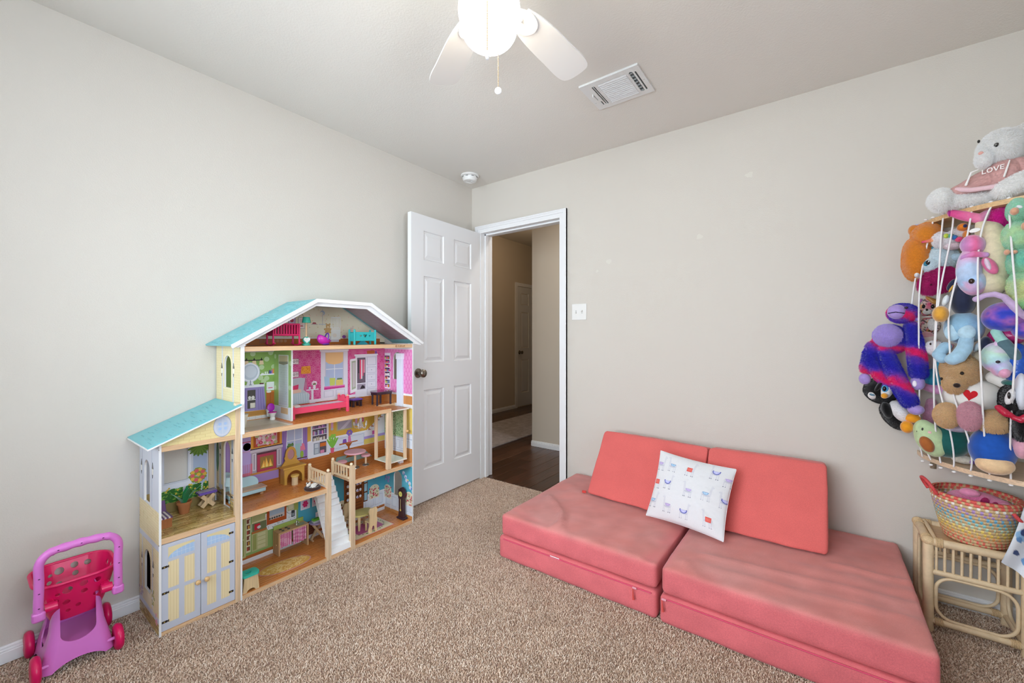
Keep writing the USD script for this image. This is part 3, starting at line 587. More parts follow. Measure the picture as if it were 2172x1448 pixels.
# -- attic
roofL, roofR = [(.721, 1.141), (1.098, 1.369), (1.412, 1.372), (1.794, 1.146)], None
bk, F, clip0 = room_back(YM + .0075, YR, 1.138, 1.145, '#e5dcc4')
att = P([(.765, 1.136), (.765, 1.155), (1.098, 1.356), (1.412, 1.358), (1.728, 1.165), (1.728, 1.136)])
bk = dg(dh, 'back_panel', (to_plane(ext(att, .007), (XK - .007, 0, 0), (0, 1, 0), (0, 0, 1)), '#e6dcc0'), 'print', False)
dots = [disc(q.uniform(.9, 1.7), q.uniform(1.17, 1.355), .0035) for _ in range(150)]
pr(bk, F, 'printed_wallpaper', [(dots[:75], '#e9c9b4'), (dots[75:], '#d9c79a'), (B(.77, 1.136, 1.69, 1.172), '#b5692f'), (B(.77, 1.170, 1.69, 1.178), '#e8e3da')], 'print', att)
pr(bk, F, 'printed_picture', [(B(1.150, 1.226, 1.187, 1.292), '#bca595'), (B(1.153, 1.229, 1.184, 1.289), '#f0e6dc'), (B(1.158, 1.236, 1.179, 1.282), '#e5c6bd'), (B(1.162, 1.24, 1.176, 1.245), '#b0504a'), (P([(1.152, 1.292), (1.168, 1.318), (1.185, 1.292), (1.168, 1.312)]), '#8a7a70')], 'print', att)
pr(bk, F, 'printed_picture', [(B(1.095, 1.235, 1.135, 1.30), '#b58fb5'), (B(1.10, 1.24, 1.13, 1.295), '#d9c3d6'), (disc(1.115, 1.272, .01), '#c94a5a')], 'print', att)
pr(bk, F, 'printed_shelf', [(B(1.225, 1.252, 1.262, 1.256), '#c0a7a0'), (P([(1.23, 1.256), (1.255, 1.256), (1.25, 1.265), (1.236, 1.265)]), '#a34a4f')], 'print', att)
pr(bk, F, 'printed_mobile', [(sg.LineString([(1.292, 1.345), (1.292, 1.25)]).buffer(.0012), '#c9c3c0'), (affinity.scale(disc(1.292, 1.322, .014).difference(disc(1.288, 1.318, .011)), 1, 1), '#aab9c9'), (B(1.27, 1.253, 1.315, 1.257), '#c3c6cc')], 'print', att)
pr(bk, F, 'printed_teddy', [([disc(1.326, 1.222, .018, .016), disc(1.326, 1.245, .013), disc(1.315, 1.257, .005), disc(1.337, 1.257, .005), disc(1.309, 1.226, .008, .006), disc(1.343, 1.226, .008, .006), disc(1.314, 1.208, .008, .006), disc(1.338, 1.208, .008, .006)], '#cda36c'), ([disc(1.326, 1.24, .006)], '#e6cfa4')], 'print', att)
pr(bk, F, 'printed_crib', [([B(1.346 + .0095 * k, 1.232, 1.349 + .0095 * k, 1.30) for k in range(7)] + [B(1.346, 1.296, 1.406, 1.301), B(1.346, 1.232, 1.406, 1.237)], '#eceae6'), ([B(1.346, 1.165, 1.406, 1.228)], '#e9e6de')], 'print', att)
pr(bk, F, 'printed_kitten', [([disc(1.478, 1.215, .012), disc(1.478, 1.232, .008), disc(1.49, 1.24, .003, .012)], '#d9c2b4')], 'print', att)
pr(bk, F, 'printed_blocks', [([B(.95 + .018 * k, 1.148, .965 + .018 * k, 1.166) for k in range(6)], '#a86a4a'), ([disc(1.02 + .02 * k, 1.158, .008) for k in range(4)], '#c28a5e')], 'print', att)
pr(bk, F, 'printed_bassinet', [(P([(1.34, 1.15), (1.395, 1.15), (1.40, 1.185), (1.335, 1.185)]), '#cfc6c9'), (disc(1.368, 1.19, .014, .012), '#e9dccb'), ([disc(1.43, 1.182, .012, .010)], '#9a5aa8')], 'print', att)
# -- bathroom
bk, F, clip = room_back(YM + .0075, 1.03, .747, 1.115, '#8fb35c')
fl = [disc(x, z, .013, .013) for x, z in ((.86, 1.075), (.918, 1.092), (1.005, 1.095), (.985, 1.062), (.955, .965), (.985, .96), (.96, 1.02), (.835, .97), (1.02, 1.02), (.97, .945))]
pr(bk, F, 'printed_wallpaper', [(fl, '#bdd3a0'), (B(.76, 1.10, 1.04, 1.116), '#d8d2cc')], 'print', clip)
pr(bk, F, 'printed_lamps', [(B(.87, 1.056, .965, 1.061), '#3c3b38'), ([P([(x - .011, 1.035), (x + .011, 1.035), (x + .008, 1.056), (x - .008, 1.056)]) for x in (.888, .924, .959)], '#e8cfa8'), ([P([(x - .006, 1.056), (x + .006, 1.056), (x, 1.072)]) for x in (.888, .924, .959)], '#33312e')], 'print', clip)
pr(bk, F, 'printed_mirror', [(disc(.905, .997, .047, .052), '#c9cfdb'), (disc(.905, .997, .043, .048), '#eef0f6'), (disc(.905, .998, .037, .041), '#c3ccd8'), (disc(.907, 1.0, .028, .031), '#d3dae3'), (P([(.893, .950), (.917, .950), (.925, .925), (.885, .925)]), '#e8ebf0')], 'print', clip)
pr(bk, F, 'printed_shelf', [(B(.953, .977, 1.022, .984), '#eef0f3'), (B(.958, .984, .970, .990), '#e4e6d8'), (B(.975, .984, .981, .996), '#e9efe4'), (B(.985, .984, .990, .996), '#e9efe4'), (B(.996, .984, 1.001, 1.002), '#5a4aa0'), (B(1.002, .984, 1.008, .998), '#4f6ab0'), (B(1.009, .984, 1.014, 1.006), '#d47fb5'), (B(1.015, .984, 1.021, 1.010), '#e8a04a')], 'print', clip)
pr(bk, F, 'printed_vanity', [(P([(.84, .80), (.982, .795), (.972, .918), (.84, .918)]), '#9d8fc4'), (B(.84, .918, .974, .932), '#edeef4'), (B(.892, .810, .930, .905), '#55524e'), (B(.892, .852, .930, .857), '#d9d6d0'), ([disc(.902, .866, .007, .009), disc(.918, .865, .008, .010)], '#e8e6e0'), (B(.905, .812, .928, .838), '#e9e3d4'), ([P([(.868 + .012 * k, .80), (.870 + .012 * k, .80), (.871 + .011 * k, .91), (.8695 + .011 * k, .91)]) for k in range(2)] + [P([(.945 + .012 * k, .80), (.947 + .012 * k, .80), (.943 + .011 * k, .91), (.9415 + .011 * k, .91)]) for k in range(3)], '#7d6fae'), ([B(.900, .930, .912, .934), B(.904, .934, .908, .955)], '#8f96a3'), (B(.95, .931, .969, .938), '#5a3029')], 'print', clip)
pr(bk, F, 'printed_towel', [(B(.984, .895, 1.022, .940), '#eceef0'), (B(.992, .906, 1.014, .910), '#d45a7a')], 'print', clip)
pr(bk, F, 'printed_cabinet', [(B(.982, .796, 1.024, .888), '#b5662c'), (B(.981, .884, 1.025, .892), '#d9823f'), ([B(1.002, .80, 1.0035, .88)], '#8a4a1e'), (disc(.995, .888, .012, .006), '#e9e6df')], 'print', clip)
pr(bk, F, 'printed_floor_tiles', [(B(.765, .747, 1.03, .797), '#e6e4e2'), ([B(.765, z, 1.03, z + .001) for z in (.757, .772, .785)] + [B(x, .747, x + .001, .797) for x in np.arange(.78, 1.03, .03)], '#b9b2ab'), (P([(.86, .768), (.985, .768), (.978, .796), (.875, .796)]), '#d9a25e'), (P([(.868, .772), (.976, .772), (.970, .793), (.88, .793)]), '#c08a45'), (B(.765, .747, 1.03, .752), '#c98d55')], 'print', clip)
# -- bedroom
bk, F, clip = room_back(1.03, YR, .747, 1.115, '#d64a8c')
r_ = B(1.03, .815, YR, 1.115)
pr(bk, F, 'printed_wallpaper', [(flower_net(r_, .052, .0265, .0011, 2), '#efa3c8'), (B(1.03, .80, YR, .818), '#efe9ee'), (B(1.03, .747, YR, .80), '#b9702f'), ([B(1.03, z, YR, z + .0012) for z in (.76, .772, .785)], '#8f4f1f'), (B(1.03, 1.104, YR, 1.116), '#a98fa0')], 'print', clip)
pr(bk, F, 'printed_window', [(B(1.282, .815, 1.455, 1.104), '#e4e2ec'), (B(1.276, 1.094, 1.461, 1.104), '#f0eff4'), (B(1.308, .87, 1.427, 1.088), '#c9cbd9'), (B(1.313, .89, 1.422, 1.085), '#b3c4e0'), ([B(1.365, .89, 1.369, 1.085), B(1.313, .985, 1.422, .989)], '#eef0f5'), (P([(1.310, 1.087), (1.424, 1.087), (1.423, 1.03), (1.40, 1.018), (1.365, 1.014), (1.33, 1.020), (1.311, 1.034)]), '#eec58a'), (P([(1.302, .945), (1.33, .942), (1.332, .886), (1.306, .886)]), '#a9cbe0'), (P([(1.336, .934), (1.372, .932), (1.368, .888), (1.338, .888)]), '#cbd86a'), (B(1.376, .886, 1.422, .920), '#e3cf74'), ([disc(1.40 + .006 * k, .925, .005) for k in range(-2, 3)], '#6f8f6a'), (P([(1.302, .866), (1.434, .869), (1.434, .882), (1.302, .882)]), '#cf3f92'), (P([(1.302, .879), (1.434, .879), (1.434, .886), (1.302, .886)]), '#e87fbe'), ([B(1.30, .822, 1.36, .86).difference(B(1.303, .825, 1.357, .857)), B(1.375, .822, 1.435, .86).difference(B(1.378, .825, 1.432, .857))], '#cfced9')], 'print', clip)
pr(bk, F, 'printed_armchair', [(P([(1.09, .80), (1.212, .802), (1.215, .85), (1.18, .878), (1.19, .945), (1.16, .950), (1.09, .945)]), '#c8cdd3'), ([B(x, .80, x + .0012, .945) for x in np.arange(1.10, 1.19, .008)], '#8fa5ad'), (P([(1.11, .80), (1.212, .802), (1.215, .85), (1.16, .866), (1.11, .862)]), '#b5cdd3'), ([P([(x, .803), (x + .002, .803), (x + .004, .86), (x + .002, .86)]) for x in np.arange(1.115, 1.21, .010)], '#e8eaec'), (P([(1.116, .880), (1.15, .885), (1.152, .912), (1.118, .905)]), '#dd3f6c'), (P([(1.118, .862), (1.165, .866), (1.165, .885), (1.120, .884)]), '#e9c7b0')], 'print', clip)
pr(bk, F, 'printed_lamp', [(B(1.194, .88, 1.1965, .972), '#a9a2a5'), (P([(1.165, .970), (1.222, .970), (1.219, 1.014), (1.169, 1.012)]), '#f0a43a'), ([disc(q.uniform(1.17, 1.217), q.uniform(.975, 1.008), .0025) for _ in range(20)], '#d9781f')], 'print', clip)
pr(bk, F, 'printed_side_table', [(B(1.196, .872, 1.268, .878), '#efedf2'), (B(1.225, .803, 1.238, .872), '#eceaf0'), (B(1.215, .797, 1.248, .805), '#eceaf0'), (disc(1.243, .888, .008, .011), '#f2eef0'), ([disc(1.243 + .011 * math.cos(a), .911 + .009 * math.sin(a), .006) for a in np.arange(0, 6.2, .9)], '#f3e3ea'), ([disc(1.243 + .006 * math.cos(a), .906, .004) for a in (0, 1.5, 3)], '#5a7a3c'), (disc(1.216, .886, .008), '#9a86b5'), (disc(1.216, .886, .006), '#eceaf2')], 'print', clip)
for z in (1.026, .953):
    pr(bk, F, 'printed_picture', [(B(1.117, z, 1.153, z + .032), '#8f8579'), (B(1.119, z + .002, 1.151, z + .03), '#e9d9dc'), ([disc(1.127, z + .016, .006).difference(disc(1.127, z + .016, .004)), disc(1.143, z + .018, .006).difference(disc(1.143, z + .018, .004))], '#5b5a52')], 'print', clip)
pr(bk, F, 'printed_wardrobe', [(B(1.508, .797, 1.668, 1.066), '#e3e3ea'), (B(1.502, 1.06, 1.674, 1.070), '#f0f0f4'), (B(1.52, .886, 1.580, 1.048), '#6b5f6b'), (B(1.52, .845, 1.58, .88), '#a39aa8'), (P([(1.471, 1.040), (1.518, 1.047), (1.518, .838), (1.473, .826)]), '#ececee'), (P([(1.480, 1.028), (1.510, 1.032), (1.510, .856), (1.482, .848)]), '#a9b39a'), (P([(1.486, 1.018), (1.506, 1.02), (1.506, .868), (1.488, .862)]), '#c9c3c2'), ([B(1.538, .912, 1.548, 1.035)], '#e05a78'), (B(1.549, .912, 1.556, 1.035), '#efeef0'), (B(1.557, .93, 1.565, 1.035), '#d4486a'), (B(1.566, .95, 1.574, 1.035), '#e8a0ae'), (B(1.527, .95, 1.535, 1.035), '#3f3640'), (P([(1.54, .848), (1.575, .85), (1.572, .866), (1.555, .872)]), '#2e2a30'), ([B(1.59, .805 + .047 * k, 1.66, .845 + .047 * k).difference(B(1.593, .808 + .047 * k, 1.657, .842 + .047 * k)) for k in range(4)] + [B(1.59, .998, 1.66, 1.052).difference(B(1.593, 1.001, 1.657, 1.049))], '#c5c5d2'), ([disc(1.625, .825 + .047 * k, .0025) for k in range(4)], '#8f8fa0')], 'print', clip)
pr(bk, F, 'printed_suitcase', [(B(1.592, 1.071, 1.649, 1.092), '#c0602a'), (P([(1.65, 1.071), (1.668, 1.071), (1.66, 1.094)]), '#6b4a9a')], 'print', clip)
# -- living room
bk, F, clip = room_back(YM + .0075, YR, .383, .725, '#a98fd0')
pr(bk, F, 'printed_wallpaper', [([B(x, .42, x + .006, .725) for x in np.arange(.77, 1.2, .016)], '#b9a3da'), (B(1.202, .56, YR, .725), '#ddb04a'), ([B(x, .56, x + .004, .725) for x in np.arange(1.57, YR, .014)], '#c99a38'), (B(1.202, .485, YR, .575), '#dde2ee'), (B(1.202, .568, YR, .577), '#f0f2f7'), ([B(x, .50, x + .10, .56).difference(B(x + .003, .503, x + .097, .557)) for x in (1.36, 1.47)], '#bcc5d8'), (B(.765, .383, YR, .485), '#b86f35'), ([B(.765, z, YR, z + .0012) for z in (.397, .412, .428, .444, .46)], '#8f4c1c'), (P([(.905, .465), (1.045, .465), (1.045, .418), (.905, .418)]), '#a98bc6')], 'print', clip)
pr(bk, F, 'printed_picture', [(B(.908, .598, 1.062, .70), '#e3a53c'), (B(.920, .603, 1.050, .69), '#b5561f'), (B(.932, .609, 1.037, .68), '#d9a8b4')] + [([disc(q.uniform(.936, 1.033), q.uniform(.612, .675), q.uniform(.004, .011)) for _ in range(16)], c) for c in ('#c7405f', '#e58aa0', '#f0d9dc', '#b9bf8a')], 'print', clip)
pr(bk, F, 'printed_fireplace', [(B(.910, .465, 1.062, .597), '#b0a4ae'), (B(.905, .578, 1.066, .597), '#cfc6cd'), (B(.905, .592, 1.066, .598), '#4a3d4a'), (B(.936, .47, 1.034, .572), '#5a3a44'), (B(.938, .472, 1.032, .562), '#b5405a'), (B(.952, .484, 1.018, .548), '#9a7a3f'), ([P([(x - .012, .49), (x + .012, .49), (x + q.uniform(-.004, .004), .49 + h)]) for x, h in ((.968, .04), (.985, .052), (1.003, .042))], '#f0b04a'), ([P([(x - .006, .49), (x + .006, .49), (x, .49 + h)]) for x, h in ((.968, .025), (.985, .035), (1.003, .025))], '#f8dc7a'), ([B(.916, .485, .932, .572).difference(B(.919, .488, .929, .569)), B(1.039, .485, 1.055, .572).difference(B(1.042, .488, 1.052, .569))], '#e6dfe6'), (B(.905, .462, 1.066, .472), '#c98a4a')], 'print', clip)
pr(bk, F, 'printed_window', [(B(1.084, .556, 1.176, .70), '#e3e3ee'), (B(1.09, .562, 1.170, .69), '#b5c3de'), ([B(1.128, .562, 1.132, .69), B(1.09, .60, 1.17, .604)], '#eceef5'), ([disc(1.107 + q.uniform(-.014, .014), .57 + q.uniform(0, .016), .005) for _ in range(22)], '#5f8a4c')], 'print', clip)
pr(bk, F, 'printed_curtain', [(P([(1.062, .72), (1.092, .72), (1.085, .60), (1.075, .48), (1.062, .48)]), '#9a7cc0'), (B(1.07, .49, 1.072, .71), '#8468ad')], 'print', clip)
pr(bk, F, 'printed_curtain', [(P([(1.176, .72), (1.202, .72), (1.202, .48), (1.188, .48), (1.178, .60)]), '#9a7cc0'), (B(1.19, .49, 1.192, .71), '#8468ad')], 'print', clip)
pr(bk, F, 'printed_curtain', [(P([(.84, .72), (.91, .72), (.905, .48), (.84, .48)]), '#b7a4d6')], 'print', clip)
pr(bk, F, 'printed_lamp', [(P([(1.150, .538), (1.192, .536), (1.182, .575), (1.160, .577)]), '#e58098'), (disc(1.171, .515, .009, .020), '#9ac04a'), (B(1.14, .492, 1.20, .497), '#5a3a28'), (P([(1.13, .50), (1.16, .50), (1.162, .58), (1.135, .58)]), '#a3cfd0')], 'print', clip)
bc = []
for z0, z1, cs in ((.646, .662, ['#c48ac9', '#8f6fb8']), (.608, .642, ['#c94f9a', '#e08fc0', '#7f5fb0', '#c0c8d6']), (.574, .604, ['#e8e4e0', '#b9b29a', '#d9d4c0'])):
    bc.append((B(1.232, z0, 1.316, z1), '#5b5560')); x = 1.235
    while x < 1.31:
        w = q.uniform(.004, .012); bc.append((B(x, z0, x + w, z0 + (z1 - z0) * q.uniform(.5, .9)), q.choice(cs))); x += w + q.choice((.001, .006))
pr(bk, F, 'printed_bookcase', [(B(1.222, .575, 1.330, .72), '#eceef2'), (B(1.205, .478, 1.334, .577), '#e3e6ee'), (B(1.205, .571, 1.336, .579), '#f4f5f8')] + bc + [(B(1.239, .496, 1.268, .561), '#8f9aa8'), (B(1.243, .50, 1.264, .528), '#b9c6cf'), (B(1.243, .532, 1.264, .557), '#c9d3da'), (B(1.274, .496, 1.312, .562), '#5b5560'), (B(1.275, .535, 1.311, .556), '#d9752f'), (B(1.276, .497, 1.30, .515), '#d98fb0')], 'print', clip)
pr(bk, F, 'printed_houseplant', [(P([(1.344, .482), (1.363, .480), (1.366, .511), (1.341, .513)]), '#e0607f'), ([affinity.rotate(disc(1.354, .545, .006, .035), a, origin=(1.354, .51)) for a in (-32, -16, 0, 15, 30)], '#7fc04a'), ([disc(1.354 + q.uniform(-.02, .02), .575 + q.uniform(-.015, .012), .008) for _ in range(8)], '#8fd050')], 'print', clip)
pr(bk, F, 'printed_mirror', [(B(1.38, .606, 1.49, .70), '#b9b878'), (B(1.388, .613, 1.482, .69), '#a9a3b4'), (P([(1.40, .613), (1.43, .613), (1.482, .66), (1.482, .68)]), '#c6c2cf')], 'print', clip)
pr(bk, F, 'printed_console_table', [(P([(1.399, .517), (1.523, .519), (1.523, .525), (1.399, .525)]), '#b5662c'), (P([(1.44, .517), (1.485, .517), (1.468, .497), (1.466, .45), (1.50, .43), (1.44, .43), (1.458, .45), (1.456, .497)]), '#a8581f'), (P([(1.42, .525), (1.448, .525), (1.444, .548), (1.424, .548)]), '#7f55b5'), (P([(1.455, .525), (1.478, .525), (1.473, .565), (1.46, .565)]), '#d97fb0'), ([disc(1.467 + .014 * math.cos(a), .583 + .012 * math.sin(a), .008) for a in np.arange(0, 6.2, 1.1)], '#8a6fc0')], 'print', clip)
pr(bk, F, 'printed_rug', [(P([(1.382, .447), (1.580, .447), (1.63, .40), (1.36, .40)]), '#7f9a94'), (P([(1.392, .443), (1.572, .443), (1.61, .404), (1.376, .404)]), '#8fa9a2')], 'print', clip)
pr(bk, F, 'printed_stair_nook', [(P([(1.575, .565), (1.728, .68), (1.728, .56), (1.575, .52)]), '#e6e2ea'), ([B(1.60 + .022 * k, .575 + .017 * k, 1.622 + .022 * k, .579 + .017 * k) for k in range(5)], '#a3542f'), ([B(1.603 + .022 * k, .579 + .017 * k, 1.610 + .022 * k, .588 + .017 * k) for k in range(5)], '#c06a4a'), (B(1.57, .520, 1.728, .537), '#a893d0'), (B(1.57, .487, 1.728, .52), '#d8bf5e'), (B(1.63, .54, 1.65, .565), '#c44f9a')], 'print', clip)
for y in (1.352, 1.514): pr(bk, F, 'printed_wall_lamp', [(B(y - .008, .632, y + .008, .672), '#d9a3c4'), (disc(y, .625, .009, .008), '#b9bfc9')], 'print', clip)
pr(bk, F, 'printed_picture', [(B(1.54, .634, 1.568, .667), '#c9a0c4'), (B(1.543, .637, 1.565, .664), '#c0304f')], 'print', clip)
pr(bk, F, 'printed_cushion', [(P([(.862, .455), (.915, .452), (.915, .524), (.87, .527)]), '#dd7f8f'), ([B(x, .455, x + .002, .524) for x in np.arange(.868, .915, .008)], '#c8607a')], 'print', clip)
pr(bk, F, 'printed_leaf_picture', [(disc(.89, .615, .018, .02), '#6fb0a0'), (B(.868, .637, .907, .642), '#b5506a'), (B(.868, .588, .907, .592), '#c99ab0')], 'print', clip)
# -- kitchen and dining room
bk, F, clip = room_back(YM + .0075, YR, .02, .362, '#4fa6bf')
pr(bk, F, 'printed_wallpaper', [(B(.765, .05, 1.15, .362), '#8fb06a'), (B(.912, .15, 1.14, .24), '#e6e8ea'), ([disc(q.uniform(.92, 1.13), q.uniform(.155, .235), .0022) for _ in range(110)], '#8f959a'), (B(1.25, .04, YR, .15), '#dfe5ef'), (B(1.25, .148, YR, .156), '#f1f3f7'), ([B(x, .07, x + .06, .135).difference(B(x + .003, .073, x + .057, .132)) for x in (1.58, 1.65)], '#bcc6d8'), (B(.765, .02, YR, .055), '#b56c34'), ([B(.765, z, YR, z + .0012) for z in (.03, .042)], '#8a4a1d')], 'print', clip)
OLV, OL2 = '#b9bd86', '#9aa25e'
pr(bk, F, 'printed_cupboard', [(B(.80, .05, .885, .34), OLV), (B(.886, .07, .907, .34), '#d9d6b0')] + [(B(.889, .08 + .028 * k, .904, .10 + .028 * k), '#7a4a3a') for k in range(9)] + [(B(.891 + .004 * (k % 3), .081 + .028 * k, .896 + .004 * (k % 3), .096 + .028 * k), ['#c0493f', '#e3b24a', '#d9d4c0'][k % 3]) for k in range(9)] + [([B(.812, .06, .875, .14).difference(B(.815, .063, .872, .137)), B(.812, .15, .875, .33).difference(B(.815, .153, .872, .327))], OL2)], 'print', clip)
pr(bk, F, 'printed_wall_cabinet', [(B(.912, .213, .978, .345), OLV), ([B(.918 + .006 * k, .222, .9195 + .006 * k, .335) for k in range(10)], OL2), (B(.912, .21, .978, .217), '#d4d3a4')], 'print', clip)
pr(bk, F, 'printed_mixer', [(B(.914, .165, .983, .21), '#6f7a55'), (P([(.924, .172), (.950, .172), (.950, .179), (.936, .181), (.936, .190), (.952, .192), (.952, .203), (.925, .205)]), '#c9283c'), (disc(.947, .184, .009, .008), '#dcdde0'), (B(.912, .157, .985, .168), '#b5703a')], 'print', clip)
pr(bk, F, 'printed_base_cabinet', [(B(.912, .066, .99, .158), OLV), ([B(.94, .072 + .021 * k, .978, .088 + .021 * k) for k in range(4)], '#cfd0a0'), ([B(.918, .072, .934, .152)], OL2)], 'print', clip)
pr(bk, F, 'printed_window', [(B(.985, .178, 1.086, .34), '#b5511f'), (B(.998, .20, 1.075, .33), '#a9bccf'), (B(.998, .20, 1.075, .222), '#cfc6c4'), ([disc(1.0 + .012 * k, .207, .005) for k in range(6)], '#4a4a44')], 'print', clip)
pr(bk, F, 'printed_cabinet', [(B(1.092, .216, 1.126, .345), '#cbc9a0'), (B(1.127, .21, 1.150, .345), '#a9b35e'), (B(1.098, .225, 1.12, .335), '#dcd9b8')], 'print', clip)
pr(bk, F, 'printed_coffee_maker', [(B(1.113, .178, 1.131, .214), '#3f4246'), (B(1.116, .182, 1.128, .198), '#8f9aa0')], 'print', clip)
for y in (1.190, 1.256): pr(bk, F, 'printed_picture', [(B(y - .026, .196, y + .026, .256), '#e8e4ee'), (B(y - .021, .201, y + .021, .251), '#d9cfe0'), ([disc(y + .010 * math.cos(a), .226 + .013 * math.sin(a), .0065) for a in np.arange(0, 6.2, 1.05)] + [disc(y, .226, .006)], '#d4286a')], 'print', clip)
pr(bk, F, 'printed_brick_wall', [(B(1.19, .04, 1.256, .118), '#6b3a2a'), ([B(1.19, .04 + .013 * k, 1.256, .0415 + .013 * k) for k in range(6)], '#8f5a44')], 'print', clip)
hut = [(P([(1.43, .062), (1.565, .08), (1.565, .33), (1.43, .34)]), '#8a4a20'), (B(1.44, .15, 1.555, .32), '#5a2c12')]
for k in range(4):
    z = .155 + .042 * k; hut += [(B(1.44, z - .004, 1.555, z), '#a8622e'), ([disc(1.455 + .022 * j, z + .009, .008, .009) for j in range(5)], '#dfe3ee'), ([B(1.46 + .03 * j, z, 1.47 + .03 * j, z + .012) for j in range(3)], '#b9a8d0')]
pr(bk, F, 'printed_hutch', hut + [([disc(1.50, .08 + .018 * k, .002) for k in range(4)], '#e0c08a'), ([B(1.445, .075 + .018 * k, 1.552, .077 + .018 * k) for k in range(4)], '#5a2c12'), (B(1.566, .118, 1.594, .30), '#6b3a1c'), ([B(1.570, .125 + .058 * k, 1.590, .175 + .058 * k) for k in range(3)], '#9cc6d6')], 'print', clip)
for y, z in ((1.646, .165), (1.415, .13)): pr(bk, F, 'printed_chair', chair_print(y, z), 'print', clip)
pr(bk, F, 'printed_clock', [(disc(1.647, .262, .018), '#6b4a7a'), (disc(1.647, .262, .014), '#e3e0ea')], 'print', clip)
# floors
FLOORC = '#cb8446'
def floor_slab(name, y0, y1, z0, z1, x0=XK, x1=XF, col=FLOORC, mat='print_wood', cut=None):
    p = B(x0, y0, x1, y1)
    if cut is not None: p = p.difference(cut)
    f = dg(dh, name, (to_plane(ext(p, z1 - z0 - .0008), (0, 0, z0), (1, 0, 0), (0, 1, 0)), PINE), 'wood_y', False)
    dg(f, 'printed_floor', (to_plane(ext(p.intersection(B(x0, y0, x1 - .004, y1)), .0012), (0, 0, z1 - .0008), (1, 0, 0), (0, 1, 0)), col), mat, False)
    return f
f1 = floor_slab('floor_board', YM + .0075, YR, .0, .019)
f2 = floor_slab('floor_board', YM + .0075, YR, .361, .384, cut=B(-2.300, 1.163, XF + .01, 1.327))
f3 = floor_slab('floor_board', YM + .0075, YR, .725, .748, cut=B(-2.250, 1.568, XF + .01, YR + .1))
fa = floor_slab('floor_board', YM + .0075, YR, 1.114, 1.135)
fw = floor_slab('floor_board', YL + .0075, YM, .361, .384, col='#b0935a', mat='stone_print')
fb = floor_slab('floor_board', YL + .0075, YM, .0, .016)
def seams(parent, z, y0, y1, seed):
    g = random.Random(seed); o = []
    for x in np.arange(XK + .018, XF - .006, .018):
        o.append(B(x, y0, x + .0005, y1))
        for _ in range(6): y = g.uniform(y0, y1); o.append(B(x, y, x + .018, y + .0005))
    pr(parent, on_floor(z + .0004), 'printed_plank_seams', [(shapely.union_all(o).intersection(B(XK, y0, XF - .005, y1)), '#ad6630')], 'print_wood')
seams(f1, .019, .766, 1.727, 1); seams(f2, .384, .766, 1.16, 2); seams(f2, .384, 1.33, 1.727, 3); seams(f3, .748, 1.0, 1.565, 4)
swap = lambda g_: shapely.transform(g_, lambda c: c[:, ::-1])
pr(fw, on_floor(.3845), 'printed_stone', [((swap(p_) if not isinstance(p_, list) else [swap(k_) for k_ in p_]), ('#8a6a38' if c_ == '#6f5a30' else c_)) for p_, c_ in stones(B(YL + .008, XK, YM - .001, XF - .005), .055, .011, 12, gap=.0009)], 'stone_print')
pr(f3, on_floor(.7482), 'printed_tile_floor', [(B(XK, YM + .008, XF - .004, .985), '#cfc6b4'), ([B(x, YM + .008, x + .0008, .985) for x in np.arange(XK, XF, .03)] + [B(XK, y, XF - .005, y + .0008) for y in np.arange(.78, .98, .03)], '#b0a692'), (P([(-2.19, .80), (-2.085, .80), (-2.085, .97), (-2.19, .97)]), '#bcae94')], 'print')
rugp = affinity.rotate(affinity.scale(sg.Point(-2.178, .998).buffer(1, quad_segs=12), .062, .122), -8)
pr(f1, on_floor(.0196), 'printed_oval_rug', [(rugp, '#c98f86'), (rugp.buffer(-.005), '#d6a44a'), ([affinity.rotate(disc(x, y, .010, .0022), q.uniform(20, 160)) for x, y in ((-2.178 + .05 * math.sin(a) * s, .998 + .105 * math.cos(a) * s) for a, s in ((q.uniform(0, 6.28), q.random() ** .5) for _ in range(150)))], '#ecd08a')], 'print', rugp)
r_ = B(-2.322, 1.36, -2.118, 1.622)
pr(f1, on_floor(.0196), 'printed_dining_rug', [(r_, '#c46a72'), (r_.buffer(-.004, join_style=2), '#d9cfae'), (r_.buffer(-.040, join_style=2), '#c9a0a0'), (r_.buffer(-.044, join_style=2), '#b5528a'), ([disc(-2.22 + .085 * math.cos(a) * 1.0, 1.49 + .113 * math.sin(a), .006, .005) for a in np.arange(0, 6.28, .42)], '#7a8f5a'), ([disc(-2.22 + .085 * math.cos(a), 1.49 + .113 * math.sin(a), .004) for a in np.arange(.2, 6.28, .42)], '#7a3f6a')], 'print', r_)
# wing front: post, beam, gable, doors
dg(dh, 'corner_post', (box(-2.098, XF + .0014, .737, .7568, .0, .885, .0015), MAPLE), 'wood_z')
dg(dh, 'rear_post', (box(XK, XK + .012, .722, .744, .384, .70), MAPLE), 'wood_z')
dg(dh, 'beam', (box(-2.095, XF, .4805, .737, .725, .7455, .0012), PINE), 'wood_y')
gp_ = P([(.4805, .7455), (.737, .7455), (.737, .868), (.4805, .763)])
gm = dg(dh, 'gable_panel', (to_plane(ext(gp_, .007), (XF - .009, 0, 0), (0, 1, 0), (0, 0, 1)), '#e2cf94'), 'yellow_print', False)
bricks = [B(y + (.018 if r % 2 else 0), z, y + (.018 if r % 2 else 0) + .035, z + .011) for r, z in enumerate(np.arange(.746, .87, .013)) for y in np.arange(.46, .74, .037)]
pr(gm, on_back(XF - .002), 'printed_bricks', [(bricks, '#e6d59c')], 'print', gp_.buffer(-.001))
oval = sg.Point(.688, .793).buffer(1, quad_segs=12); oval = affinity.scale(oval, .034, .045)
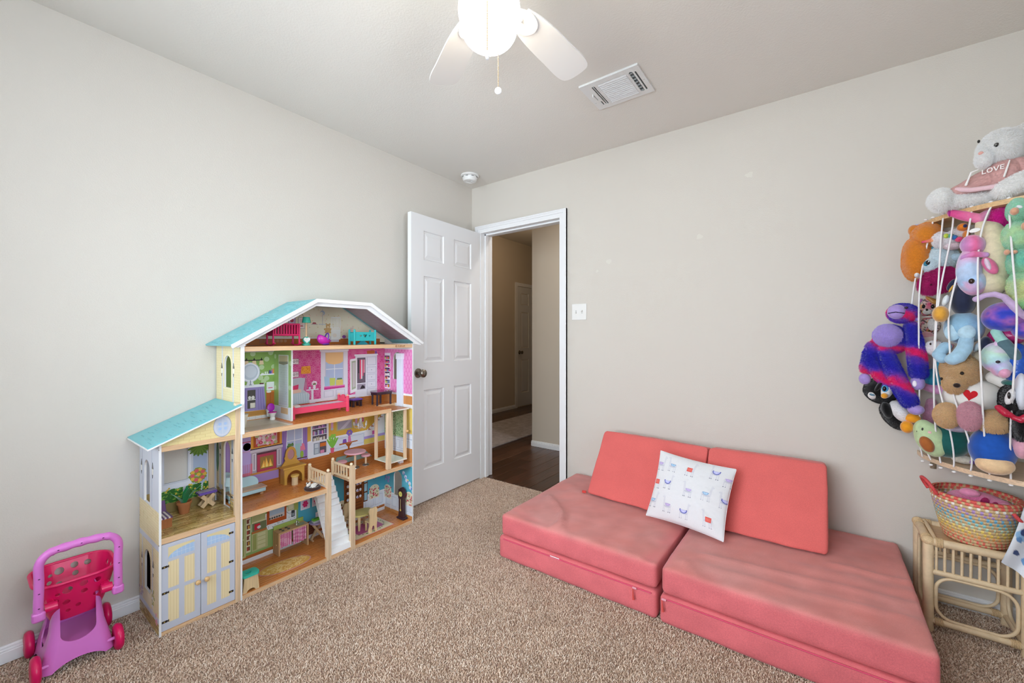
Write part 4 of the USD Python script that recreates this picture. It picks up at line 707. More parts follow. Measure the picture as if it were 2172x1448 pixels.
pr(gm, on_back(XF - .002), 'oval_window', [(affinity.scale(oval, 1.0, 1.04), '#9fa7b8'), (oval.buffer(-.002), '#c6cbd8'), (oval.buffer(-.011), '#bac6d8'), ([B(.656, .7925, .72, .7938), B(.6874, .75, .6887, .836)], '#cdd3df'), ([disc(.678, .803, .006), disc(.699, .803, .006), disc(.678, .782, .006), disc(.699, .782, .006)], '#a4bfe2')], 'satin')
for k, (y0, y1) in enumerate(((.481, .6095), (.611, .7365))):
    d_ = dg(dh, 'cupboard_door', (box(XF - .010, XF - .002, y0, y1, .0165, .358, .001), '#c3c8d5'), 'satin')
    F = on_back(XF - .002); w = y1 - y0; c_ = y0 + w / 2
    inn = B(y0 + .021, .045, y1 - .021, .315)
    cols = [B(y0 + .021, .045, c_ - .009, .165), B(c_ + .009, .045, y1 - .021, .165), B(y0 + .021, .18, c_ - .009, .285), B(c_ + .009, .18, y1 - .021, .285)]
    a0, a1 = (y0 + .021, y1 - .021)
    fan = affinity.scale(sg.Point(a1 if k == 0 else a0, .297).buffer(a1 - a0, quad_segs=12), 1, .036 / (a1 - a0), origin=(a0, .297)).intersection(B(a0, .297, a1, .36))
    pr(d_, F, 'printed_panelling', [(inn.union(B(a0, .297, a1, .342)), '#e2d2a4'), (cols, '#ead9ae'), ([B(y, z0, y + .0007, z1) for z0, z1 in ((.045, .165), (.18, .285)) for y in np.arange(y0 + .028, y1 - .022, .0095)], '#cdb985'), ([B(c_ - .009, .045, c_ + .009, .285), B(y0 + .021, .165, y1 - .021, .18), B(y0 + .021, .285, y1 - .021, .297)], '#c3c8d5'), (fan, '#a9c6e6'), (shapely.union_all([B(a0 + .014 * j, .297, a0 + .0012 + .014 * j, .333) for j in range(1, 7)] + [B(a0, .312, a1, .3132)]).intersection(fan), '#d5deea')], 'print', B(y0, .0165, y1, .358))
    hy = (y0 + .001) if k == 0 else (y1 - .024)
    for z in ((.052, .165, .268) if k == 0 else (.06, .192, .318)):
        pr(d_, F, 'printed_hinge', [([B(hy, z - .004, hy + .017, z + .004), affinity.rotate(B(hy + (.012 if k == 0 else -.001), z - .0015, hy + (.024 if k == 0 else .011), z + .0015), 35), affinity.rotate(B(hy + (.012 if k == 0 else -.001), z - .0015, hy + (.024 if k == 0 else .011), z + .0015), -35)], '#2f2b28'), (disc(hy + .008, z, .002), '#c9a94f')], 'print', B(y0, .0165, y1, .358))
    ky = .597 if k == 0 else .628
    kn = R(lathe([(0, 0), (.004, 0), (.0045, .006), (.008, .009), (.0098, .014), (.009, .019), (.005, .022), (0, .0225)], 20), (0, 1, 0), 90)
    dg(d_, 'knob', (T(kn, (XF - .0025, ky, .163)), '#d9b27c'), 'wood_z', 40)
# wing roof
def slab(a, b, x0, x1, th):
    a, b = V(a), V(b); d = b - a; n = V([-d[1], d[0]]) / np.linalg.norm(d) * th
    return to_plane(ext(P([a, b, b + n, a + n]), x1 - x0), (x0, 0, 0), (0, 1, 0), (0, 0, 1))
TEAL = '#6fb9c2'
def shingles(parent, a, b, x0, x1, th, n, seed, flip=False):
    a, b = V(a), V(b); d = (b - a); L = np.linalg.norm(d); d /= L; nn = V([-d[1], d[0]])
    g = random.Random(seed); o1, o2 = [], []
    for _ in range(n):
        u, v = g.uniform(.01, L - .02), g.uniform(.01, x1 - x0 - .06)
        (o1 if g.random() < .6 else o2).append(B(v, u, v + g.uniform(.02, .05), u + .0016))
    org = V([x1, *(a + nn * th)])
    pl = lambda m: to_plane(m, org, (-1, 0, 0), (0, *d))
    # (-1,0,0) x (0,d) points up and out when d runs towards larger y
    pr(parent, pl, 'printed_shingles', [(o1, '#9fd3d8'), (o2, '#5aa6b2')], 'print')
wr = dg(dh, 'wing_roof', [(slab((.436, .748), (.7555, .876), XK - .006, XF + .020, .005), TEAL), (slab((.4345, .7425), (.757, .8705), XK - .006, XF + .022, .0055), '#ece9e6')], 'satin', False)
def pl_roof(a, b, x1, th):
    a, b = V(a), V(b); d = (b - a) / np.linalg.norm(b - a); n = V([-d[1], d[0]]); org = V([x1, *(a + n * th)])
    return lambda m: to_plane(m, org, (0, *d), (-1, 0, 0)), np.linalg.norm(b - a)
def shingles(parent, a, b, x0, x1, th, n, seed):
    pl, L = pl_roof(a, b, x1, th); g = random.Random(seed); o1, o2 = [], []
    # u x v = (0,d) x (-1,0,0) = (0,-d_z, d_y): the outer normal
    for _ in range(n):
        u, v = g.uniform(.01, L - .02), g.uniform(.01, x1 - x0 - .06)
        (o1 if g.random() < .6 else o2).append(B(u, v, u + .0016, v + g.uniform(.02, .05)))
    pr(parent, pl, 'printed_shingles', [(o1, '#8ac5cc'), (o2, '#66b0bb')], 'print')
shingles(wr, (.436, .748), (.7555, .876), XK, XF + .02, .005, 70, 21)
# main roof
RF = XF + .022
e0, e1, e2, e3 = (.716, 1.138), (1.097, 1.3665), (1.413, 1.3665), (1.797, 1.140)
rl = dg(dh, 'roof_panel', (slab(e0, e1, XK - .006, RF, .007), TEAL), 'satin', False)
shingles(rl, e0, e1, XK, RF, .007, 120, 22)
rt = dg(dh, 'roof_panel', (slab(e1, e2, XK - .006, RF, .007), TEAL), 'satin', False)
rr = dg(dh, 'roof_panel', (slab(e2, e3, XK - .006, RF, .007), TEAL), 'satin', False)
shingles(rr, e2, e3, XK, RF, .007, 120, 23)
# the printed underside of the right slope
d = V(e3) - V(e2); L_ = np.linalg.norm(d); d /= L_
pr(rr, lambda m: to_plane(m, (RF - .012, *e2), (-1, 0, 0), (0, *d)), 'printed_ceiling_tiles', [(B(0, .002, .28, L_ - .05), '#9d8795'), ([B(0, u, .28, u + .0008) for u in np.arange(.02, L_ - .05, .028)] + [B(v, .002, v + .0008, L_ - .05) for v in np.arange(.02, .28, .045)], '#7d6876')], 'print')
pr(rt, lambda m: to_plane(m, (RF - .012, *e1), (-1, 0, 0), (0, 1, 0)), 'printed_ceiling_tiles', [(B(0, .002, .28, .31), '#9d8795')], 'print')
# white fascia in two tiers, and white roof edges
outer = P([e0, e1, e2, e3, (e3[0] - .006, e3[1] - .012), (1.733, 1.138), (1.7345, 1.145), (1.396, 1.338), (1.100, 1.338), (.7735, 1.145), (.775, 1.138), (.745, 1.132)])
edge = P([e0, e1, e2, e3, (e3[0] - .004, e3[1] - .005), (1.411, 1.3575), (1.099, 1.3575), (.720, 1.131)])
fs = dg(dh, 'fascia', [(to_plane(ext(outer.buffer(0), .007), (XF + .0005, 0, 0), (0, 1, 0), (0, 0, 1)), '#ecebeb'), (to_plane(ext(edge.buffer(.0015), .010), (RF - .009, 0, 0), (0, 1, 0), (0, 0, 1)), '#f0f0f0'),
    (to_plane(ext(shapely.union_all([P([e0, e1, (e1[0] - .003, e1[1] + .0068), (e0[0] - .004, e0[1] + .006)]), P([e1, e2, (e2[0] + .002, e2[1] + .007), (e1[0] - .003, e1[1] + .007)]), P([e2, e3, (e3[0] + .004, e3[1] + .006), (e2[0] + .002, e2[1] + .007)])]).buffer(.0006), .003), (RF - .001, 0, 0), (0, 1, 0), (0, 0, 1)), '#f0f0f0')], 'satin', False)
dg(fs, 'screw', [(cyl(.0025, .0012, (XF + .0073, y, z), 'x'), '#c9c7c4') for y, z in ((.775, 1.142),)], 'steel')
dg(fs, 'screw', [(cyl(.0025, .0012, (XF + .0073, y, z), 'x'), '#c9c7c4') for y, z in ((1.735, 1.143),)], 'steel')
# front edge trim of the main body
dg(dh, 'front_trim', (box(XF - .004, XF + .002, .757, .773, .742, 1.136, .0008), '#ebebee'), 'satin')
dg(dh, 'partition', (box(XK, -2.166, 1.022, 1.029, .748, 1.114), WHT), 'satin', False)
F = lambda m: (lambda k: to_plane(k, (0, 1.022, 0), (1, 0, 0), (0, 0, 1)))(trimesh.Trimesh(m.vertices * (1.047, 1.047, 1) + (0, 1.175 - 1.175 * 1.047, 0), m.faces, process=False))
cl = B(-2.254, .772, -2.072, 1.116)
pt = '/World/dollhouse/partition'
pr(pt, F, 'printed_shower', [(cl, '#93b663'), ([disc(-2.24, 1.08, .012), disc(-2.079, 1.05, .012), disc(-2.085, .93, .012), disc(-2.24, .92, .012)], '#bdd3a0'), (B(XK, .748, XF, .832), '#dfe6ee'), (B(-2.203, .834, -2.100, 1.090), '#dfe4e6'), (B(-2.198, 1.05, -2.106, 1.086), '#cdbf9c'), (P([(-2.200, 1.055), (-2.104, 1.058), (-2.104, 1.046), (-2.150, 1.040), (-2.200, 1.044)]), '#8f8a7c'), (B(-2.197, .838, -2.107, 1.04), '#c9d3d4'), ([B(-2.197, z, -2.107, z + .001) for z in np.arange(.846, 1.04, .012)], '#b4c2c4'), ([affinity.rotate(B(x, z, x + .014, z + .0012), a) for x, z, a in ((-2.18, 1.0, 50), (-2.15, .95, -60), (-2.13, .90, 40), (-2.185, .93, 70))], '#97a6a8'), (B(-2.177, .797, -2.104, .827), '#d9b88a')], 'print', cl)
# stairs, posts, railings
steps, pro = 12, []
x0s, x1s, z0s, z1s = -2.082, -2.290, .019, .384
for k in range(steps):
    xa = x0s + (x1s - x0s) * k / steps; za = z0s + (z1s - z0s) * (k + 1) / steps
    pro += [(xa + .004, za - (z1s - z0s) / steps * .95), (xa, za)]
pro += [(x1s, z1s), (x1s - .004, z1s - .03), (x0s - .025, z0s)]
st = P([(x0s + .002, z0s)] + pro).buffer(0)
dg(dh, 'staircase', (to_plane(ext(st, .118), (0, 1.305, 0), (1, 0, 0), (0, 0, 1)), '#eef0f2'), 'satin', False)
for y0, y1, z1 in ((1.160, 1.186, .462), (1.299, 1.327, .466)):
    dg(dh, 'stair_post', (box(XF - .020, XF + .001, y0, y1, .0, z1, .0015), MAPLE), 'wood_z')
dg(dh, 'elevator_post', (box(XF - .020, XF + .001, 1.539, 1.568, .384, .726, .0015), MAPLE), 'wood_z')
RC = '#e3c9a3'
for y in (1.165, 1.300):
    r = dg(dh, 'railing', [(box(-2.253, XF - .019, y - .0055, y + .0055, .452, .464, .002), RC), (box(-2.253, XF - .019, y - .005, y + .005, .392, .403, .002), RC)], 'wood_x')
    dg(r, 'railing_post', (box(-2.268, -2.253, y - .008, y + .008, .384, .467, .0015), RC), 'wood_z')
    for x in (-2.268 + .0075, XF - .010): dg(r, 'ball_finial', (ball(.0088, (x, y + (.008 if x > -2.1 else 0), .474), 2), '#ead7b8'), 'wood_z', True)
    for x in np.linspace(-2.228, -2.118, 5): dg(r, 'baluster', (box(x - .0035, x + .0035, y - .0035, y + .0035, .403, .452), RC), 'wood_z')
# elevator
el = dg(dh, 'elevator_floor', (box(-2.240, -2.088, 1.563, 1.694, .412, .418, .001), '#dbe5d8'), 'satin')
dg(el, 'elevator_roof', (box(-2.250, -2.080, 1.572, 1.705, .727, .7335, .001), '#c58a58'), 'satin')
dg(el, 'floor_edge', (box(-2.0875, -2.0855, 1.563, 1.694, .4115, .4185), '#efe8dc'), 'satin')
dg(el, 'roof_edge', (box(-2.080, -2.078, 1.572, 1.705, .7265, .734), '#efe8dc'), 'satin')
for x, y in ((-2.232, 1.571), (-2.232, 1.686), (-2.096, 1.686)): dg(el, 'car_post', (box(x - .008, x + .008, y - .008, y + .008, .418, .727, .001), '#dcbf9e'), 'wood_z')
dg(el, 'knob', (ball(.009, (-2.082, 1.694, .588), 2), '#d2a874'), 'wood_z', True)
dg(el, 'foot', (box(-2.14, -2.12, 1.665, 1.694, .3845, .412), '#e4e4ea'), 'satin')
dg(dh, 'wall_column', [(box(-2.213, -2.160, 1.712, 1.7275, .7335, 1.072, .001), '#dbe2f0'), (box(-2.219, -2.154, 1.710, 1.7275, 1.036, 1.075, .001), '#e6ebf4')], 'satin')
# maker's name on the attic floor's edge
nm = dg(fa, 'printed_name', [(to_plane(meshkit.text_mesh('KidKraft', .0105, .0004), (XF + .0004, 1.615, 1.1195), (0, 1, 0), (0, 0, 1)), '#8a4f24'), (to_plane(ext(disc(1.603, 1.1245, .0065).difference(disc(1.603, 1.1245, .004)), .0004), (XF + .0004, 0, 0), (0, 1, 0), (0, 0, 1)), '#8a4f24')], 'print', False)
for x, y, z in ((-2.072, YL - .001, .735), (-2.072, YL - .001, .36), (-2.372 + .02, YL - .001, .41)): dg(dh, 'screw', (cyl(.003, .002, (x - .005, y, z), 'y'), '#b9b7b2'), 'steel')
# ---------------------------------------------------------------- the doll furniture, room by room
def tb(p, name, pieces, mat='satin', smooth=30, label=None): return geo(p, name, pieces, mat, smooth, label)
def yz(poly, t, x=0): return to_plane(ext(poly, t), (x - t / 2, 0, 0), (0, 1, 0), (0, 0, 1))       # board seen from the front (+x)
def xz(poly, t, y=0): return to_plane(ext(poly, t), (0, y + t / 2, 0), (1, 0, 0), (0, 0, 1))       # board seen from the side
# attic
ZA, ZB, ZL, ZK, ZW = 1.1352, .7485, .3845, .0196, .3855
PK = '#d81e62'
t = thing('toy_crib', 'hot pink slatted doll crib on rockers in the attic', 'doll crib', (-2.205, 1.0, ZA))
tb(t, 'mattress_base', (box(-.034, .034, -.062, .062, .050, .058, .001), PK))
for x in (-.034, .034):
    tb(t, 'rail', [(box(x - .003, x + .003, -.066, .066, .106, .114, .001), PK), (box(x - .003, x + .003, -.066, .066, .052, .060, .001), PK)])
    for y in np.linspace(-.054, .054, 9): tb(t, 'slat', (box(x - .0022, x + .0022, y - .0035, y + .0035, .058, .108), PK))
    for y in (-.064, .064): tb(t, 'leg', (box(x - .0035, x + .0035, y - .0035, y + .0035, .004, .112, .001), PK))
for y in (-.064, .064):
    tb(t, 'end_panel', (box(-.034, .034, y - .0025, y + .0025, .056, .110), PK))
    tb(t, 'rocker', (tube([(x, y, .003 + .010 * (x / .05) ** 2) for x in np.linspace(-.052, .052, 11)], .0034, 8), PK))
TQ = '#3fb59c'
t = thing('toy_floor_lamp', 'teal shaded wooden doll floor lamp with heart base in the attic', 'doll lamp', (-2.185, 1.108, ZA))
tb(t, 'base', (lathe([(0, 0), (.021, 0), (.021, .009), (.018, .011), (0, .011)], 24), TQ))
heart = sg.Polygon([(.0165 * math.sin(a) ** 3, .0125 * math.cos(a) - .005 * math.cos(2 * a) - .002 * math.cos(3 * a) - .001 * math.cos(4 * a)) for a in np.linspace(0, 2 * math.pi, 40)[:-1]])
tb(t, 'heart_disc', [(T(yz(sg.Point(0, 0).buffer(.0185, quad_segs=8), .010), (0, 0, .028)), TQ), (T(yz(heart.buffer(.001), .002, .006), (0, 0, .029)), '#eef0ec')], 'satin', False)
tb(t, 'pole', (cyl(.0042, .085, (0, 0, .044)), '#d9b48a'), 'wood_z')
tb(t, 'shade', (lathe([(.004, .120), (.022, .120), (.0165, .150), (.004, .150)], 28), TQ))
t = thing('toy_baby_carrier', 'purple and magenta doll baby carrier on the attic floor', 'doll carrier', (-2.195, 1.212, ZA))
sh = S(trimesh.creation.icosphere(3, 1.0), (.021, .040, .034)); sh.vertices[:, 2] = np.minimum(sh.vertices[:, 2], .006 - sh.vertices[:, 1] * .55)
tb(t, 'shell', (T(sh, (0, 0, .036)), '#c42aa8'), 'plastic', True)
tb(t, 'seat_pad', (T(R(S(ball(1), (.016, .030, .006)), (1, 0, 0), -29), (.0, .0, .042)), '#6a3fb0'), 'satin', True)
tb(t, 'handle', (tube([(.021 * math.cos(a), .010 + .010 * math.sin(a), .028 + .038 * math.sin(a)) for a in np.linspace(0, math.pi, 15)], .0035, 8), '#6f3fae'), 'plastic', True)
tb(t, 'foot', (T(S(ball(1), (.018, .022, .006)), (0, .008, .006)), '#6a3fb0'), 'plastic', True)
CY = '#2fb6b8'
t = thing('toy_cradle', 'turquoise doll cradle with heart cutouts in the attic', 'doll cradle', (-2.205, 1.457, ZA))
for x in (.026, -.026):
    pan = B(-.066, .022, .066, .074)
    for hx, hs in ((0, .75), (-.030, .42), (.030, .42)): pan = pan.difference(affinity.translate(affinity.scale(heart, hs, hs, origin=(0, 0)), hx, .052))
    tb(t, 'side_panel', (yz(pan, .006, x), CY), 'satin', False)
    for y in (-.070, .070): tb(t, 'post', [(box(x - .005, x + .005, y - .005, y + .005, .0, .082, .001), CY), (ball(.006, (x, y, .084), 2), CY)])
for y in (-.070, .070): tb(t, 'end_panel', (box(-.024, .024, y - .003, y + .003, .02, .070), CY))
tb(t, 'rocking_foot', (yz(sg.Polygon([(-.04, .0), (.04, .0), (.02, .014), (.012, .022), (-.012, .022), (-.02, .014)]), .008), '#2798a8'), 'satin', False)
tb(t, 'mattress', (box(-.022, .022, -.066, .066, .03, .038, .002), '#e9eceb'), 'cotton')
# bathroom
t = thing('toy_toilet', 'white doll toilet with raised magenta lid in the green bathroom', 'doll toilet', (-2.292, .985, ZB))
tb(t, 'bowl', (lathe([(0, 0), (.013, 0), (.0125, .008), (.0105, .014), (.014, .026), (.0185, .034), (.0185, .037), (0, .037)], 24), '#e9e8e4'), 'gloss')
tb(t, 'tank', (rbox(-.034, -.019, -.017, .017, .016, .056, .004), '#e9e8e4'), 'gloss')
tb(t, 'seat', (T(lathe([(.009, 0), (.019, 0), (.020, .002), (.019, .004), (.009, .004)], 24), (0, 0, .037)), '#c8189a'), 'plastic')
tb(t, 'lid', (T(R(S(ball(1), (.004, .0185, .0215)), (0, 1, 0), -10), (-.0185, 0, .062)), '#a81bb0'), 'plastic', True)
t = thing('toy_waste_basket', 'cream tapered doll basket beside the green bathroom wall', 'doll basket', (-2.205, .806, ZB))
tb(t, 'basket_body', (lathe([(0, 0), (.020, 0), (.029, .058), (.0305, .060), (.0305, .063), (.027, .063), (.018, .003), (0, .003)], 28), '#dcd6c6'), 'satin')
# bedroom
t = thing('toy_bed', 'coral pink wooden doll bed with white mattress and curved headboard', 'doll bed', (-2.245, 1.2, ZB))
BC = '#e5486a'
for x in (-.043, .043): tb(t, 'side_rail', (box(x - .004, x + .004, -.145, .150, .026, .058, .0015), BC))
tb(t, 'bed_slats', (box(-.040, .040, -.145, .150, .030, .036), BC))
tb(t, 'mattress', (box(-.038, .038, -.140, .148, .036, .056, .004), '#d9cdd6'), 'cotton')
tb(t, 'pillow', (T(S(ball(1), (.026, .022, .009)), (0, -.118, .060)), '#eee6e2'), 'cotton', True)
hb = shapely.union_all([B(-.042, .02, .042, .076), affinity.scale(sg.Point(0, .078).buffer(.022, quad_segs=8), 1, .8)]).difference(sg.Point(-.034, .092).buffer(.017, quad_segs=8)).difference(sg.Point(.034, .092).buffer(.017, quad_segs=8))
tb(t, 'headboard', (T(R(yz(hb, .008), (0, 0, 1), 90), (0, .156, 0)), BC), 'satin', False)
for x in (-.045, .045): tb(t, 'bedpost', [(box(x - .007, x + .007, .149, .163, 0, .090, .0015), BC), (ball(.006, (x, .156, .093), 2), '#e8b48f')])
tb(t, 'footboard', (T(R(yz(sg.Polygon([(-.043, .02), (.043, .02), (.043, .058), (.02, .070), (-.02, .070), (-.043, .058)]), .008), (0, 0, 1), 90), (0, -.151, 0)), BC), 'satin', False)
for x in (-.045, .045): tb(t, 'bedpost', [(box(x - .006, x + .006, -.157, -.145, 0, .064, .0015), BC), (ball(.005, (x, -.151, .066), 2), '#e8b48f')])
DK = '#33202a'
t = thing('toy_piano_stool', 'small dark doll stool with purple seat beside the pink bed', 'doll stool', (-2.318, 1.482, ZB))
tb(t, 'seat', (rbox(-.026, .026, -.036, .036, .040, .050, .004), '#6b47b5'), 'satin')
for x in (-.018, .018):
    for y in (-.026, .026): tb(t, 'leg', (box(x - .006, x + .006, y - .006, y + .006, 0, .040, .001), DK))
tb(t, 'apron', (box(-.022, .022, -.030, .030, .032, .040), DK))
t = thing('toy_piano_table', 'dark brown half hexagon doll table on slim legs by the pink wallpaper', 'doll table', (-2.262, 1.622, ZB))
top = sg.Polygon([(.052, -.058), (.052, .058), (.0, .072), (-.046, .040), (-.046, -.040), (.0, -.072)])
tb(t, 'tabletop', [(T(ext(top, .005), (0, 0, .082)), '#4a3147'), (T(ext(top.buffer(-.004), .014), (0, 0, .068)), DK)], 'gloss', False)
for x, y in ((.040, -.050), (.040, .050), (-.038, .030), (-.038, -.030)): tb(t, 'leg', (box(x - .005, x + .005, y - .005, y + .005, 0, .068, .001), DK))
# living room
LB = '#b3d3da'
t = thing('toy_chaise', 'pale blue doll chaise longue with wooden seat in the lilac living room', 'doll chaise', (-2.292, .855, ZL))
tb(t, 'base', (box(-.032, .034, -.080, .085, .014, .034, .003), LB))
tb(t, 'seat', (box(-.030, .037, -.080, .090, .034, .040, .002), '#c9a888'), 'wood_y')
bp = spline([(-.080, .135), (-.05, .125), (-.02, .098), (.01, .088), (.045, .086), (.066, .072), (.072, .040)], 24)
tb(t, 'backrest', (yz(sg.Polygon([(-.080, .036)] + [tuple(q_) for q_ in bp]), .010, -.034), LB), 'satin', False)
for y in (-.06, .068): tb(t, 'foot', (box(.012, .026, y - .007, y + .007, 0, .014, .001), '#b98a63'))
for y in (-.06, .068): tb(t, 'foot', (box(-.026, -.012, y - .007, y + .007, 0, .014, .001), '#b98a63'))
OC = '#d2a047'
t = thing('toy_vanity', 'ochre doll vanity table with an oval mirror in the living room', 'doll vanity', (-2.322, 1.101, ZL))
tb(t, 'tabletop', (box(-.030, .031, -.062, .062, .082, .092, .002), OC))
apron = B(-.053, .0, .053, .082).difference(affinity.scale(sg.Point(0, .030).buffer(.040, quad_segs=8), 1, .95)).difference(B(-.040, -.01, .040, .032))
tb(t, 'front_apron', (yz(apron, .006, .022), OC), 'satin', False)
for y in (-.054, .046): tb(t, 'side_panel', (box(-.024, .020, y, y + .008, 0, .082, .001), OC))
mf = sg.Polygon([(.036 * math.cos(a) * (1.0 if math.sin(a) < -.2 else .82), .145 + .046 * math.sin(a)) for a in np.linspace(0, 6.28, 40)]).union(sg.Polygon([(-.050, .092), (.050, .092), (.028, .122), (-.028, .122)])).intersection(B(-.06, .092, .06, .2))
mo = affinity.scale(sg.Point(0, .148).buffer(.019, quad_segs=10), 1, 1.45)
tb(t, 'mirror_frame', (yz(mf.difference(mo), .007, -.020), OC), 'satin', False)
tb(t, 'mirror', (yz(mo, .003, -.021), '#c9bfc9'), 'steel', False)
t = thing('toy_vanity_stool', 'round doll stool with a yellow top in front of the vanity', 'doll stool', (-2.268, 1.088, ZL))
tb(t, 'body', (cyl(.0155, .044), '#d9bd95'), 'wood_z'); tb(t, 'seat', (lathe([(0, .044), (.019, .044), (.0205, .047), (.0205, .051), (.019, .054), (0, .054)], 28), '#d8b25c'))
t = thing('toy_pet_bed', 'dark brown oval doll pet bed by the staircase railing', 'pet bed', (-2.118, 1.106, ZL))
rim = tube([(.022 * math.cos(a), .034 * math.sin(a), .011 + .004 * math.cos(a + 2.6)) for a in np.linspace(0, 2 * math.pi, 28)[:-1]], .009, 10, closed=True)
tb(t, 'bolster', (rim, '#3a2622'), 'velvet', True); tb(t, 'cushion', (T(S(ball(1), (.020, .032, .006)), (0, 0, .008)), '#2e1f1c'), 'velvet', True)
t = thing('toy_kitten', 'white spotted toy kitten curled in the brown pet bed', 'toy cat', (-2.116, 1.102, ZL + .012))
cb = blob(balls=[(0, -.018, .020, .0115), (-.002, -.025, .030, .0042), (.004, -.012, .031, .0042)], ells=[((0, .006, .011), (.014, .024, .011))], chains=[[(.010, .018, .006, .004), (.015, -.004, .006, .0035)]], edge=.003, it=5)
def spots(v):
    c = np.tile(lin('#e9e4dc'), (len(v), 1)); n = meshkit.noise(v * 130, 4); c[n > .68] = lin('#4a3f3a'); return c
tb(t, 'body', (cb, spots), 'plush', True); tb(t, 'eye', [(ball(.0014, (.0108, -.0215, .0225), 1), '#1c1a19')], 'gloss', True); tb(t, 'eye', [(ball(.0014, (.0108, -.0145, .0225), 1), '#1c1a19')], 'gloss', True)
PT = '#dba3b0'
t = thing('toy_pedestal_table', 'round pink doll pedestal table in the yellow dining end', 'doll table', (-2.268, 1.448, ZL))
tb(t, 'tabletop', (lathe([(0, .092), (.060, .092), (.063, .095), (.063, .099), (.060, .102), (0, .102)], 36), PT)); tb(t, 'pedestal', (cyl(.0068, .082, (0, 0, .010)), '#dcbc9a'), 'wood_z'); tb(t, 'foot', (lathe([(0, 0), (.026, 0), (.025, .004), (.014, .010), (0, .010)], 28), '#9aa09c'), 'steel')
for k, (x, y, lb) in enumerate(((-2.265, 1.520, 'pink round doll stool on a silver foot, right of the pedestal table'), (-2.250, 1.352, 'pink round doll stool behind the stair railing, left of the pedestal table'))):
    t = thing('toy_bar_stool', lb, 'doll stool', (x, y, ZL), group='pink stools at the pedestal table')
    tb(t, 'seat', (lathe([(0, .056), (.026, .056), (.028, .059), (.0275, .064), (.024, .068), (0, .069)], 28), PT)); tb(t, 'post', (cyl(.006, .050, (0, 0, .008)), '#dcbc9a'), 'wood_z'); tb(t, 'foot', (lathe([(0, 0), (.021, 0), (.0205, .004), (.012, .010), (0, .011)], 28), '#a9adab'), 'steel')
t = thing('toy_chandelier', 'clear plastic doll chandelier hanging in the yellow dining end', 'doll chandelier', (-2.215, 1.452, .7250))
tb(t, 'hanging_rod', [(cyl(.0012, .030, (0, 0, -.030)), '#c9c9cc'), (cyl(.008, .003, (0, 0, -.003)), '#d9d9dc')])
tb(t, 'body', (lathe([(0, -.095), (.006, -.092), (.012, -.084), (.018, -.078), (.012, -.066), (.007, -.050), (.010, -.038), (.006, -.030), (0, -.028)][::-1], 20), '#e6e9ee'), 'clear_plastic')
for k in range(5):
    a = k * 2 * math.pi / 5 + .3; c, s = math.cos(a), math.sin(a)
    tb(t, 'arm', [(tube([(c * r, s * r, z) for r, z in ((.010, -.080), (.022, -.092), (.034, -.088), (.038, -.074))], .0025, 6), '#e6e9ee'), (T(lathe([(0, 0), (.005, .002), (.006, .006), (.003, .020), (0, .024)], 10), (c * .038, s * .038, -.075)), '#eef0f4')], 'clear_plastic', 50)
t = thing('toy_tall_lamp', 'pale blue doll floor lamp leaning behind the porch archway', 'doll lamp', (-2.262, .792, ZL))
tb(t, 'base', (lathe([(0, 0), (.018, 0), (.018, .012), (0, .013)], 24), '#b9dbe2')); tb(t, 'pole', (tube([(0, 0, .010), (-.004, -.012, .085)], .006, 10), '#b9dbe2')); tb(t, 'shade', (T(lathe([(.004, 0), (.024, 0), (.017, .040), (.004, .040)], 24), (-.004, -.008, .085)), '#c3dfe6'))
# kitchen
t = thing('toy_kitchen_counter', 'wooden doll stove and sink counter with pink gingham curtains', 'doll stove', (-2.322, 1.094, ZK))
OW = '#c9a074'
tb(t, 'counter_top', (box(-.034, .034, -.080, .080, .114, .122, .001), OW), 'wood_y')
for y in (-.080, .072): tb(t, 'side_panel', (box(-.034, .034, y, y + .008, 0, .114, .001), OW), 'wood_z')
bs = B(-.078, .118, .080, .142).difference(sg.Polygon([(-.078, .142), (-.078, .138), (-.074, .142)]))
tb(t, 'backsplash', (yz(bs, .005, -.030), '#a5b85a'), 'satin', False)
for x, y in ((-.010, -.052), (.014, -.050), (-.010, -.022), (.014, -.020)): tb(t, 'burner', (cyl(.0075, .0012, (x, y, .122)), '#3f4044'))
tb(t, 'sink', (T(S(lathe([(.0, .0), (.014, .0), (.017, .002), (.0, .0015)], 24), (1.1, 1.4, 1)), (.006, .044, .1215)), '#d9cfc4'), 'steel')
tb(t, 'faucet', [(tube([(-.018, .038, .122), (-.018, .038, .136), (-.010, .038, .140), (-.004, .038, .134)], .0022, 8), '#c9ccd0'), (ball(.004, (-.018, .028, .125), 1), '#c9ccd0'), (ball(.004, (-.018, .048, .125), 1), '#c9ccd0')], 'steel')
def gingham(v):
    a = (np.floor(v[:, 1] / .0035) % 2); b = (np.floor(v[:, 2] / .0035) % 2)
    return np.array([lin('#f3dbe6'), lin('#d96fa0'), lin('#a83a74')])[(a + b).astype(int)]
def curtain(y0, y1, drop):
    ys = np.linspace(y0, y1, 30); zs = np.linspace(.112, 0, 30)
    g = [[(.030 + .004 * math.sin((y - y0) * 260) * (1.2 - z / .12), y + (.006 if y0 > 0 else -.002) * 0, .112 - (.112 - drop(y)) * k / 29) for y in ys] for k, z in enumerate(zs)]
    v = np.array(g).reshape(-1, 3); n = 30
    i, j = np.meshgrid(np.arange(n - 1), np.arange(n - 1), indexing='ij'); q0 = (i * n + j).ravel()
    f = np.vstack([np.stack([q0, q0 + n, q0 + 1], 1), np.stack([q0 + 1, q0 + n, q0 + n + 1], 1)])
    v2 = v - [.0012, 0, 0]; e = len(v)
    return trimesh.Trimesh(np.vstack([v, v2]), np.vstack([f, f[:, ::-1] + e]), process=False)
tb(t, 'curtain', (curtain(-.070, -.012, lambda y: .040 + .10 * abs(y + .068) * .5), gingham), 'print', True)
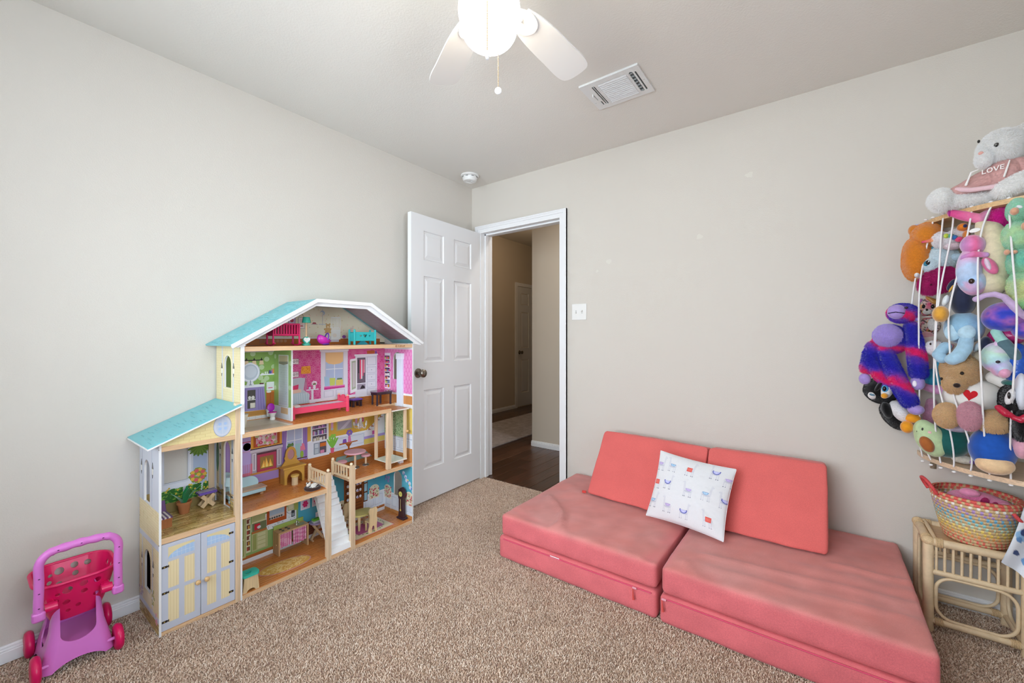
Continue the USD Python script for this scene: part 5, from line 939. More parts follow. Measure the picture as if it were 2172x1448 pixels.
tb(t, 'curtain', (curtain(-.004, .068, lambda y: .034 + .16 * max(0, y - .0) * .4), gingham), 'print', True)
tb(t, 'side_peg', (cyl(.003, .003, (.010, -.083, .055), 'y'), '#e6c79a'))
t = thing('toy_cross_leg_table', 'doll table with lilac top and crossed wooden legs under the stairs', 'doll table', (-2.318, 1.238, ZK))
tb(t, 'tabletop', (lathe([(0, .094), (.040, .094), (.043, .097), (.043, .100), (.040, .102), (0, .102)], 32), '#b59fc4'))
for s_ in (-1, 1): tb(t, 'cross_leg', (R(box(.002 * s_ - .006 + .016, .002 * s_ + .006 + .016, -.006, .006, -.052, .052, .001), (1, 0, 0), 33 * s_, (0, 0, 0)) if False else T(R(box(-.006, .006, -.006, .006, -.056, .054, .001), (1, 0, 0), 33 * s_), (.012 * s_, 0, .047)), '#d9bb92'), 'wood_z')
tb(t, 'stretcher', [(box(-.016, .016, -.034, -.028, .0, .006), '#d9bb92'), (box(-.016, .016, .028, .034, .0, .006), '#d9bb92')], 'wood_x')
t = thing('toy_toaster', 'bright green doll toaster on the lilac table', 'doll toaster', (-2.312, 1.228, ZK + .102))
tb(t, 'body', [(rbox(-.014, .014, -.020, .020, .0, .020, .004), '#cfd3d6'), (rbox(-.0145, .0145, -.0205, .0205, .010, .022, .004), '#6fc23a')], 'plastic'); tb(t, 'slot', (box(-.003, .003, -.013, .013, .0215, .0224), '#2c4a1c'))
t = thing('toy_step_stool', 'wooden doll stool with a teal seat at the kitchen front', 'doll stool', (-2.104, .803, ZK))
sd = sg.Polygon([(-.034, 0), (.034, 0), (.028, .070), (-.028, .070)]).difference(affinity.scale(sg.Point(0, 0).buffer(.018, quad_segs=8), 1, .75))
tb(t, 'front_board', (yz(sd, .006, .020), '#d8bd92'), 'wood_z', False); tb(t, 'back_board', (yz(sd, .006, -.020), '#d8bd92'), 'wood_z', False)
tb(t, 'side_board', (R(box(-.017, .017, .028, .033, .001, .070), (1, 0, 0), 4), '#d8bd92'), 'wood_z')
seat = rect(-.030, .030, -.036, .036, .016).difference(affinity.scale(sg.Point(0, -.004).buffer(.012, quad_segs=8), 1, 1.1))
tb(t, 'seat', (T(ext(seat, .010), (0, 0, .070)), '#35b5a0'), 'satin', 40)
# dining room
CH, TBL = '#dfc498', '#c9bd74'
t = thing('toy_dining_table', 'doll dining table with an oval olive yellow top', 'doll table', (-2.235, 1.472, ZK + .002))
tb(t, 'tabletop', (T(ext(affinity.scale(sg.Point(0, 0).buffer(1, quad_segs=12), .052, .068), .010), (0, 0, .086)), TBL))
for x, y in ((.028, -.036), (.028, .036), (-.028, -.036), (-.028, .036)): tb(t, 'leg', (T(S(lathe([(0, 0), (.006, 0), (.008, .03), (.0095, .086), (0, .086)], 12), 1), (x, y, 0)), CH), 'wood_z')
def doll_chair(loc, rz, lb):
    t = thing('toy_dining_chair', lb, 'doll chair', loc, rz, 'dining chairs at the oval doll table')
    prof = [(-.028, 0), (-.012, 0), (-.010, .020), (-.006, .032), (0, .036), (.006, .032), (.010, .020), (.012, 0), (.028, 0), (.025, .045), (.026, .070), (.024, .095), (.028, .118), (.024, .136), (.012, .143), (0, .140), (-.012, .143), (-.024, .136), (-.028, .118), (-.024, .095), (-.026, .070), (-.025, .045)]
    tb(t, 'backrest', (yz(sg.Polygon(spline(prof + [prof[0]], 90)).buffer(0), .008, -.016), CH), 'wood_z', False)
    tb(t, 'seat', (box(-.014, .034, -.024, .024, .052, .059, .002), CH), 'wood_x')
    for y in (-.018, .018): tb(t, 'front_leg', (box(.022, .031, y - .005, y + .005, 0, .052, .001), CH), 'wood_z')
doll_chair((-2.152, 1.482, ZK + .002), 180, 'wooden doll chair in front of the oval table, its back to the room')
doll_chair((-2.308, 1.432, ZK + .002), 10, 'wooden doll chair behind the oval doll table')
t = thing('toy_grandfather_clock', 'dark brown doll grandfather clock with yellow dial and pendulum', 'doll clock', (-2.143, 1.700, ZK))
case = sg.Polygon([(-.022, .012), (.022, .012), (.020, .03), (.018, .05), (.018, .125), (.023, .135), (.025, .165), (.020, .186), (.010, .192), (0, .200), (-.010, .192), (-.020, .186), (-.025, .165), (-.023, .135), (-.018, .125), (-.018, .05), (-.020, .03)])
tb(t, 'case', (xz(case, .022), '#3a2024'), 'satin', False); tb(t, 'plinth', (box(-.034, .034, -.018, .020, 0, .012, .003), '#35202a'), 'satin')
tb(t, 'dial', (cyl(.0165, .001, (0, -.0118, .160), 'y'), '#d9cf6a')); tb(t, 'clock_hands', [(box(-.007, .0, -.0126, -.0118, .1594, .1606), '#3a2a1c'), (box(-.0006, .008, -.0126, -.0118, .1594, .1612), '#3a2a1c')])
tb(t, 'pendulum', [(box(-.0014, .0014, -.0120, -.011, .062, .128), '#d9cf8a'), (cyl(.0062, .0012, (0, -.0122, .058), 'y'), '#d9c35a')])
# porch
t = thing('toy_potted_plant', 'doll plant with green felt leaves in a terracotta pot', 'doll plant', (-2.300, .613, ZW))
tb(t, 'pot', (lathe([(0, 0), (.018, 0), (.0245, .043), (.028, .043), (.0285, .053), (.025, .053), (.024, .047), (0, .047)], 32), '#b06f42'), 'matte')
for k, (a, tilt, L_) in enumerate(((10, 12, .080), (75, 34, .078), (-70, 38, .074), (150, 22, .070))):
    lf = sg.Polygon([(-.004, 0), (-.011, L_ * .35), (-.010, L_ * .65), (0, L_), (.010, L_ * .65), (.011, L_ * .35), (.004, 0)])
    m = yz(lf.buffer(.001), .0022); m = m.subdivide().subdivide(); v = m.vertices; v[:, 0] += 5.0 * v[:, 2] ** 2
    tb(t, 'leaf', (T(R(R(m, (0, 1, 0), tilt * .5), (0, 0, 1), a), (.006 * math.cos(math.radians(a)), .006 * math.sin(math.radians(a)), .044)), '#1f7a45'), 'velvet', True)
t = thing('toy_cross_leg_bench', 'doll bench with striped purple top on crossed legs on the porch', 'doll bench', (-2.306, .700, ZW))
tb(t, 'seat', (box(-.024, .024, -.036, .036, .062, .074, .002), '#6f55b0')); 
for x in (-.017, -.008, .001, .010): tb(t, 'seat_stripe', (box(x, x + .0045, -.0362, .0362, .0738, .0746), '#3f3550' if x in (-.017, .001) else '#d9d2cc'), 'cotton')
for x in (-.016, .017):
    xx = sg.LineString([(-.024, .006), (.024, .058)]).buffer(.0085, cap_style=2).union(sg.LineString([(.024, .006), (-.024, .058)]).buffer(.0085, cap_style=2)).intersection(B(-.034, 0, .034, .062))
    tb(t, 'cross_leg', (yz(xx, .008, x), '#d9bb92'), 'wood_z', False)
t = thing('toy_striped_bench', 'wooden doll bench with striped cushion at the porch wall', 'doll bench', (-2.208, .512, ZW))
tb(t, 'seat_board', (box(-.055, .034, -.026, .028, .030, .038, .001), '#a8683a'), 'wood_x')
for k in range(8): tb(t, 'cushion_stripe', (box(-.055, .036, -.026 + .0068 * k, -.026 + .0068 * (k + 1), .038, .0445, .001), '#6a4a78' if k % 2 else '#e3dad6'), 'cotton')
arch_ = B(-.052, 0, .032, .030).difference(affinity.scale(sg.Point(-.01, 0).buffer(.026, quad_segs=8), 1, .8))
tb(t, 'front_board', (xz(arch_, .006, .024), '#a8683a'), 'wood_x', False); tb(t, 'rear_board', (xz(arch_, .006, -.022), '#a8683a'), 'wood_x', False); tb(t, 'end_board', (box(.028, .034, -.020, .022, 0, .030), '#a8683a'), 'wood_z')
tb(t, 'backrest', [(T(R(box(-.004, .004, -.026, .028, 0, .052, .001), (0, 1, 0), -28), (-.052, 0, .038)), '#6a4a78')], 'cotton')
# ---------------------------------------------------------------- carpet pile: instanced patches of twisted tufts
def tuft_patch(seed, size=0.24, step=0.0054):
    g = np.random.default_rng(seed); n = int(size / step)
    xs, ys = np.meshgrid((np.arange(n) + .5) * step, (np.arange(n) + .5) * step); N = n * n
    x = xs.ravel() + g.uniform(-.5, .5, N) * step; y = ys.ravel() + g.uniform(-.5, .5, N) * step
    low = meshkit.noise(np.stack([x * 38, y * 38, np.full(N, seed * 7.3)], 1), seed)
    lean = g.uniform(0, 2 * np.pi, N) + low * 2; tilt = g.uniform(.25, 1.0, N); h = g.uniform(.0065, .0105, N)
    r = g.uniform(.0015, .0024, N)
    pal = np.array([lin(c) for c in ('#d9c0ab', '#ccb19b', '#e3cfbd', '#b99c88', '#ecdccc', '#a5887a')]); col = pal[g.choice(6, N, p=[.26, .24, .22, .12, .11, .05])]
    k = 3; rings = 3; a = np.arange(k) * 2 * np.pi / k
    vs, cs = [], []
    for j, (u, w) in enumerate(((0, .9), (.55, 1.0), (1.0, .35))):
        cx = x + np.cos(lean) * np.sin(tilt) * h * u ** 1.4; cy = y + np.sin(lean) * np.sin(tilt) * h * u ** 1.4; cz = np.cos(tilt * u) * h * u - .002
        ph = lean[:, None] + a + j * .6
        vs.append(np.stack([cx[:, None] + r[:, None] * w * np.cos(ph), cy[:, None] + r[:, None] * w * np.sin(ph), np.repeat(cz[:, None], k, 1)], -1)); cs.append(np.repeat(col[:, None], k, 1))
    v = np.stack(vs, 1).reshape(-1, 3); c = np.stack(cs, 1).reshape(-1, 3)
    base = (np.arange(N) * rings * k)[:, None, None]
    f = []
    for j in range(rings - 1):
        for i in range(k):
            p0, p1 = j * k + i, j * k + (i + 1) % k
            f += [[p0, p1, p1 + k], [p0, p1 + k, p0 + k]]
    f.append([2 * k, 2 * k + 1, 2 * k + 2])
    f = (np.array(f)[None] + base).reshape(-1, 3)
    return v, f, c
pi = UsdGeom.PointInstancer.Define(stage, f_ + '/carpet_pile')
tag(pi.GetPrim(), 'beige brown twisted carpet pile', kind='stuff')
protos = []
for sd in range(3):
    v, f, c = tuft_patch(sd + 1)
    m = UsdGeom.Mesh.Define(stage, f'{f_}/carpet_pile/patch_{sd:03d}' if sd else f'{f_}/carpet_pile/patch')
    m.CreatePointsAttr(Vt.Vec3fArray.FromNumpy((v - [.12, .12, 0]).astype(np.float32))); m.CreateFaceVertexCountsAttr(Vt.IntArray.FromNumpy(np.full(len(f), 3, np.int32))); m.CreateFaceVertexIndicesAttr(Vt.IntArray.FromNumpy(f.astype(np.int32).ravel())); m.CreateSubdivisionSchemeAttr('none')
    UsdGeom.PrimvarsAPI(m).CreatePrimvar('col', Sdf.ValueTypeNames.Color3fArray, 'vertex').Set(Vt.Vec3fArray.FromNumpy(c.astype(np.float32)))
    UsdShade.MaterialBindingAPI.Apply(m.GetPrim()).Bind(MAT['carpet']); protos.append(m.GetPath())
pi.CreatePrototypesRel().SetTargets(protos)
g = np.random.default_rng(4); pos, idx, ori = [], [], []
for i in range(int((XR - XL) / .24) + 1):
    for j in range(int((YB + .045 - YF) / .24) + 1):
        x, y = XL + .02 + .12 + i * .24, YB + .045 - .12 - j * .24
        if x > XR or y < YF: continue
        pos.append((x, y, 0.0)); idx.append(int(g.integers(3))); a = g.integers(4) * math.pi / 4 * 1.0
        a = g.integers(4) * math.pi / 2; ori.append(Gf.Quath(float(math.cos(a / 2)), 0, 0, float(math.sin(a / 2))))
# the pile stops at the walls: patches that would run under them are dropped above
pi.CreatePositionsAttr(Vt.Vec3fArray.FromNumpy(np.array(pos, np.float32))); pi.CreateProtoIndicesAttr(Vt.IntArray(idx)); pi.CreateOrientationsAttr(Vt.QuathArray(ori))

# ---------------------------------------------------------------- toy shopping cart
co = V([-2.228, .262, 0])
t = thing('toy_shopping_cart', 'pink plastic toy shopping cart with hot pink basket and wheels', 'toy cart', co)
LP, HP = '#d878cc', '#d9125c'
def rr(hx, hy, r, n=10):
    pts = []
    for cx, cy, a0 in ((hx - r, hy - r, 0), (-hx + r, hy - r, 90), (-hx + r, -hy + r, 180), (hx - r, -hy + r, 270)):
        for a in np.linspace(a0, a0 + 90, n): pts.append((cx + r * math.cos(math.radians(a)), cy + r * math.sin(math.radians(a))))
    return np.array(pts)
def loft(secs):
    """Closed solid through equal-length loops [(loop xy, z, (ox, oy))]."""
    n = len(secs[0][0]); v = np.vstack([np.c_[l + V(o), np.full(n, z)] for l, z, o in secs]); f = []
    for k in range(len(secs) - 1):
        for i in range(n):
            a, b = k * n + i, k * n + (i + 1) % n; f += [[a, b, b + n], [a, b + n, a + n]]
    v = np.vstack([v, v[:n].mean(0), v[-n:].mean(0)]); e = (len(secs) - 1) * n
    f += [[len(v) - 2, (i + 1) % n, i] for i in range(n)] + [[len(v) - 1, e + i, e + (i + 1) % n] for i in range(n)]
    return trimesh.Trimesh(v, np.array(f), process=False)
def cartbody(o):
    return loft([(rr(.112 - o, .094 - o, .03), .018 - (.01 if o else 0), (0, 0)), (rr(.104 - o, .084 - o, .03), .07, (0, 0)), (rr(.094 - o, .070 - o, .028), .13, (0, 0)), (rr(.086 - o, .062 - o, .026), .20, (0, 0)), (rr(.084 - o, .060 - o, .026), .238 + (.01 if o else 0), (0, 0))])
bm = man(cartbody(0)) - man(cartbody(.004))
u_front = loft([(rr(.2, .040, .012), .10, (0, 0)), (rr(.2, .047, .012), .16, (0, 0)), (rr(.2, .047, .012), .26, (0, 0))])
cut = shapely.union_all([B(-.045, .13, .045, .27), affinity.scale(sg.Point(0, .13).buffer(.045, quad_segs=8), 1, .75)])
bm = bm - man(yz(cut, .5)) - man(yz(affinity.scale(sg.Point(0, -.01).buffer(.08, quad_segs=12), 1, .62), .5)) 
scut = shapely.union_all([B(-.040, .12, .040, .20), affinity.scale(sg.Point(0, .12).buffer(.040, quad_segs=8), 1, 1.2)])
bm = bm - man(xz(scut, .5)) - man(xz(affinity.scale(sg.Point(0, .0).buffer(.075, quad_segs=12), 1, .55), .5))
geo(t, 'body', (unman(bm), LP), 'plastic', 40)
geo(t, 'tray', (loft([(rr(.100, .078, .03), .082, (0, 0)), (rr(.100, .078, .03), .088, (0, 0))]), LP), 'plastic', 30)
def bask(o, top=0.0):
    return loft([(rr(.070 - o, .066 - o, .042), .172 + o, (0, 0)), (rr(.080 - o, .078 - o, .048), .205, (0, 0)), (rr(.094 - o, .092 - o, .055), .255, (-.002, 0)), (rr(.108 - o, .106 - o, .062), .315 + top, (-.004, 0))])
bm = man(bask(0)) - man(bask(.0035, .002))
for y, z, r in ((-.028, .285, .013), (-.052, .278, .006), (.012, .292, .011), (.048, .288, .010), (.014, .262, .009), (-.03, .240, .0095), (.0, .215, .007), (.045, .235, .008), (-.055, .255, .007), (-.025, .205, .006)):
    bm = bm - man(T(R(trimesh.creation.cylinder(r, .5, sections=20), (0, 1, 0), 90), (0, y, z)))
for x, z, r in ((-.045, .285, .011), (.0, .29, .012), (.04, .28, .009), (-.02, .255, .008), (.02, .25, .007)):
    bm = bm - man(T(R(trimesh.creation.cylinder(r, .5, sections=20), (1, 0, 0), 90), (x, 0, z)))
geo(t, 'basket', (unman(bm), HP), 'plastic', 40)
geo(t, 'basket_rim', (tube(np.c_[rr(.1085, .1065, .062) + [-.004, 0], np.full(40, .315)], .0058, 8, closed=True), HP), 'plastic', True)
for s_, lz in ((-1, .247), (1, .247)):
    geo(t, 'hinge_lug', (cyl(.0155, .030, (.112, s_ * .084 - (.030 if s_ > 0 else 0), .252), 'y'), HP), 'plastic')
    geo(t, 'hinge_bracket', (box(.075, .116, s_ * .070 - .011, s_ * .070 + .011, .238, .268, .004), HP), 'plastic')
hp = spline([(.122, -.098, .232), (.126, -.098, .30), (.130, -.098, .38), (.133, -.094, .425), (.134, -.075, .446), (.135, -.04, .4525), (.135, 0, .4545), (.135, .04, .4525), (.134, .075, .446), (.133, .094, .425), (.130, .098, .38), (.126, .098, .30), (.122, .098, .232)], 90)
rad = np.full(90, .0125); mid = np.abs(np.arange(90) - 44.5); rad[mid < 11] = .0135 + .0012 * np.cos(mid[mid < 11] * 1.1)
geo(t, 'handle', (tube(hp, rad, 14), LP), 'plastic', True)
for s_ in (-1, 1): geo(t, 'handle_joint', (rbox(.106, .138, s_ * .098 - .0165, s_ * .098 + .0165, .222, .256, .010), LP), 'plastic', True)
for y, z, x in ((-.098, .27, .138), (-.098, .32, .1405), (-.098, .37, .1425), (-.055, .451, .1475), (0, .455, .1488), (.055, .451, .1475), (.098, .40, .1438), (.098, .34, .1412), (.098, .285, .1388)):
    geo(t, 'screw_hole', (T(S(ball(1, sub=2), (.001, .0028, .0018)), (x, y, z)), '#5a2350'), 'matte')
def wheel(loc, rz):
    w = T(R(lathe([(0, -.010), (.018, -.011), (.030, -.013), (.040, -.011), (.0455, -.005), (.0465, 0), (.0455, .005), (.040, .011), (.030, .013), (.018, .011), (0, .010)], 36), (1, 0, 0), 90), loc)
    geo(t, 'wheel', (w, HP), 'plastic', 40)
for x, y in ((.098, -.103), (.098, .103), (-.108, -.103), (-.108, .103)): wheel((x, y, .0465), 0)
for x in (.098, -.108): geo(t, 'axle', (cyl(.006, .19, (x, -.095, .0465), 'y'), LP), 'plastic')
# ---------------------------------------------------------------- play couch: two folded bases, two back wedges, the pillow
def soft_box(x0, x1, y0, y1, z0, z1, r, step=.016, puff=.006, bump=None, seed=0):
    n = [max(2, int(round(d / step))) for d in (x1 - x0, y1 - y0, z1 - z0)]
    m = trimesh.creation.box((1, 1, 1)); vs, fs, k = [], [], 0
    for ax in range(3):
        u, w = [i for i in range(3) if i != ax]
        for s_ in (0, 1):
            a, b = np.meshgrid(np.linspace(0, 1, n[u] + 1), np.linspace(0, 1, n[w] + 1), indexing='ij')
            p = np.zeros((a.size, 3)); p[:, u] = a.ravel(); p[:, w] = b.ravel(); p[:, ax] = s_
            i, j = np.meshgrid(np.arange(n[u]), np.arange(n[w]), indexing='ij'); q = (i * (n[w] + 1) + j).ravel(); W = n[w] + 1
            f = np.vstack([np.stack([q, q + W, q + W + 1], 1), np.stack([q, q + W + 1, q + 1], 1)])
            if (s_ == 0) != (ax == 1): f = f[:, ::-1]
            vs.append(p); fs.append(f + k); k += len(p)
    v = np.vstack(vs); m = trimesh.Trimesh(v, np.vstack(fs), process=False); m.merge_vertices(digits_vertex=6)
    uvw = np.array(m.vertices); lo, hi = V([x0, y0, z0]), V([x1, y1, z1]); p = lo + uvw * (hi - lo)
    c = np.clip(p, lo + r, hi - r); d = p - c; L = np.linalg.norm(d, axis=1, keepdims=True); nrm = np.where(L > 1e-9, d / np.maximum(L, 1e-9), 0)
    q = np.where(L > 1e-9, c + nrm * r, p)
    bell = lambda t_: 4 * t_ * (1 - t_)
    pf = puff * (bell(uvw[:, 0]) * bell(uvw[:, 1]) + .4 * bell(uvw[:, 2]) * np.maximum(bell(uvw[:, 0]), bell(uvw[:, 1])))[:, None]
    q = q + nrm * pf + nrm * .004 * (meshkit.fbm(q * 9, 3, seed)[:, None] - .5) * 2
    if bump is not None: q = bump(q, nrm, uvw)
    m.vertices = q; return m
def ridge(q, pts, w, h):
    ln = sg.LineString(pts); d = shapely.distance(shapely.points(q[:, :2]), ln); return h * np.exp(-(d / w) ** 2)
CO1, CO2, CO3 = lin('#df837c'), lin('#d99590'), lin('#d86f74')
def couch_col(top):
    def f(v):
        n = meshkit.fbm(v * 6, 4, 3)[:, None]; up = np.clip((v[:, 2:3] - top + .02) / .02, 0, 1)
        n2 = meshkit.fbm(v * 14 + 5, 3, 8)[:, None]
        base = CO3 * (1 - .25 * (n - .5)) * (1 + .25 * (n2 - .5)); worn = CO2 * (.9 + .4 * (n2 - .5)) * (1 - up * 0) + (CO1 - CO2) * np.clip(n * 1.6 - .5, 0, 1)
        return base * (1 - up) + worn * up
    return f
def couch_base(name, label, x0, x1, y0, y1, bumps, seed, pulls):
    loc = V([(x0 + x1) / 2, (y0 + y1) / 2, 0])
    t = thing(name, label, 'couch', loc)
    Lm = lambda m: T(m, -loc)
    def bump(q, nrm, uvw):
        top = np.clip((uvw[:, 2] - .98) * 50, 0, 1); dz = np.zeros(len(q))
        for pts, w, h in bumps: dz += ridge(q, pts, w, h)
        dz += .004 * (meshkit.fbm(q * V([5, 9, 1]), 3, seed + 4) - .5) * 2
        q[:, 2] += dz * top; return q
    geo(t, 'lower_cushion', (Lm(soft_box(x0 - .004, x1, y0 - .004, y1, .002, .116, .016, seed=seed)), lambda v: couch_col(9)(v)), 'couch', True)
    geo(t, 'upper_cushion', (Lm(soft_box(x0 + .004, x1 - .002, y0 + .004, y1, .119, .232, .018, seed=seed + 1, bump=bump)), lambda v: couch_col(.232)(v)), 'couch', True)
    zl = [(x, y0 - .0075 - .0025 * math.sin((x - x0) / (x1 - x0) * math.pi), .1085) for x in np.linspace(x0 + .03, x1 - .02, 40)]
    geo(t, 'zipper', (Lm(tube(zl, .0028, 6)), '#d9526f'), 'couch', True)
    for px in pulls:
        zp = y0 - .014
        geo(t, 'zipper_pull', [(Lm(box(px - .010, px + .008, zp - .004, zp + .003, .105, .112, .001)), '#e3a0ae'), (Lm(tube([(px - .008, zp - .003, .106), (px - .006, zp - .006, .085), (px - .004, zp - .006, .062)], [.0022, .003, .0055], 8)), '#d2524c')], 'satin', 40)
    seam = [(x, y0 + .010, .2285 + .0035 * math.sin((x - x0) * 20)) for x in np.linspace(x0 + .03, x1 - .03, 50)]
    return t, Lm
bl, Lm = couch_base('couch_base', 'folded coral couch base on the door side, its zipper pull hanging near the gap', -1.376, -.545, 1.740, 2.595,
    [([(-1.29, 2.10), (-1.19, 2.02), (-1.10, 1.93), (-1.06, 1.84), (-1.06, 1.78)], .015, .015), ([(-1.10, 1.92), (-1.03, 1.80), (-1.0, 1.765)], .010, .013), ([(-1.34, 1.83), (-1.2, 1.79), (-1.1, 1.77)], .02, -.005), ([(-1.30, 2.35), (-1.1, 2.2)], .05, .006), ([(-.58, 1.78), (-.545, 2.5)], .03, -.010)], 3, (-.632,))
geo(bl, 'care_label', [(Lm(R(box(-1.055, -1.005, 1.7285, 1.7300, .106, .114), (0, 1, 0), 0)), '#f0eeee')], 'cotton')
br, Lm = couch_base('couch_base', 'folded coral couch base on the rattan table side, worn grey on top', -.528, .292, 1.735, 2.595,
    [([(-.40, 1.93), (-.2, 1.95), (.0, 1.98), (.28, 2.02)], .020, .009), ([(-.36, 1.84), (-.05, 1.86), (.25, 1.90)], .022, .008), ([(.05, 2.16), (.17, 2.17), (.29, 2.2)], .016, .010), ([(-.46, 1.83), (-.40, 1.76)], .012, .007), ([(-.1, 2.06), (.28, 2.10)], .03, .006), ([(-.528, 1.78), (-.545, 2.5)], .03, -.010)], 9, (-.508,))
def wedge(label, c0, c1, seed):
    """Back wedge: c0, c1 the bottom front corners; the back stands upright against the wall."""
    a, b = V(c0), V(c1); L = np.linalg.norm(b - a); ang = math.degrees(math.atan2(b[1] - a[1], b[0] - a[0]))
    loc = ((a[0] + b[0]) / 2, (a[1] + b[1]) / 2, .247)
    t = thing('back_cushion', label, 'couch cushion', loc, ang)
    D = 2.603 - max(a[1], b[1]); hgt = .335
    pr_ = [(0, .0), (.225, hgt), (.262, hgt + .006), (D - .02, hgt - .025), (D - .004, .02), (D - .02, .0)]
    m = soft_box(-L / 2 + .003, L / 2 - .003, 0, D, 0, hgt, .018, step=.014, puff=.004, seed=seed)
    v = m.vertices; u = np.clip(v[:, 2] / hgt, -.03, 1.03)
    front = .235 * u; back = D - .045 * u
    w_ = np.clip(v[:, 1] / D, -.02, 1.02); v[:, 1] = front + (back - front) * w_; v[:, 2] -= .02 * u * w_
    rr_ = V([np.cos(math.radians(-ang)), np.sin(math.radians(-ang))])
    geo(t, 'cushion', (m, lambda v_: lin('#dc6a66') * (1 + .16 * (meshkit.fbm(v_ * 10, 3, seed)[:, None] - .5))), 'couch', True)
    return t
wl_ = wedge('coral back cushion nearer the door, left of the llama pillow', (-1.120, 2.236), (-.497, 2.192), 21)
wr_ = wedge('coral back cushion right of the llama pillow, its stitched edge towards the rattan table', (-.478, 2.190), (.034, 2.198), 22)
geo(wl_, 'loop_tab', (T(R(box(-.012, .012, -.006, .006, 0, .014, .002), (0, 0, 1), 20), (-.322, .004, .002)), '#d2453f'), 'cotton')
# llama pillow
def llama(x, y, s, flip, cloth):
    k = -1 if flip else 1; G, G2 = '#d3d3da', '#c3c4cf'
    M = lambda p: affinity.translate(affinity.scale(p, s * k, s, origin=(0, 0)), x, y)
    body = shapely.union_all([affinity.scale(sg.Point(0, 0).buffer(1, quad_segs=6), .5, .3), sg.Polygon([(.25, .05), (.5, .05), (.55, .9), (.38, .9)]), affinity.scale(sg.Point(.52, .92).buffer(.13), 1.3, .8), B(-.45, -.75, -.33, 0), B(-.25, -.75, -.15, 0), B(.2, -.75, .3, 0), B(.36, -.75, .46, 0), B(.40, .98, .44, 1.15), B(.5, .98, .54, 1.15)])
    o = [(M(body), G), (M(affinity.scale(sg.Point(0, -.12).buffer(.4, quad_segs=5), 1, .3)), G2), (M(shapely.union_all([B(-.45, -.8, -.33, -.74), B(-.25, -.8, -.15, -.74), B(.2, -.8, .3, -.74), B(.36, -.8, .46, -.74)])), '#5a6072')]
    half = sg.Point(-.05, .22).buffer(.32, quad_segs=8).intersection(B(-1, -.3, 1, .22))
    if cloth == 'red': o += [(M(B(-.36, -.22, .22, .32)), '#e0584c'), (M(B(-.28, -.12, .14, .22)), '#e57166')]
    elif cloth == 'blue': o += [(M(half), '#7fa9cf'), (M(half.buffer(-.07)), '#b9d7ec'), (M(half.buffer(-.14)), '#6f9fcb')]
    elif cloth == 'navy': o += [(M(shapely.union_all([sg.Point(-.05 + .34 * math.cos(a), .22 + .34 * math.sin(a)).buffer(.075) for a in np.linspace(math.pi, 2 * math.pi, 10)])), '#4a54a8'), (M(half), '#b7b9e6'), (M(half.buffer(-.12)), '#d9d9f2')]
    else: o += [(M(half), '#b9a6d6'), (M(half.buffer(-.1)), '#cbbce2')]
    return o
mot = []
for x, y, c, fl in ((.06, .80, 'lilac', 0), (.24, .82, 'blue', 1), (.49, .82, 'red', 0), (.80, .87, 'navy', 1), (.97, .80, 'lilac', 0), (.05, .52, 'red', 1), (.23, .545, 'navy', 0), (.53, .51, 'lilac', 1), (.76, .53, 'blue', 0), (.98, .50, 'navy', 1), (.06, .24, 'blue', 0), (.29, .215, 'lilac', 1), (.52, .19, 'navy', 0), (.82, .19, 'red', 1)):
    mot += llama(x, y, .122, fl, c)
TLp, TRp, BRp, BLp = V([-.706, 2.33, .551]), V([-.334, 2.33, .517]), V([-.356, 2.116, .230]), V([-.737, 2.178, .235])
C0 = V([0, 0, CAM_H])
TLp, TRp, BRp, BLp = [V(p_) for p_ in ((-.690, 2.277, .565), (-.326, 2.277, .532), (-.349, 2.074, .251), (-.722, 2.134, .256))]
N = 230; u, w = np.meshgrid(np.linspace(0, 1, N), np.linspace(0, 1, N), indexing='ij'); uf, wf = u.ravel(), w.ravel()
eu, ew = np.minimum(uf, 1 - uf), np.minimum(wf, 1 - wf)
pin = .055                                                        # sides drawn in between the corners
uu = .5 + (uf - .5) * (1 - pin * 4 * wf * (1 - wf)); ww = .5 + (wf - .5) * (1 - pin * 4 * uf * (1 - uf))
mid = ((1 - uu) * (1 - ww))[:, None] * BLp + (uu * (1 - ww))[:, None] * BRp + (uu * ww)[:, None] * TRp + ((1 - uu) * ww)[:, None] * TLp
ex = (BRp - BLp); ey = (TLp - BLp); nn = np.cross(ex, ey); nn /= np.linalg.norm(nn)
thick = (np.clip(4 * eu * 2, 0, 4) * np.clip(4 * ew * 2, 0, 4) / 16) if False else (np.sin(np.pi * uf) * np.sin(np.pi * wf)) ** .48
wr2 = .0035 * (meshkit.fbm(np.c_[uf * 7, wf * 7, uf * 0], 3, 4) - .5) * 2 + .007 * np.exp(-(((uf - .80) * .8 + (wf - .22) * .6) / .03) ** 2) * np.exp(-((uf - .85) ** 2 + (wf - .25) ** 2) / .02)
fr = mid + nn * (.058 * thick + wr2 * np.minimum(1, eu * ew * 60))[:, None]; bk_ = mid - nn * (.024 * thick)[:, None]
i, j = np.meshgrid(np.arange(N - 1), np.arange(N - 1), indexing='ij'); q0 = (i * N + j).ravel()
fF = np.vstack([np.stack([q0, q0 + N, q0 + N + 1], 1), np.stack([q0, q0 + N + 1, q0 + 1], 1)])
pc = np.tile(lin('#dfdfe2'), (len(uf), 1)); pts = shapely.points(uf, wf)
for poly, col in mot:
    if poly.is_empty: continue
    b_ = poly.bounds; k = np.where((uf > b_[0]) & (uf < b_[2]) & (wf > b_[1]) & (wf < b_[3]))[0]
    if len(k): pc[k[shapely.contains(poly, pts[k])]] = lin(col)
ploc = mid.mean(0) * [1, 1, 0] + [0, 0, .23]
t = thing('llama_pillow', 'white square pillow printed with llamas leaning on the coral back cushions', 'pillow', ploc)
geo(t, 'front_cover', (trimesh.Trimesh(fr - ploc, fF, process=False), lambda v: pc), 'cotton', True)
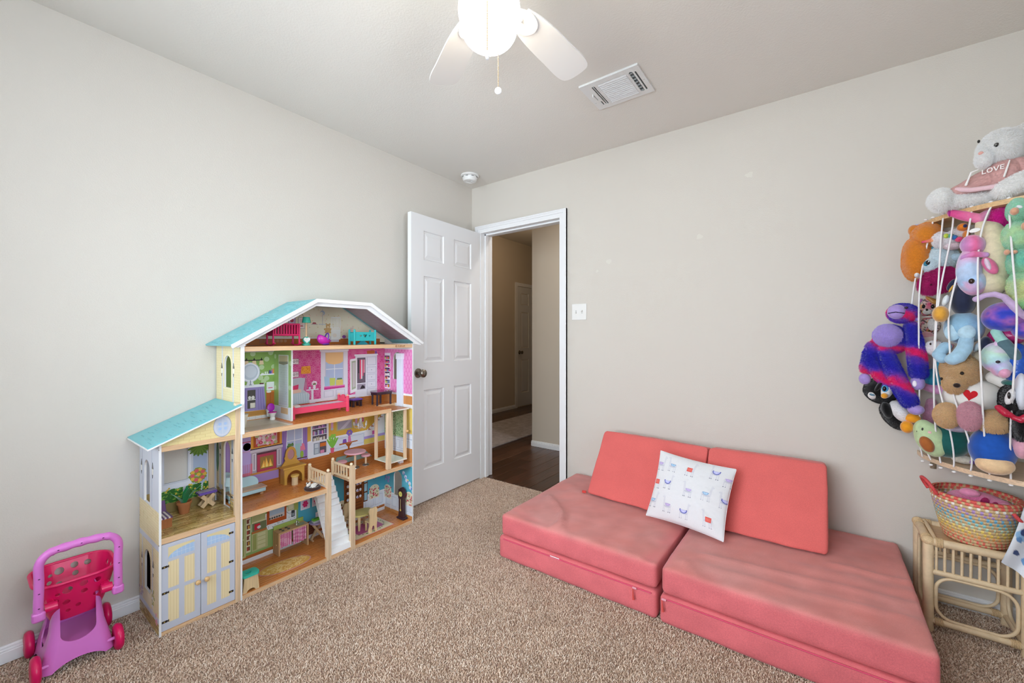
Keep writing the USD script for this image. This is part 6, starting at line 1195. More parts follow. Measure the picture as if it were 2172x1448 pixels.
geo(t, 'back_cover', (trimesh.Trimesh(bk_ - ploc, fF[:, ::-1], process=False), '#e9e8ea'), 'cotton', True)
edge = np.r_[np.where(wf == 0)[0], np.where(uf == 1)[0], np.where(wf == 1)[0][::-1], np.where(uf == 0)[0][::-1]]
geo(t, 'seam', (tube(mid[edge][::6] - ploc, .0016, 6, closed=True), '#e3e2e4'), 'cotton', True)
# ---------------------------------------------------------------- corner rack for plush toys: two quarter-round boards and elastic cords
ZC = V([.748, 2.612]); ZR = .392
zo = V([.55, 2.42, 0])
t = rack = thing('plush_rack', 'wall corner plush toy rack: two quarter-round wooden boards joined by white cords', 'toy rack', (.55, 2.42, .647))
zl = lambda m: T(m, (-.55, -2.42, -.647))
quarter = sg.Polygon([tuple(ZC)] + [(ZC[0] - ZR * math.sin(a), ZC[1] - ZR * math.cos(a)) for a in np.linspace(0, math.pi / 2, 40)])
for z in (.647, 1.662): geo(t, 'board', (zl(T(ext(quarter, .018), (0, 0, z))), '#d6b080' if z > 1 else '#dcbfa0'), 'wood_x', 20)
CORDS = [
[(0.368,2.498,1.666),(0.354,2.488,1.554),(0.336,2.489,1.434),(0.324,2.486,1.311),(0.322,2.49,1.20),(0.326,2.49,.95),(.358,2.50,.661)],
[(0.383,2.457,1.664),(0.360,2.459,1.529),(0.347,2.454,1.429),(0.338,2.428,1.191),(0.338,2.426,1.068),(0.340,2.432,0.950),(0.345,2.454,0.808),(0.375,2.440,0.663)],
[(0.406,2.414,1.665),(0.395,2.392,1.533),(0.387,2.373,1.401),(0.375,2.361,1.179),(0.373,2.366,1.028),(0.376,2.381,0.893),(0.398,2.406,0.663)],
[(0.430,2.384,1.664),(0.411,2.367,1.507),(0.394,2.363,1.395),(0.378,2.359,1.206),(0.376,2.358,1.092),(0.382,2.355,1.007),(0.395,2.349,0.918),(0.428,2.366,0.663)],
[(0.471,2.340,1.664),(0.449,2.321,1.523),(0.431,2.319,1.424),(0.407,2.323,1.259),(0.410,2.317,1.091),(0.411,2.322,1.021),(0.429,2.317,0.907),(0.468,2.336,0.663)],
[(0.513,2.303,1.664),(0.477,2.286,1.487),(0.473,2.272,1.379),(0.472,2.261,1.259),(0.480,2.258,0.989),(0.492,2.280,0.799),(0.510,2.305,0.663)],
[(0.551,2.278,1.664),(0.548,2.256,1.583),(0.549,2.225,1.402),(0.550,2.205,1.275),(0.545,2.205,1.073),(0.545,2.235,0.893),(0.555,2.276,0.663)]]
for c_ in CORDS:
    p_ = spline(c_, 60); off = V([-.208, -.978, 0]) * .022 * np.sin(np.linspace(0, np.pi, 60))[:, None]
    k = geo(t, 'cord', (zl(tube(p_ + off, .0030, 8)), '#eceaea'), 'cotton', True)
    for q_, dz in ((c_[0], .018), (c_[-1], -.020)): geo(k, 'knot', (zl(ball((.0065, .0065, .0045), V(q_) + [0, 0, dz], 2)), '#eeecec'), 'cotton', True)
geo(t, 'peg', (zl(cyl(.010, .022, (.385, 2.462, .6245))), '#7a6a55'), 'wood_z')
PU, PW = V([.978, -.208, 0]), V([-.208, -.978, 0])
PM = np.array([PU, [0, 0, 1.0], PW])                                # rows: local a, b, w axes
def hair(parent, mesh, n, length, colf, seed):
    """Short fur on the mesh: BasisCurves, one part that nobody could count."""
    rgn = np.random.default_rng(seed)
    p, fi = trimesh.sample.sample_surface(mesh, n, seed=seed)
    nrm = mesh.face_normals[fi]; nrm = nrm + rgn.normal(0, .38, nrm.shape) + [0, 0, -.25]; nrm /= np.linalg.norm(nrm, axis=1, keepdims=True)
    L = (length * rgn.uniform(.6, 1.15, n))[:, None]
    mid = p + nrm * L * .55; tip = p + nrm * L * .95 + [0, 0, -.22] * L
    pts = np.stack([p - nrm * .001, mid, tip], 1).reshape(-1, 3)
    path = numbered(parent, 'fur')
    c = UsdGeom.BasisCurves.Define(stage, path)
    c.CreateTypeAttr('linear'); c.CreatePointsAttr(Vt.Vec3fArray.FromNumpy(pts.astype(np.float32))); c.CreateCurveVertexCountsAttr(Vt.IntArray.FromNumpy(np.full(n, 3, np.int32)))
    w = np.tile([.0009, .0007, .0002], n); c.CreateWidthsAttr(Vt.FloatArray.FromNumpy(w.astype(np.float32))); c.SetWidthsInterpolation('vertex')
    col = np.repeat(np.minimum(colf(p) * rgn.uniform(1.0, 1.3, (n, 1)), .93), 3, 0)
    UsdGeom.PrimvarsAPI(c).CreatePrimvar('col', Sdf.ValueTypeNames.Color3fArray, 'vertex').Set(Vt.Vec3fArray.FromNumpy(col.astype(np.float32)))
    UsdShade.MaterialBindingAPI.Apply(c.GetPrim()).Bind(MAT['furry']); tag(c.GetPrim(), kind='stuff')
colmat('furry', 0.85, spec=0.15)
def ramp(stops, x):
    cs = np.array([lin(c) for c in stops]); x = np.clip(x, 0, 1) * (len(cs) - 1); i = np.minimum(x.astype(int), len(cs) - 2); f = (x - i)[:, None]
    return cs[i] * (1 - f) + cs[i + 1] * f
def part_color(col, o, lo, hi):
    def f(v):
        u = (v - lo) / np.maximum(hi - lo, 1e-6); a = u @ [1, 0, 0]; n = meshkit.fbm(v * 28, 3, 3); k = np.tile(lin(col), (len(v), 1))
        if 'gradx' in o: return ramp(o['gradx'], (u[:, 0] - .1) / .8)
        if 'grad' in o: return ramp(o['grad'], u[:, 0])
        if 'pastel' in o: return ramp(('#e8a0c6', '#d9b5dc', '#bcd0ee', '#a9c6ea', '#e3a6cc'), 1 - u[:, 2] * .9 + (n - .5) * .5)
        if 'pastel2' in o: return ramp(('#e6a9cc', '#c5b9e6', '#b5dce0', '#bfe0cc', '#dcc9e6'), u[:, 2] + (n - .5) * .7)
        if 'green' in o: return ramp(('#7fc98f', '#d6de9a', '#8fd0a8', '#6fc4b0', '#b9deA8'.lower(), '#8fd0b0', '#9ad6b8'), u[:, 2] + (n - .5) * .25)
        if 'bluepurple' in o: return ramp(('#2f3fb0', '#3a48c0', '#7a55b8', '#a566b5', '#3a44bc'), n * 1.7 - .35)
        if 'leopard' in o:
            m = meshkit.noise(v * 190, 2); base = ramp(('#f0d9a0', '#e88a3a', '#e9e4d8', '#d94f7a', '#e8c84a', '#f0e6d0'), meshkit.noise(v * 45, 5)); base[m > .62] = lin('#2a1c1e'); return base
        if 'monkey' in o:
            q_ = o['axis'](v) if 'axis' in o else v[:, 2] * 14 + v[:, 0] * 5; b = .5 + .5 * np.sin(q_ * 3.0 + n * 2.2)
            return ramp(('#2b2aa8', '#3a2fb0', '#5a3cb4', '#7a3fb0', '#e0246a'), b ** 1.6)
        if 'heather' in o: return k * (1 + .5 * (meshkit.noise(v * 700, 7) - .5))[:, None]
        return k
    return f
def pz(name, label, p0, parts):
    t = thing(name, label, 'plush toy' if name not in ('bracelet',) else 'bracelet', p0)
    paths = {}
    for i, (nm, col, ells, chains, o) in enumerate(parts):
        toL = lambda a, b, w: V([a, b, w]) @ PM
        if 'tube' in o:
            ch_ = chains[0]; m = tube([toL(*q_[:3]) for q_ in ch_], [q_[3] for q_ in ch_] if nm != 'ring' else .0016, 8)
        else:
            E_ = []
            for e in ells:
                rot = rotm((0, 0, 1), -e[6]) if len(e) > 6 else np.eye(3)          # turned in the picture plane
                E_.append((toL(*e[:3]), V(e[3:6]), (PM.T @ rot)))
            C_ = [[(*toL(*q_[:3]), q_[3]) for q_ in ch_] for ch_ in chains]
            size = max([max(e[3:6]) for e in ells] + [q_[3] for ch_ in chains for q_ in ch_])
            m = blob(ells=E_, chains=C_, edge=max(.0025, min(.008, size * .22)), it=(3 if 'raw' in o else 10))
            if o.get('mat') in ('plush', 'velvet', 'cotton', 'satin_cloth') and 'raw' not in o:
                amp = {'plush': .05, 'velvet': .03, 'cotton': .05, 'satin_cloth': .10}[o['mat']] * size
                m.vertices += m.vertex_normals * (amp * (meshkit.fbm((m.vertices + V(p0)) * (1.1 / size), 3, i) - .5) * 2)[:, None]
        f = part_color(col, o, m.bounds[0], m.bounds[1])
        p = geo(t, nm, (m, f), o.get('mat', 'plush'), True)
        if 'fur' in o: hair(p, m, int(o['fur'][0] * 3.2), o['fur'][1] * .8, f, i + 1)
    return t
pz('plush_bunny', 'large white plush bunny in a pink hoodie sitting on top of the toy rack', (0.556,2.374,1.710), [
  ('head', '#efedea', [(-0.003,0.184,0.000,0.060,0.068,0.085)], [], {'mat': 'plush', 'fur': (3200, 0.012)}),
  ('snout', '#f2f0ee', [(-0.044,0.147,0.050,0.024,0.034,0.035)], [], {'mat': 'plush', 'fur': (700, 0.009)}),
  ('ear', '#ece9e6', [], [[(0.029,0.234,-0.020,0.021),(0.054,0.244,-0.030,0.023),(0.077,0.217,-0.050,0.018)]], {'mat': 'plush', 'fur': (500, 0.01)}),
  ('eye', '#1c1a1a', [(-0.014,0.179,0.082,0.007,0.008,0.006)], [], {'mat': 'gloss', 'raw': 1}),
  ('eye', '#1c1a1a', [(-0.058,0.213,0.062,0.004,0.006,0.006)], [], {'mat': 'gloss', 'raw': 1}),
  ('nose', '#e0a79c', [(-0.052,0.161,0.078,0.008,0.007,0.007,25)], [], {'mat': 'velvet', 'raw': 1}),
  ('hoodie', '#c99a96', [(0.004,0.073,-0.010,0.060,0.072,0.085)], [[(-0.047,0.068,0.020,0.040),(-0.090,0.046,0.045,0.031),(-0.114,0.038,0.060,0.024)], [(0.039,0.104,0.020,0.028),(0.071,0.074,0.030,0.026)]], {'mat': 'cotton', 'heather': 1}),
  ('hoodie_hem', '#e3bfc6', [], [[(-0.114,0.042,0.075,0.009),(-0.077,0.028,0.085,0.009),(-0.036,0.024,0.090,0.009),(-0.002,0.025,0.090,0.009)]], {'mat': 'cotton'}),
  ('leg', '#efedea', [(-0.158,0.014,0.065,0.033,0.043,0.055)], [[(-0.158,0.016,0.060,0.038),(-0.102,0.002,0.050,0.024),(-0.041,0.000,0.030,0.023)]], {'mat': 'plush', 'fur': (1500, 0.011)}),
  ('leg', '#efedea', [], [[(0.004,0.006,0.090,0.029),(0.037,0.023,0.085,0.032),(0.080,0.043,0.060,0.034)]], {'mat': 'plush', 'fur': (900, 0.011)}),
  ('drawstring', '#efecea', [], [[(-0.060,0.100,0.083,0.002),(-0.077,0.094,0.086,0.003),(-0.084,0.071,0.086,0.003),(-0.090,0.050,0.088,0.004)]], {'mat': 'cotton'}),
  ('drawstring', '#efecea', [], [[(0.017,0.112,0.080,0.002),(0.010,0.082,0.084,0.003),(0.004,0.056,0.085,0.003)]], {'mat': 'cotton'}),
])
pz('plush_bear', 'plain orange plush bear pressed to the wall at the rack left end', (0.348,2.500,1.536), [
  ('body', '#d9842c', [(-0.009,-0.015,0.000,0.049,0.099,0.065)], [], {'mat': 'plush', 'fur': (1500, 0.005)}),
  ('head', '#dd8a30', [(0.022,0.081,0.005,0.049,0.053,0.060)], [], {'mat': 'plush', 'fur': (900, 0.005)}),
  ('ear', '#d9842c', [(-0.018,0.110,0.000,0.018,0.023,0.020)], [], {'mat': 'plush'}),
])
pz('plush_scrap', 'small lilac plush bit under the rack left tip', (0.346,2.530,1.668), [
  ('body', '#b9b4d9', [(0.000,-0.002,0.000,0.016,0.010,0.015)], [], {'mat': 'velvet'}),
])
pz('plush_unicorn', 'small white plush unicorn with rainbow pompom mane near the rack top', (0.432,2.449,1.582), [
  ('body', '#e9e3e6', [(-0.004,-0.005,0.000,0.046,0.031,0.050), (0.020,0.012,-0.010,0.032,0.027,0.050), (-0.027,0.003,0.010,0.025,0.029,0.040)], [], {'mat': 'plush', 'fur': (1500, 0.008)}),
  ('belly', '#e6d3da', [(0.008,-0.035,0.030,0.026,0.015,0.030)], [], {'mat': 'plush'}),
  ('horn', '#e0486a', [], [[(-0.079,-0.001,0.020,0.004),(-0.063,-0.000,0.022,0.006),(-0.046,0.002,0.025,0.009)]], {'mat': 'velvet', 'grad': ('#d93a78', '#f0b04a')}),
  ('pompom', '#c8d94a', [(-0.009,0.007,0.052,0.008,0.010,0.012)], [], {'mat': 'plush'}),
  ('pompom', '#3fb08a', [(0.005,0.004,0.056,0.008,0.010,0.012)], [], {'mat': 'plush'}),
  ('pompom', '#3a7fc9', [(0.014,-0.004,0.058,0.009,0.010,0.012)], [], {'mat': 'plush'}),
  ('pompom', '#e8457a', [(0.027,-0.014,0.056,0.012,0.011,0.013)], [], {'mat': 'plush'}),
  ('pompom', '#e88a3a', [(0.046,0.000,0.030,0.011,0.023,0.020)], [], {'mat': 'plush'}),
  ('pompom', '#4a8a4f', [(0.039,-0.033,0.045,0.008,0.011,0.014)], [], {'mat': 'plush'}),
])
pz('plush_fish', 'small orange plush with a navy spot under the top board', (0.463,2.417,1.619), [
  ('body', '#e8862c', [(0.000,0.000,0.000,0.018,0.017,0.030)], [], {'mat': 'velvet'}),
  ('spot', '#24305f', [(0.006,-0.000,0.028,0.006,0.007,0.008)], [], {'mat': 'velvet', 'raw': 1}),
])
pz('plush_pony', 'pale blue plush pony head with a large blue eye, low horn and white muzzle', (0.399,2.500,1.500), [
  ('head', '#cfe0e8', [(0.013,0.012,0.000,0.056,0.052,0.060,-25), (-0.017,-0.016,0.020,0.040,0.036,0.050,-35)], [[(-0.013,-0.021,0.020,0.028),(-0.040,-0.045,0.030,0.018),(-0.052,-0.054,0.032,0.014)]], {'mat': 'plush', 'fur': (1800, 0.006)}),
  ('ear', '#b9d3e3', [(0.063,0.007,0.030,0.034,0.016,0.020,15)], [], {'mat': 'plush'}),
  ('mane', '#3f8fa8', [(-0.007,0.056,0.000,0.013,0.012,0.030)], [], {'mat': 'plush'}),
  ('muzzle', '#eef0f2', [(-0.055,-0.052,0.035,0.012,0.014,0.025)], [], {'mat': 'plush'}),
  ('eye', '#2f7f98', [(-0.023,-0.012,0.062,0.011,0.013,0.010,20)], [], {'mat': 'gloss', 'raw': 1}),
  ('pupil', '#10181c', [(-0.020,-0.009,0.068,0.007,0.010,0.008)], [], {'mat': 'gloss', 'raw': 1}),
  ('eye_glint', '#ffffff', [(-0.017,-0.005,0.076,0.002,0.003,0.003)], [], {'mat': 'gloss', 'raw': 1}),
])
pz('plush_monster', 'shaggy magenta plush creature beneath the pale blue pony', (0.399,2.485,1.412), [
  ('body', '#b5276e', [(0.004,0.012,0.000,0.056,0.052,0.055,-18), (-0.021,-0.011,0.010,0.031,0.036,0.045)], [], {'mat': 'plush', 'fur': (2600, 0.016)}),
  ('eye', '#3a1626', [(-0.014,-0.015,0.056,0.004,0.004,0.004)], [], {'mat': 'gloss', 'raw': 1}),
])
pz('bracelet', 'thin gold ring hooked on the magenta plush', (0.366,2.489,1.376), [
  ('ring', '#d9b36a', [], [[(0.016,-0.001,0.000,0.002),(0.014,-0.006,0.000,0.002),(0.010,-0.010,0.000,0.002),(0.004,-0.012,0.000,0.002),(-0.004,-0.012,0.000,0.002),(-0.010,-0.009,0.000,0.002),(-0.014,-0.004,0.000,0.002),(-0.016,0.001,0.000,0.002),(-0.014,0.007,0.000,0.002),(-0.010,0.010,0.000,0.002),(-0.004,0.012,0.000,0.002),(0.004,0.012,0.000,0.002),(0.010,0.009,0.000,0.002),(0.014,0.004,0.000,0.002),(0.016,-0.001,0.000,0.002)]], {'mat': 'steel', 'tube': 1}),
])
pz('plush_snake', 'pink to blue tie-dyed tube-shaped plush lying along the top board', (0.481,2.364,1.649), [
  ('limb', '#e0699a', [], [[(-0.059,0.024,0.010,0.013),(-0.024,0.002,0.020,0.018),(0.016,-0.018,0.020,0.018),(0.042,0.002,0.000,0.018),(0.061,0.023,-0.020,0.016)]], {'mat': 'velvet', 'gradx': ('#d84f8f', '#e880a8', '#a9b4dd')}),
  ('foot', '#b52a86', [(-0.064,0.024,0.010,0.006,0.015,0.016)], [], {'mat': 'velvet'}),
])
pz('plush_heart', 'hot pink fuzzy plush squeezed under the top board', (0.546,2.365,1.629), [
  ('body', '#cf1f8c', [(0.000,0.005,0.000,0.035,0.039,0.050)], [], {'mat': 'plush', 'fur': (1200, 0.006)}),
])
pz('plush_moon', 'large cream crescent plush with a pastel pink and blue face', (0.500,2.339,1.483), [
  ('back', '#dccfb0', [(0.027,-0.007,-0.020,0.049,0.133,0.075), (0.018,-0.100,-0.010,0.045,0.054,0.070)], [[(-0.006,0.127,0.000,0.014),(0.015,0.098,-0.010,0.036),(0.032,0.025,-0.020,0.054)]], {'mat': 'velvet'}),
  ('face', '#b9c9ea', [(-0.035,-0.051,0.030,0.036,0.087,0.060), (-0.023,-0.099,0.030,0.036,0.047,0.060)], [], {'mat': 'velvet', 'pastel': 1}),
  ('hood', '#e07aa8', [(-0.025,0.045,0.030,0.034,0.040,0.055,-20)], [[(-0.056,-0.025,0.050,0.007),(-0.047,-0.002,0.070,0.009),(-0.023,0.005,0.080,0.011),(0.006,0.000,0.060,0.010)]], {'mat': 'velvet', 'gradx': ('#c48fc9', '#e86f9f', '#c9a0d9')}),
  ('ear', '#dd6f98', [(0.017,-0.042,0.060,0.017,0.035,0.018,-25)], [], {'mat': 'velvet'}),
  ('inner_ear', '#dfc6da', [(0.012,-0.037,0.074,0.007,0.023,0.010,-15)], [], {'mat': 'velvet'}),
  ('eye', '#33231f', [(-0.028,-0.097,0.092,0.008,0.010,0.008)], [], {'mat': 'gloss', 'raw': 1}),
  ('tag', '#efeeec', [(-0.020,0.097,0.055,0.015,0.008,0.003,-10)], [], {'mat': 'cotton', 'raw': 1}),
])
pz('plush_caterpillar', 'mint green lobed plush caterpillar with peach feet at the photo right edge', (0.570,2.290,1.476), [
  ('body', '#a5d9b0', [(0.005,0.159,0.000,0.030,0.044,0.060), (0.003,0.064,0.000,0.039,0.058,0.065), (0.011,-0.029,0.000,0.036,0.051,0.065), (0.014,-0.114,0.000,0.038,0.054,0.065), (0.016,-0.172,0.000,0.036,0.034,0.060)], [], {'mat': 'plush', 'green': 1, 'fur': (2200, 0.005)}),
  ('foot', '#e0a888', [(-0.005,0.147,0.055,0.011,0.013,0.020)], [], {'mat': 'velvet'}),
  ('foot', '#e0a888', [(-0.022,0.004,0.060,0.008,0.010,0.018), (-0.005,0.003,0.055,0.008,0.007,0.014)], [], {'mat': 'velvet'}),
  ('foot', '#dba887', [(0.016,0.089,0.060,0.007,0.013,0.020)], [], {'mat': 'velvet'}),
  ('antenna', '#dfe3e6', [(0.006,0.160,0.060,0.008,0.005,0.004,35)], [], {'mat': 'velvet'}),
])
pz('plush_leopard', 'small rainbow spotted plush leopard with a white muzzle beside the monkey', (0.390,2.606,1.269), [
  ('head', '#d9a05a', [(0.000,0.042,0.000,0.030,0.042,0.035)], [], {'mat': 'plush', 'leopard': 1}),
  ('body', '#d9a05a', [(0.006,-0.038,-0.005,0.033,0.042,0.030)], [], {'mat': 'plush', 'leopard': 1}),
  ('ear', '#b56fb0', [(-0.021,0.069,0.000,0.009,0.015,0.012)], [], {'mat': 'plush'}),
  ('ear', '#b56fb0', [(0.027,0.060,0.000,0.009,0.015,0.012)], [], {'mat': 'plush'}),
  ('muzzle', '#efece8', [(0.000,0.022,0.032,0.015,0.013,0.014)], [], {'mat': 'plush'}),
  ('chest', '#efece8', [(0.015,-0.035,0.024,0.015,0.027,0.012)], [], {'mat': 'plush'}),
  ('nose', '#2a1c1c', [(-0.000,0.030,0.046,0.004,0.005,0.004)], [], {'mat': 'gloss', 'raw': 1}),
  ('eye', '#1a1517', [(-0.011,0.046,0.032,0.006,0.009,0.006)], [], {'mat': 'gloss', 'raw': 1}),
  ('eye', '#1a1517', [(0.017,0.044,0.032,0.006,0.009,0.006)], [], {'mat': 'gloss', 'raw': 1}),
  ('horn', '#b5803f', [], [[(-0.002,0.088,0.020,0.004),(0.007,0.079,0.020,0.008),(0.019,0.066,0.015,0.013)]], {'mat': 'satin_cloth'}),
  ('collar', '#eeeae6', [(-0.001,-0.001,0.034,0.018,0.004,0.004)], [], {'mat': 'velvet', 'raw': 1}),
])
pz('plush_bear', 'navy and light blue plush bear with a mustard snout in the rack middle', (0.453,2.381,1.243), [
  ('head', '#2a3048', [(0.003,0.086,0.000,0.038,0.067,0.075)], [], {'mat': 'velvet'}),
  ('body', '#8fb9d6', [(0.005,-0.030,0.005,0.057,0.063,0.080)], [], {'mat': 'velvet'}),
  ('belly_patch', '#b5d3e3', [(0.014,-0.046,0.078,0.024,0.029,0.014), (-0.023,-0.047,0.066,0.023,0.033,0.014)], [], {'mat': 'velvet'}),
  ('brow', '#dfe6ea', [(-0.042,0.080,0.052,0.010,0.022,0.018,15)], [], {'mat': 'velvet'}),
  ('snout', '#dfa340', [(-0.055,0.026,0.075,0.025,0.032,0.050)], [], {'mat': 'velvet'}),
  ('ear', '#2a3048', [(-0.028,0.143,0.020,0.010,0.024,0.016,25)], [], {'mat': 'velvet'}),
  ('inner_ear', '#d9a648', [(-0.028,0.127,0.034,0.004,0.015,0.006,25)], [], {'mat': 'velvet'}),
  ('arm', '#a3c6dc', [], [[(0.014,-0.067,0.060,0.020),(0.009,-0.107,0.090,0.022),(-0.007,-0.139,0.110,0.023),(-0.022,-0.150,0.110,0.022)]], {'mat': 'velvet'}),
  ('arm', '#9cc0d8', [], [[(-0.043,-0.103,0.060,0.019),(-0.061,-0.134,0.080,0.019),(-0.051,-0.149,0.090,0.018)]], {'mat': 'velvet'}),
  ('foot', '#272c44', [(0.064,-0.096,0.030,0.020,0.034,0.040)], [], {'mat': 'velvet'}),
  ('foot_sole', '#b9c6d2', [(0.040,-0.103,0.045,0.008,0.020,0.020,20)], [], {'mat': 'velvet'}),
])
pz('plush_mermaid', 'violet and blue velvet plush tail with a lilac ruffle', (0.544,2.299,1.264), [
  ('tail', '#3f4fc0', [(0.000,-0.012,0.000,0.058,0.055,0.070,-12), (0.046,-0.061,0.000,0.032,0.034,0.060)], [], {'mat': 'velvet', 'bluepurple': 1}),
  ('ruffle', '#c3a9cf', [], [[(-0.067,0.055,0.050,0.011),(-0.046,0.067,0.060,0.009),(-0.023,0.069,0.062,0.010),(-0.001,0.057,0.065,0.010),(0.020,0.025,0.060,0.012),(0.031,0.002,0.055,0.012),(0.048,-0.016,0.050,0.010)]], {'mat': 'velvet'}),
  ('shoulder', '#e0bfa3', [(0.039,0.041,-0.010,0.024,0.034,0.060)], [], {'mat': 'velvet'}),
])
pz('doll_dress', 'magenta satin doll dress under the violet plush tail', (0.563,2.329,1.183), [
  ('skirt', '#a82a6a', [(-0.002,0.000,0.000,0.052,0.035,0.050)], [], {'mat': 'satin_cloth'}),
])
pz('plush_doll', 'mint and slate plush leg crossing in front of the blue satin', (0.549,2.279,1.138), [
  ('leg', '#9fd0c6', [], [[(-0.029,0.059,0.000,0.014),(-0.018,0.034,0.010,0.015),(-0.009,0.017,0.015,0.017)]], {'mat': 'velvet'}),
  ('boot', '#55707a', [], [[(-0.009,0.017,0.015,0.018),(0.008,-0.013,0.015,0.018),(0.023,-0.040,0.010,0.015)]], {'mat': 'velvet'}),
])
pz('doll_cape', 'shiny royal blue satin doll cape at the photo right edge', (0.576,2.298,1.057), [
  ('cape', '#1f56b8', [(0.000,0.017,0.000,0.033,0.082,0.050)], [], {'mat': 'satin_cloth'}),
  ('lining', '#2f6a62', [(-0.011,-0.046,0.010,0.028,0.014,0.045)], [], {'mat': 'velvet'}),
])
pz('plush_lamb', 'tiny white plush lamb with pink ears in front of the bear arm', (0.386,2.439,1.132), [
  ('head', '#eee6ea', [(0.000,0.000,0.000,0.036,0.033,0.035)], [], {'mat': 'plush'}),
  ('ear', '#e8a9b5', [(-0.039,0.005,0.000,0.011,0.012,0.012,-10)], [], {'mat': 'velvet'}),
  ('ear', '#e8a9b5', [(0.041,0.005,0.000,0.017,0.012,0.012,-45)], [], {'mat': 'velvet'}),
  ('eye', '#3a2a22', [(0.023,0.020,0.032,0.004,0.006,0.004)], [], {'mat': 'gloss', 'raw': 1}),
  ('nose', '#e0806f', [(0.004,0.032,0.030,0.005,0.005,0.004)], [], {'mat': 'velvet', 'raw': 1}),
  ('eye', '#3a2a22', [(-0.011,0.018,0.032,0.003,0.005,0.004)], [], {'mat': 'gloss', 'raw': 1}),
])
pz('plush_doll', 'pale pink cloth doll with a turquoise satin skirt behind the lamb', (0.388,2.571,1.115), [
  ('head', '#e6cfc6', [(-0.003,0.044,0.000,0.027,0.033,0.035)], [], {'mat': 'velvet'}),
  ('torso', '#e3c3bd', [(-0.003,-0.042,0.000,0.027,0.054,0.035)], [], {'mat': 'velvet'}),
  ('hair', '#dfa3a8', [(-0.006,0.069,0.000,0.022,0.019,0.030)], [], {'mat': 'velvet'}),
  ('skirt', '#35b0d9', [(0.012,-0.113,0.010,0.035,0.041,0.045), (0.031,-0.060,0.030,0.013,0.045,0.020)], [], {'mat': 'satin_cloth'}),
  ('leg', '#e3a0cf', [], [[(-0.008,-0.152,0.020,0.019),(0.023,-0.164,0.030,0.020),(0.052,-0.166,0.030,0.018)]], {'mat': 'velvet'}),
  ('leg', '#dd9fc0', [], [[(0.007,-0.223,0.000,0.017),(0.001,-0.269,0.020,0.019),(-0.002,-0.311,0.020,0.017)]], {'mat': 'plush'}),
])
pz('teddy_bear', 'tan teddy bear in a white shirt with a red heart', (0.462,2.363,0.983), [
  ('head', '#c9a67c', [(-0.017,0.062,0.010,0.055,0.070,0.085), (-0.031,0.016,0.050,0.033,0.040,0.060)], [], {'mat': 'plush', 'fur': (4200, 0.008)}),
  ('ear', '#d9c9b0', [(0.029,0.119,-0.020,0.017,0.026,0.040)], [], {'mat': 'plush'}),
  ('eye', '#1c1613', [(-0.010,0.058,0.094,0.006,0.007,0.007)], [], {'mat': 'gloss', 'raw': 1}),
  ('eye', '#1c1613', [(-0.065,0.032,0.075,0.004,0.006,0.007)], [], {'mat': 'gloss', 'raw': 1}),
  ('nose', '#2a1c16', [(-0.023,0.012,0.108,0.010,0.009,0.010)], [], {'mat': 'velvet', 'raw': 1}),
  ('shirt', '#e9e6e0', [(0.015,-0.032,-0.005,0.081,0.066,0.075)], [[(0.072,0.043,0.020,0.025),(0.106,0.026,0.030,0.024),(0.128,0.022,0.020,0.021)]], {'mat': 'cotton'}),
  ('foot', '#cfab80', [(-0.051,-0.111,0.055,0.037,0.048,0.055)], [], {'mat': 'plush', 'fur': (1700, 0.007)}),
  ('foot', '#cfab80', [(0.069,-0.122,0.055,0.042,0.042,0.055)], [], {'mat': 'plush', 'fur': (1900, 0.007)}),
  ('leg', '#c9a67c', [], [[(0.072,-0.083,0.000,0.018),(0.049,-0.080,0.020,0.018)]], {'mat': 'plush'}),
])
pz('plush_puff', 'dusty pink fluffy plush puff between the teddy feet', (0.455,2.285,0.880), [
  ('paw', '#cf9aa6', [(0.000,0.000,0.000,0.032,0.052,0.050)], [], {'mat': 'plush', 'fur': (1700, 0.009)}),
])
pz('plush_unicorn', 'pastel rainbow plush unicorn head with a pink muzzle right of the teddy', (0.525,2.300,1.090), [
  ('head', '#c9dfe3', [(-0.001,0.012,0.000,0.039,0.056,0.060), (0.012,-0.025,0.020,0.029,0.034,0.050)], [], {'mat': 'velvet', 'pastel2': 1}),
  ('muzzle', '#eba9c9', [(0.018,-0.040,0.045,0.016,0.020,0.035)], [], {'mat': 'velvet'}),
  ('ear', '#e3c0e0', [(0.003,0.065,0.020,0.009,0.026,0.016,20)], [], {'mat': 'velvet'}),
  ('eye', '#2a2028', [(0.003,-0.001,0.072,0.006,0.005,0.005,-8)], [], {'mat': 'gloss', 'raw': 1}),
])
pz('plush_dog', 'black and white plush dog with a red ribbon at the photo right edge', (0.563,2.260,0.941), [
  ('head', '#1c1a1c', [(-0.016,0.007,0.000,0.026,0.058,0.060)], [], {'mat': 'plush', 'fur': (1300, 0.006)}),
  ('face', '#eceaec', [(-0.015,0.025,0.050,0.012,0.030,0.020,12)], [], {'mat': 'plush'}),
  ('shirt', '#dfe3ee', [(0.011,0.045,0.020,0.017,0.066,0.050)], [], {'mat': 'cotton'}),
  ('body', '#161416', [(0.011,-0.074,0.000,0.027,0.067,0.060)], [], {'mat': 'plush', 'fur': (900, 0.006)}),
  ('eye', '#2a2528', [(-0.018,0.033,0.072,0.004,0.012,0.005)], [], {'mat': 'gloss', 'raw': 1}),
  ('ribbon', '#b5183a', [], [[(-0.041,-0.013,0.065,0.010),(-0.025,-0.030,0.075,0.012),(-0.008,-0.040,0.075,0.007)], [(-0.008,-0.044,0.075,0.007),(0.008,-0.048,0.075,0.011),(0.025,-0.036,0.070,0.013)]], {'mat': 'satin_cloth'}),
])
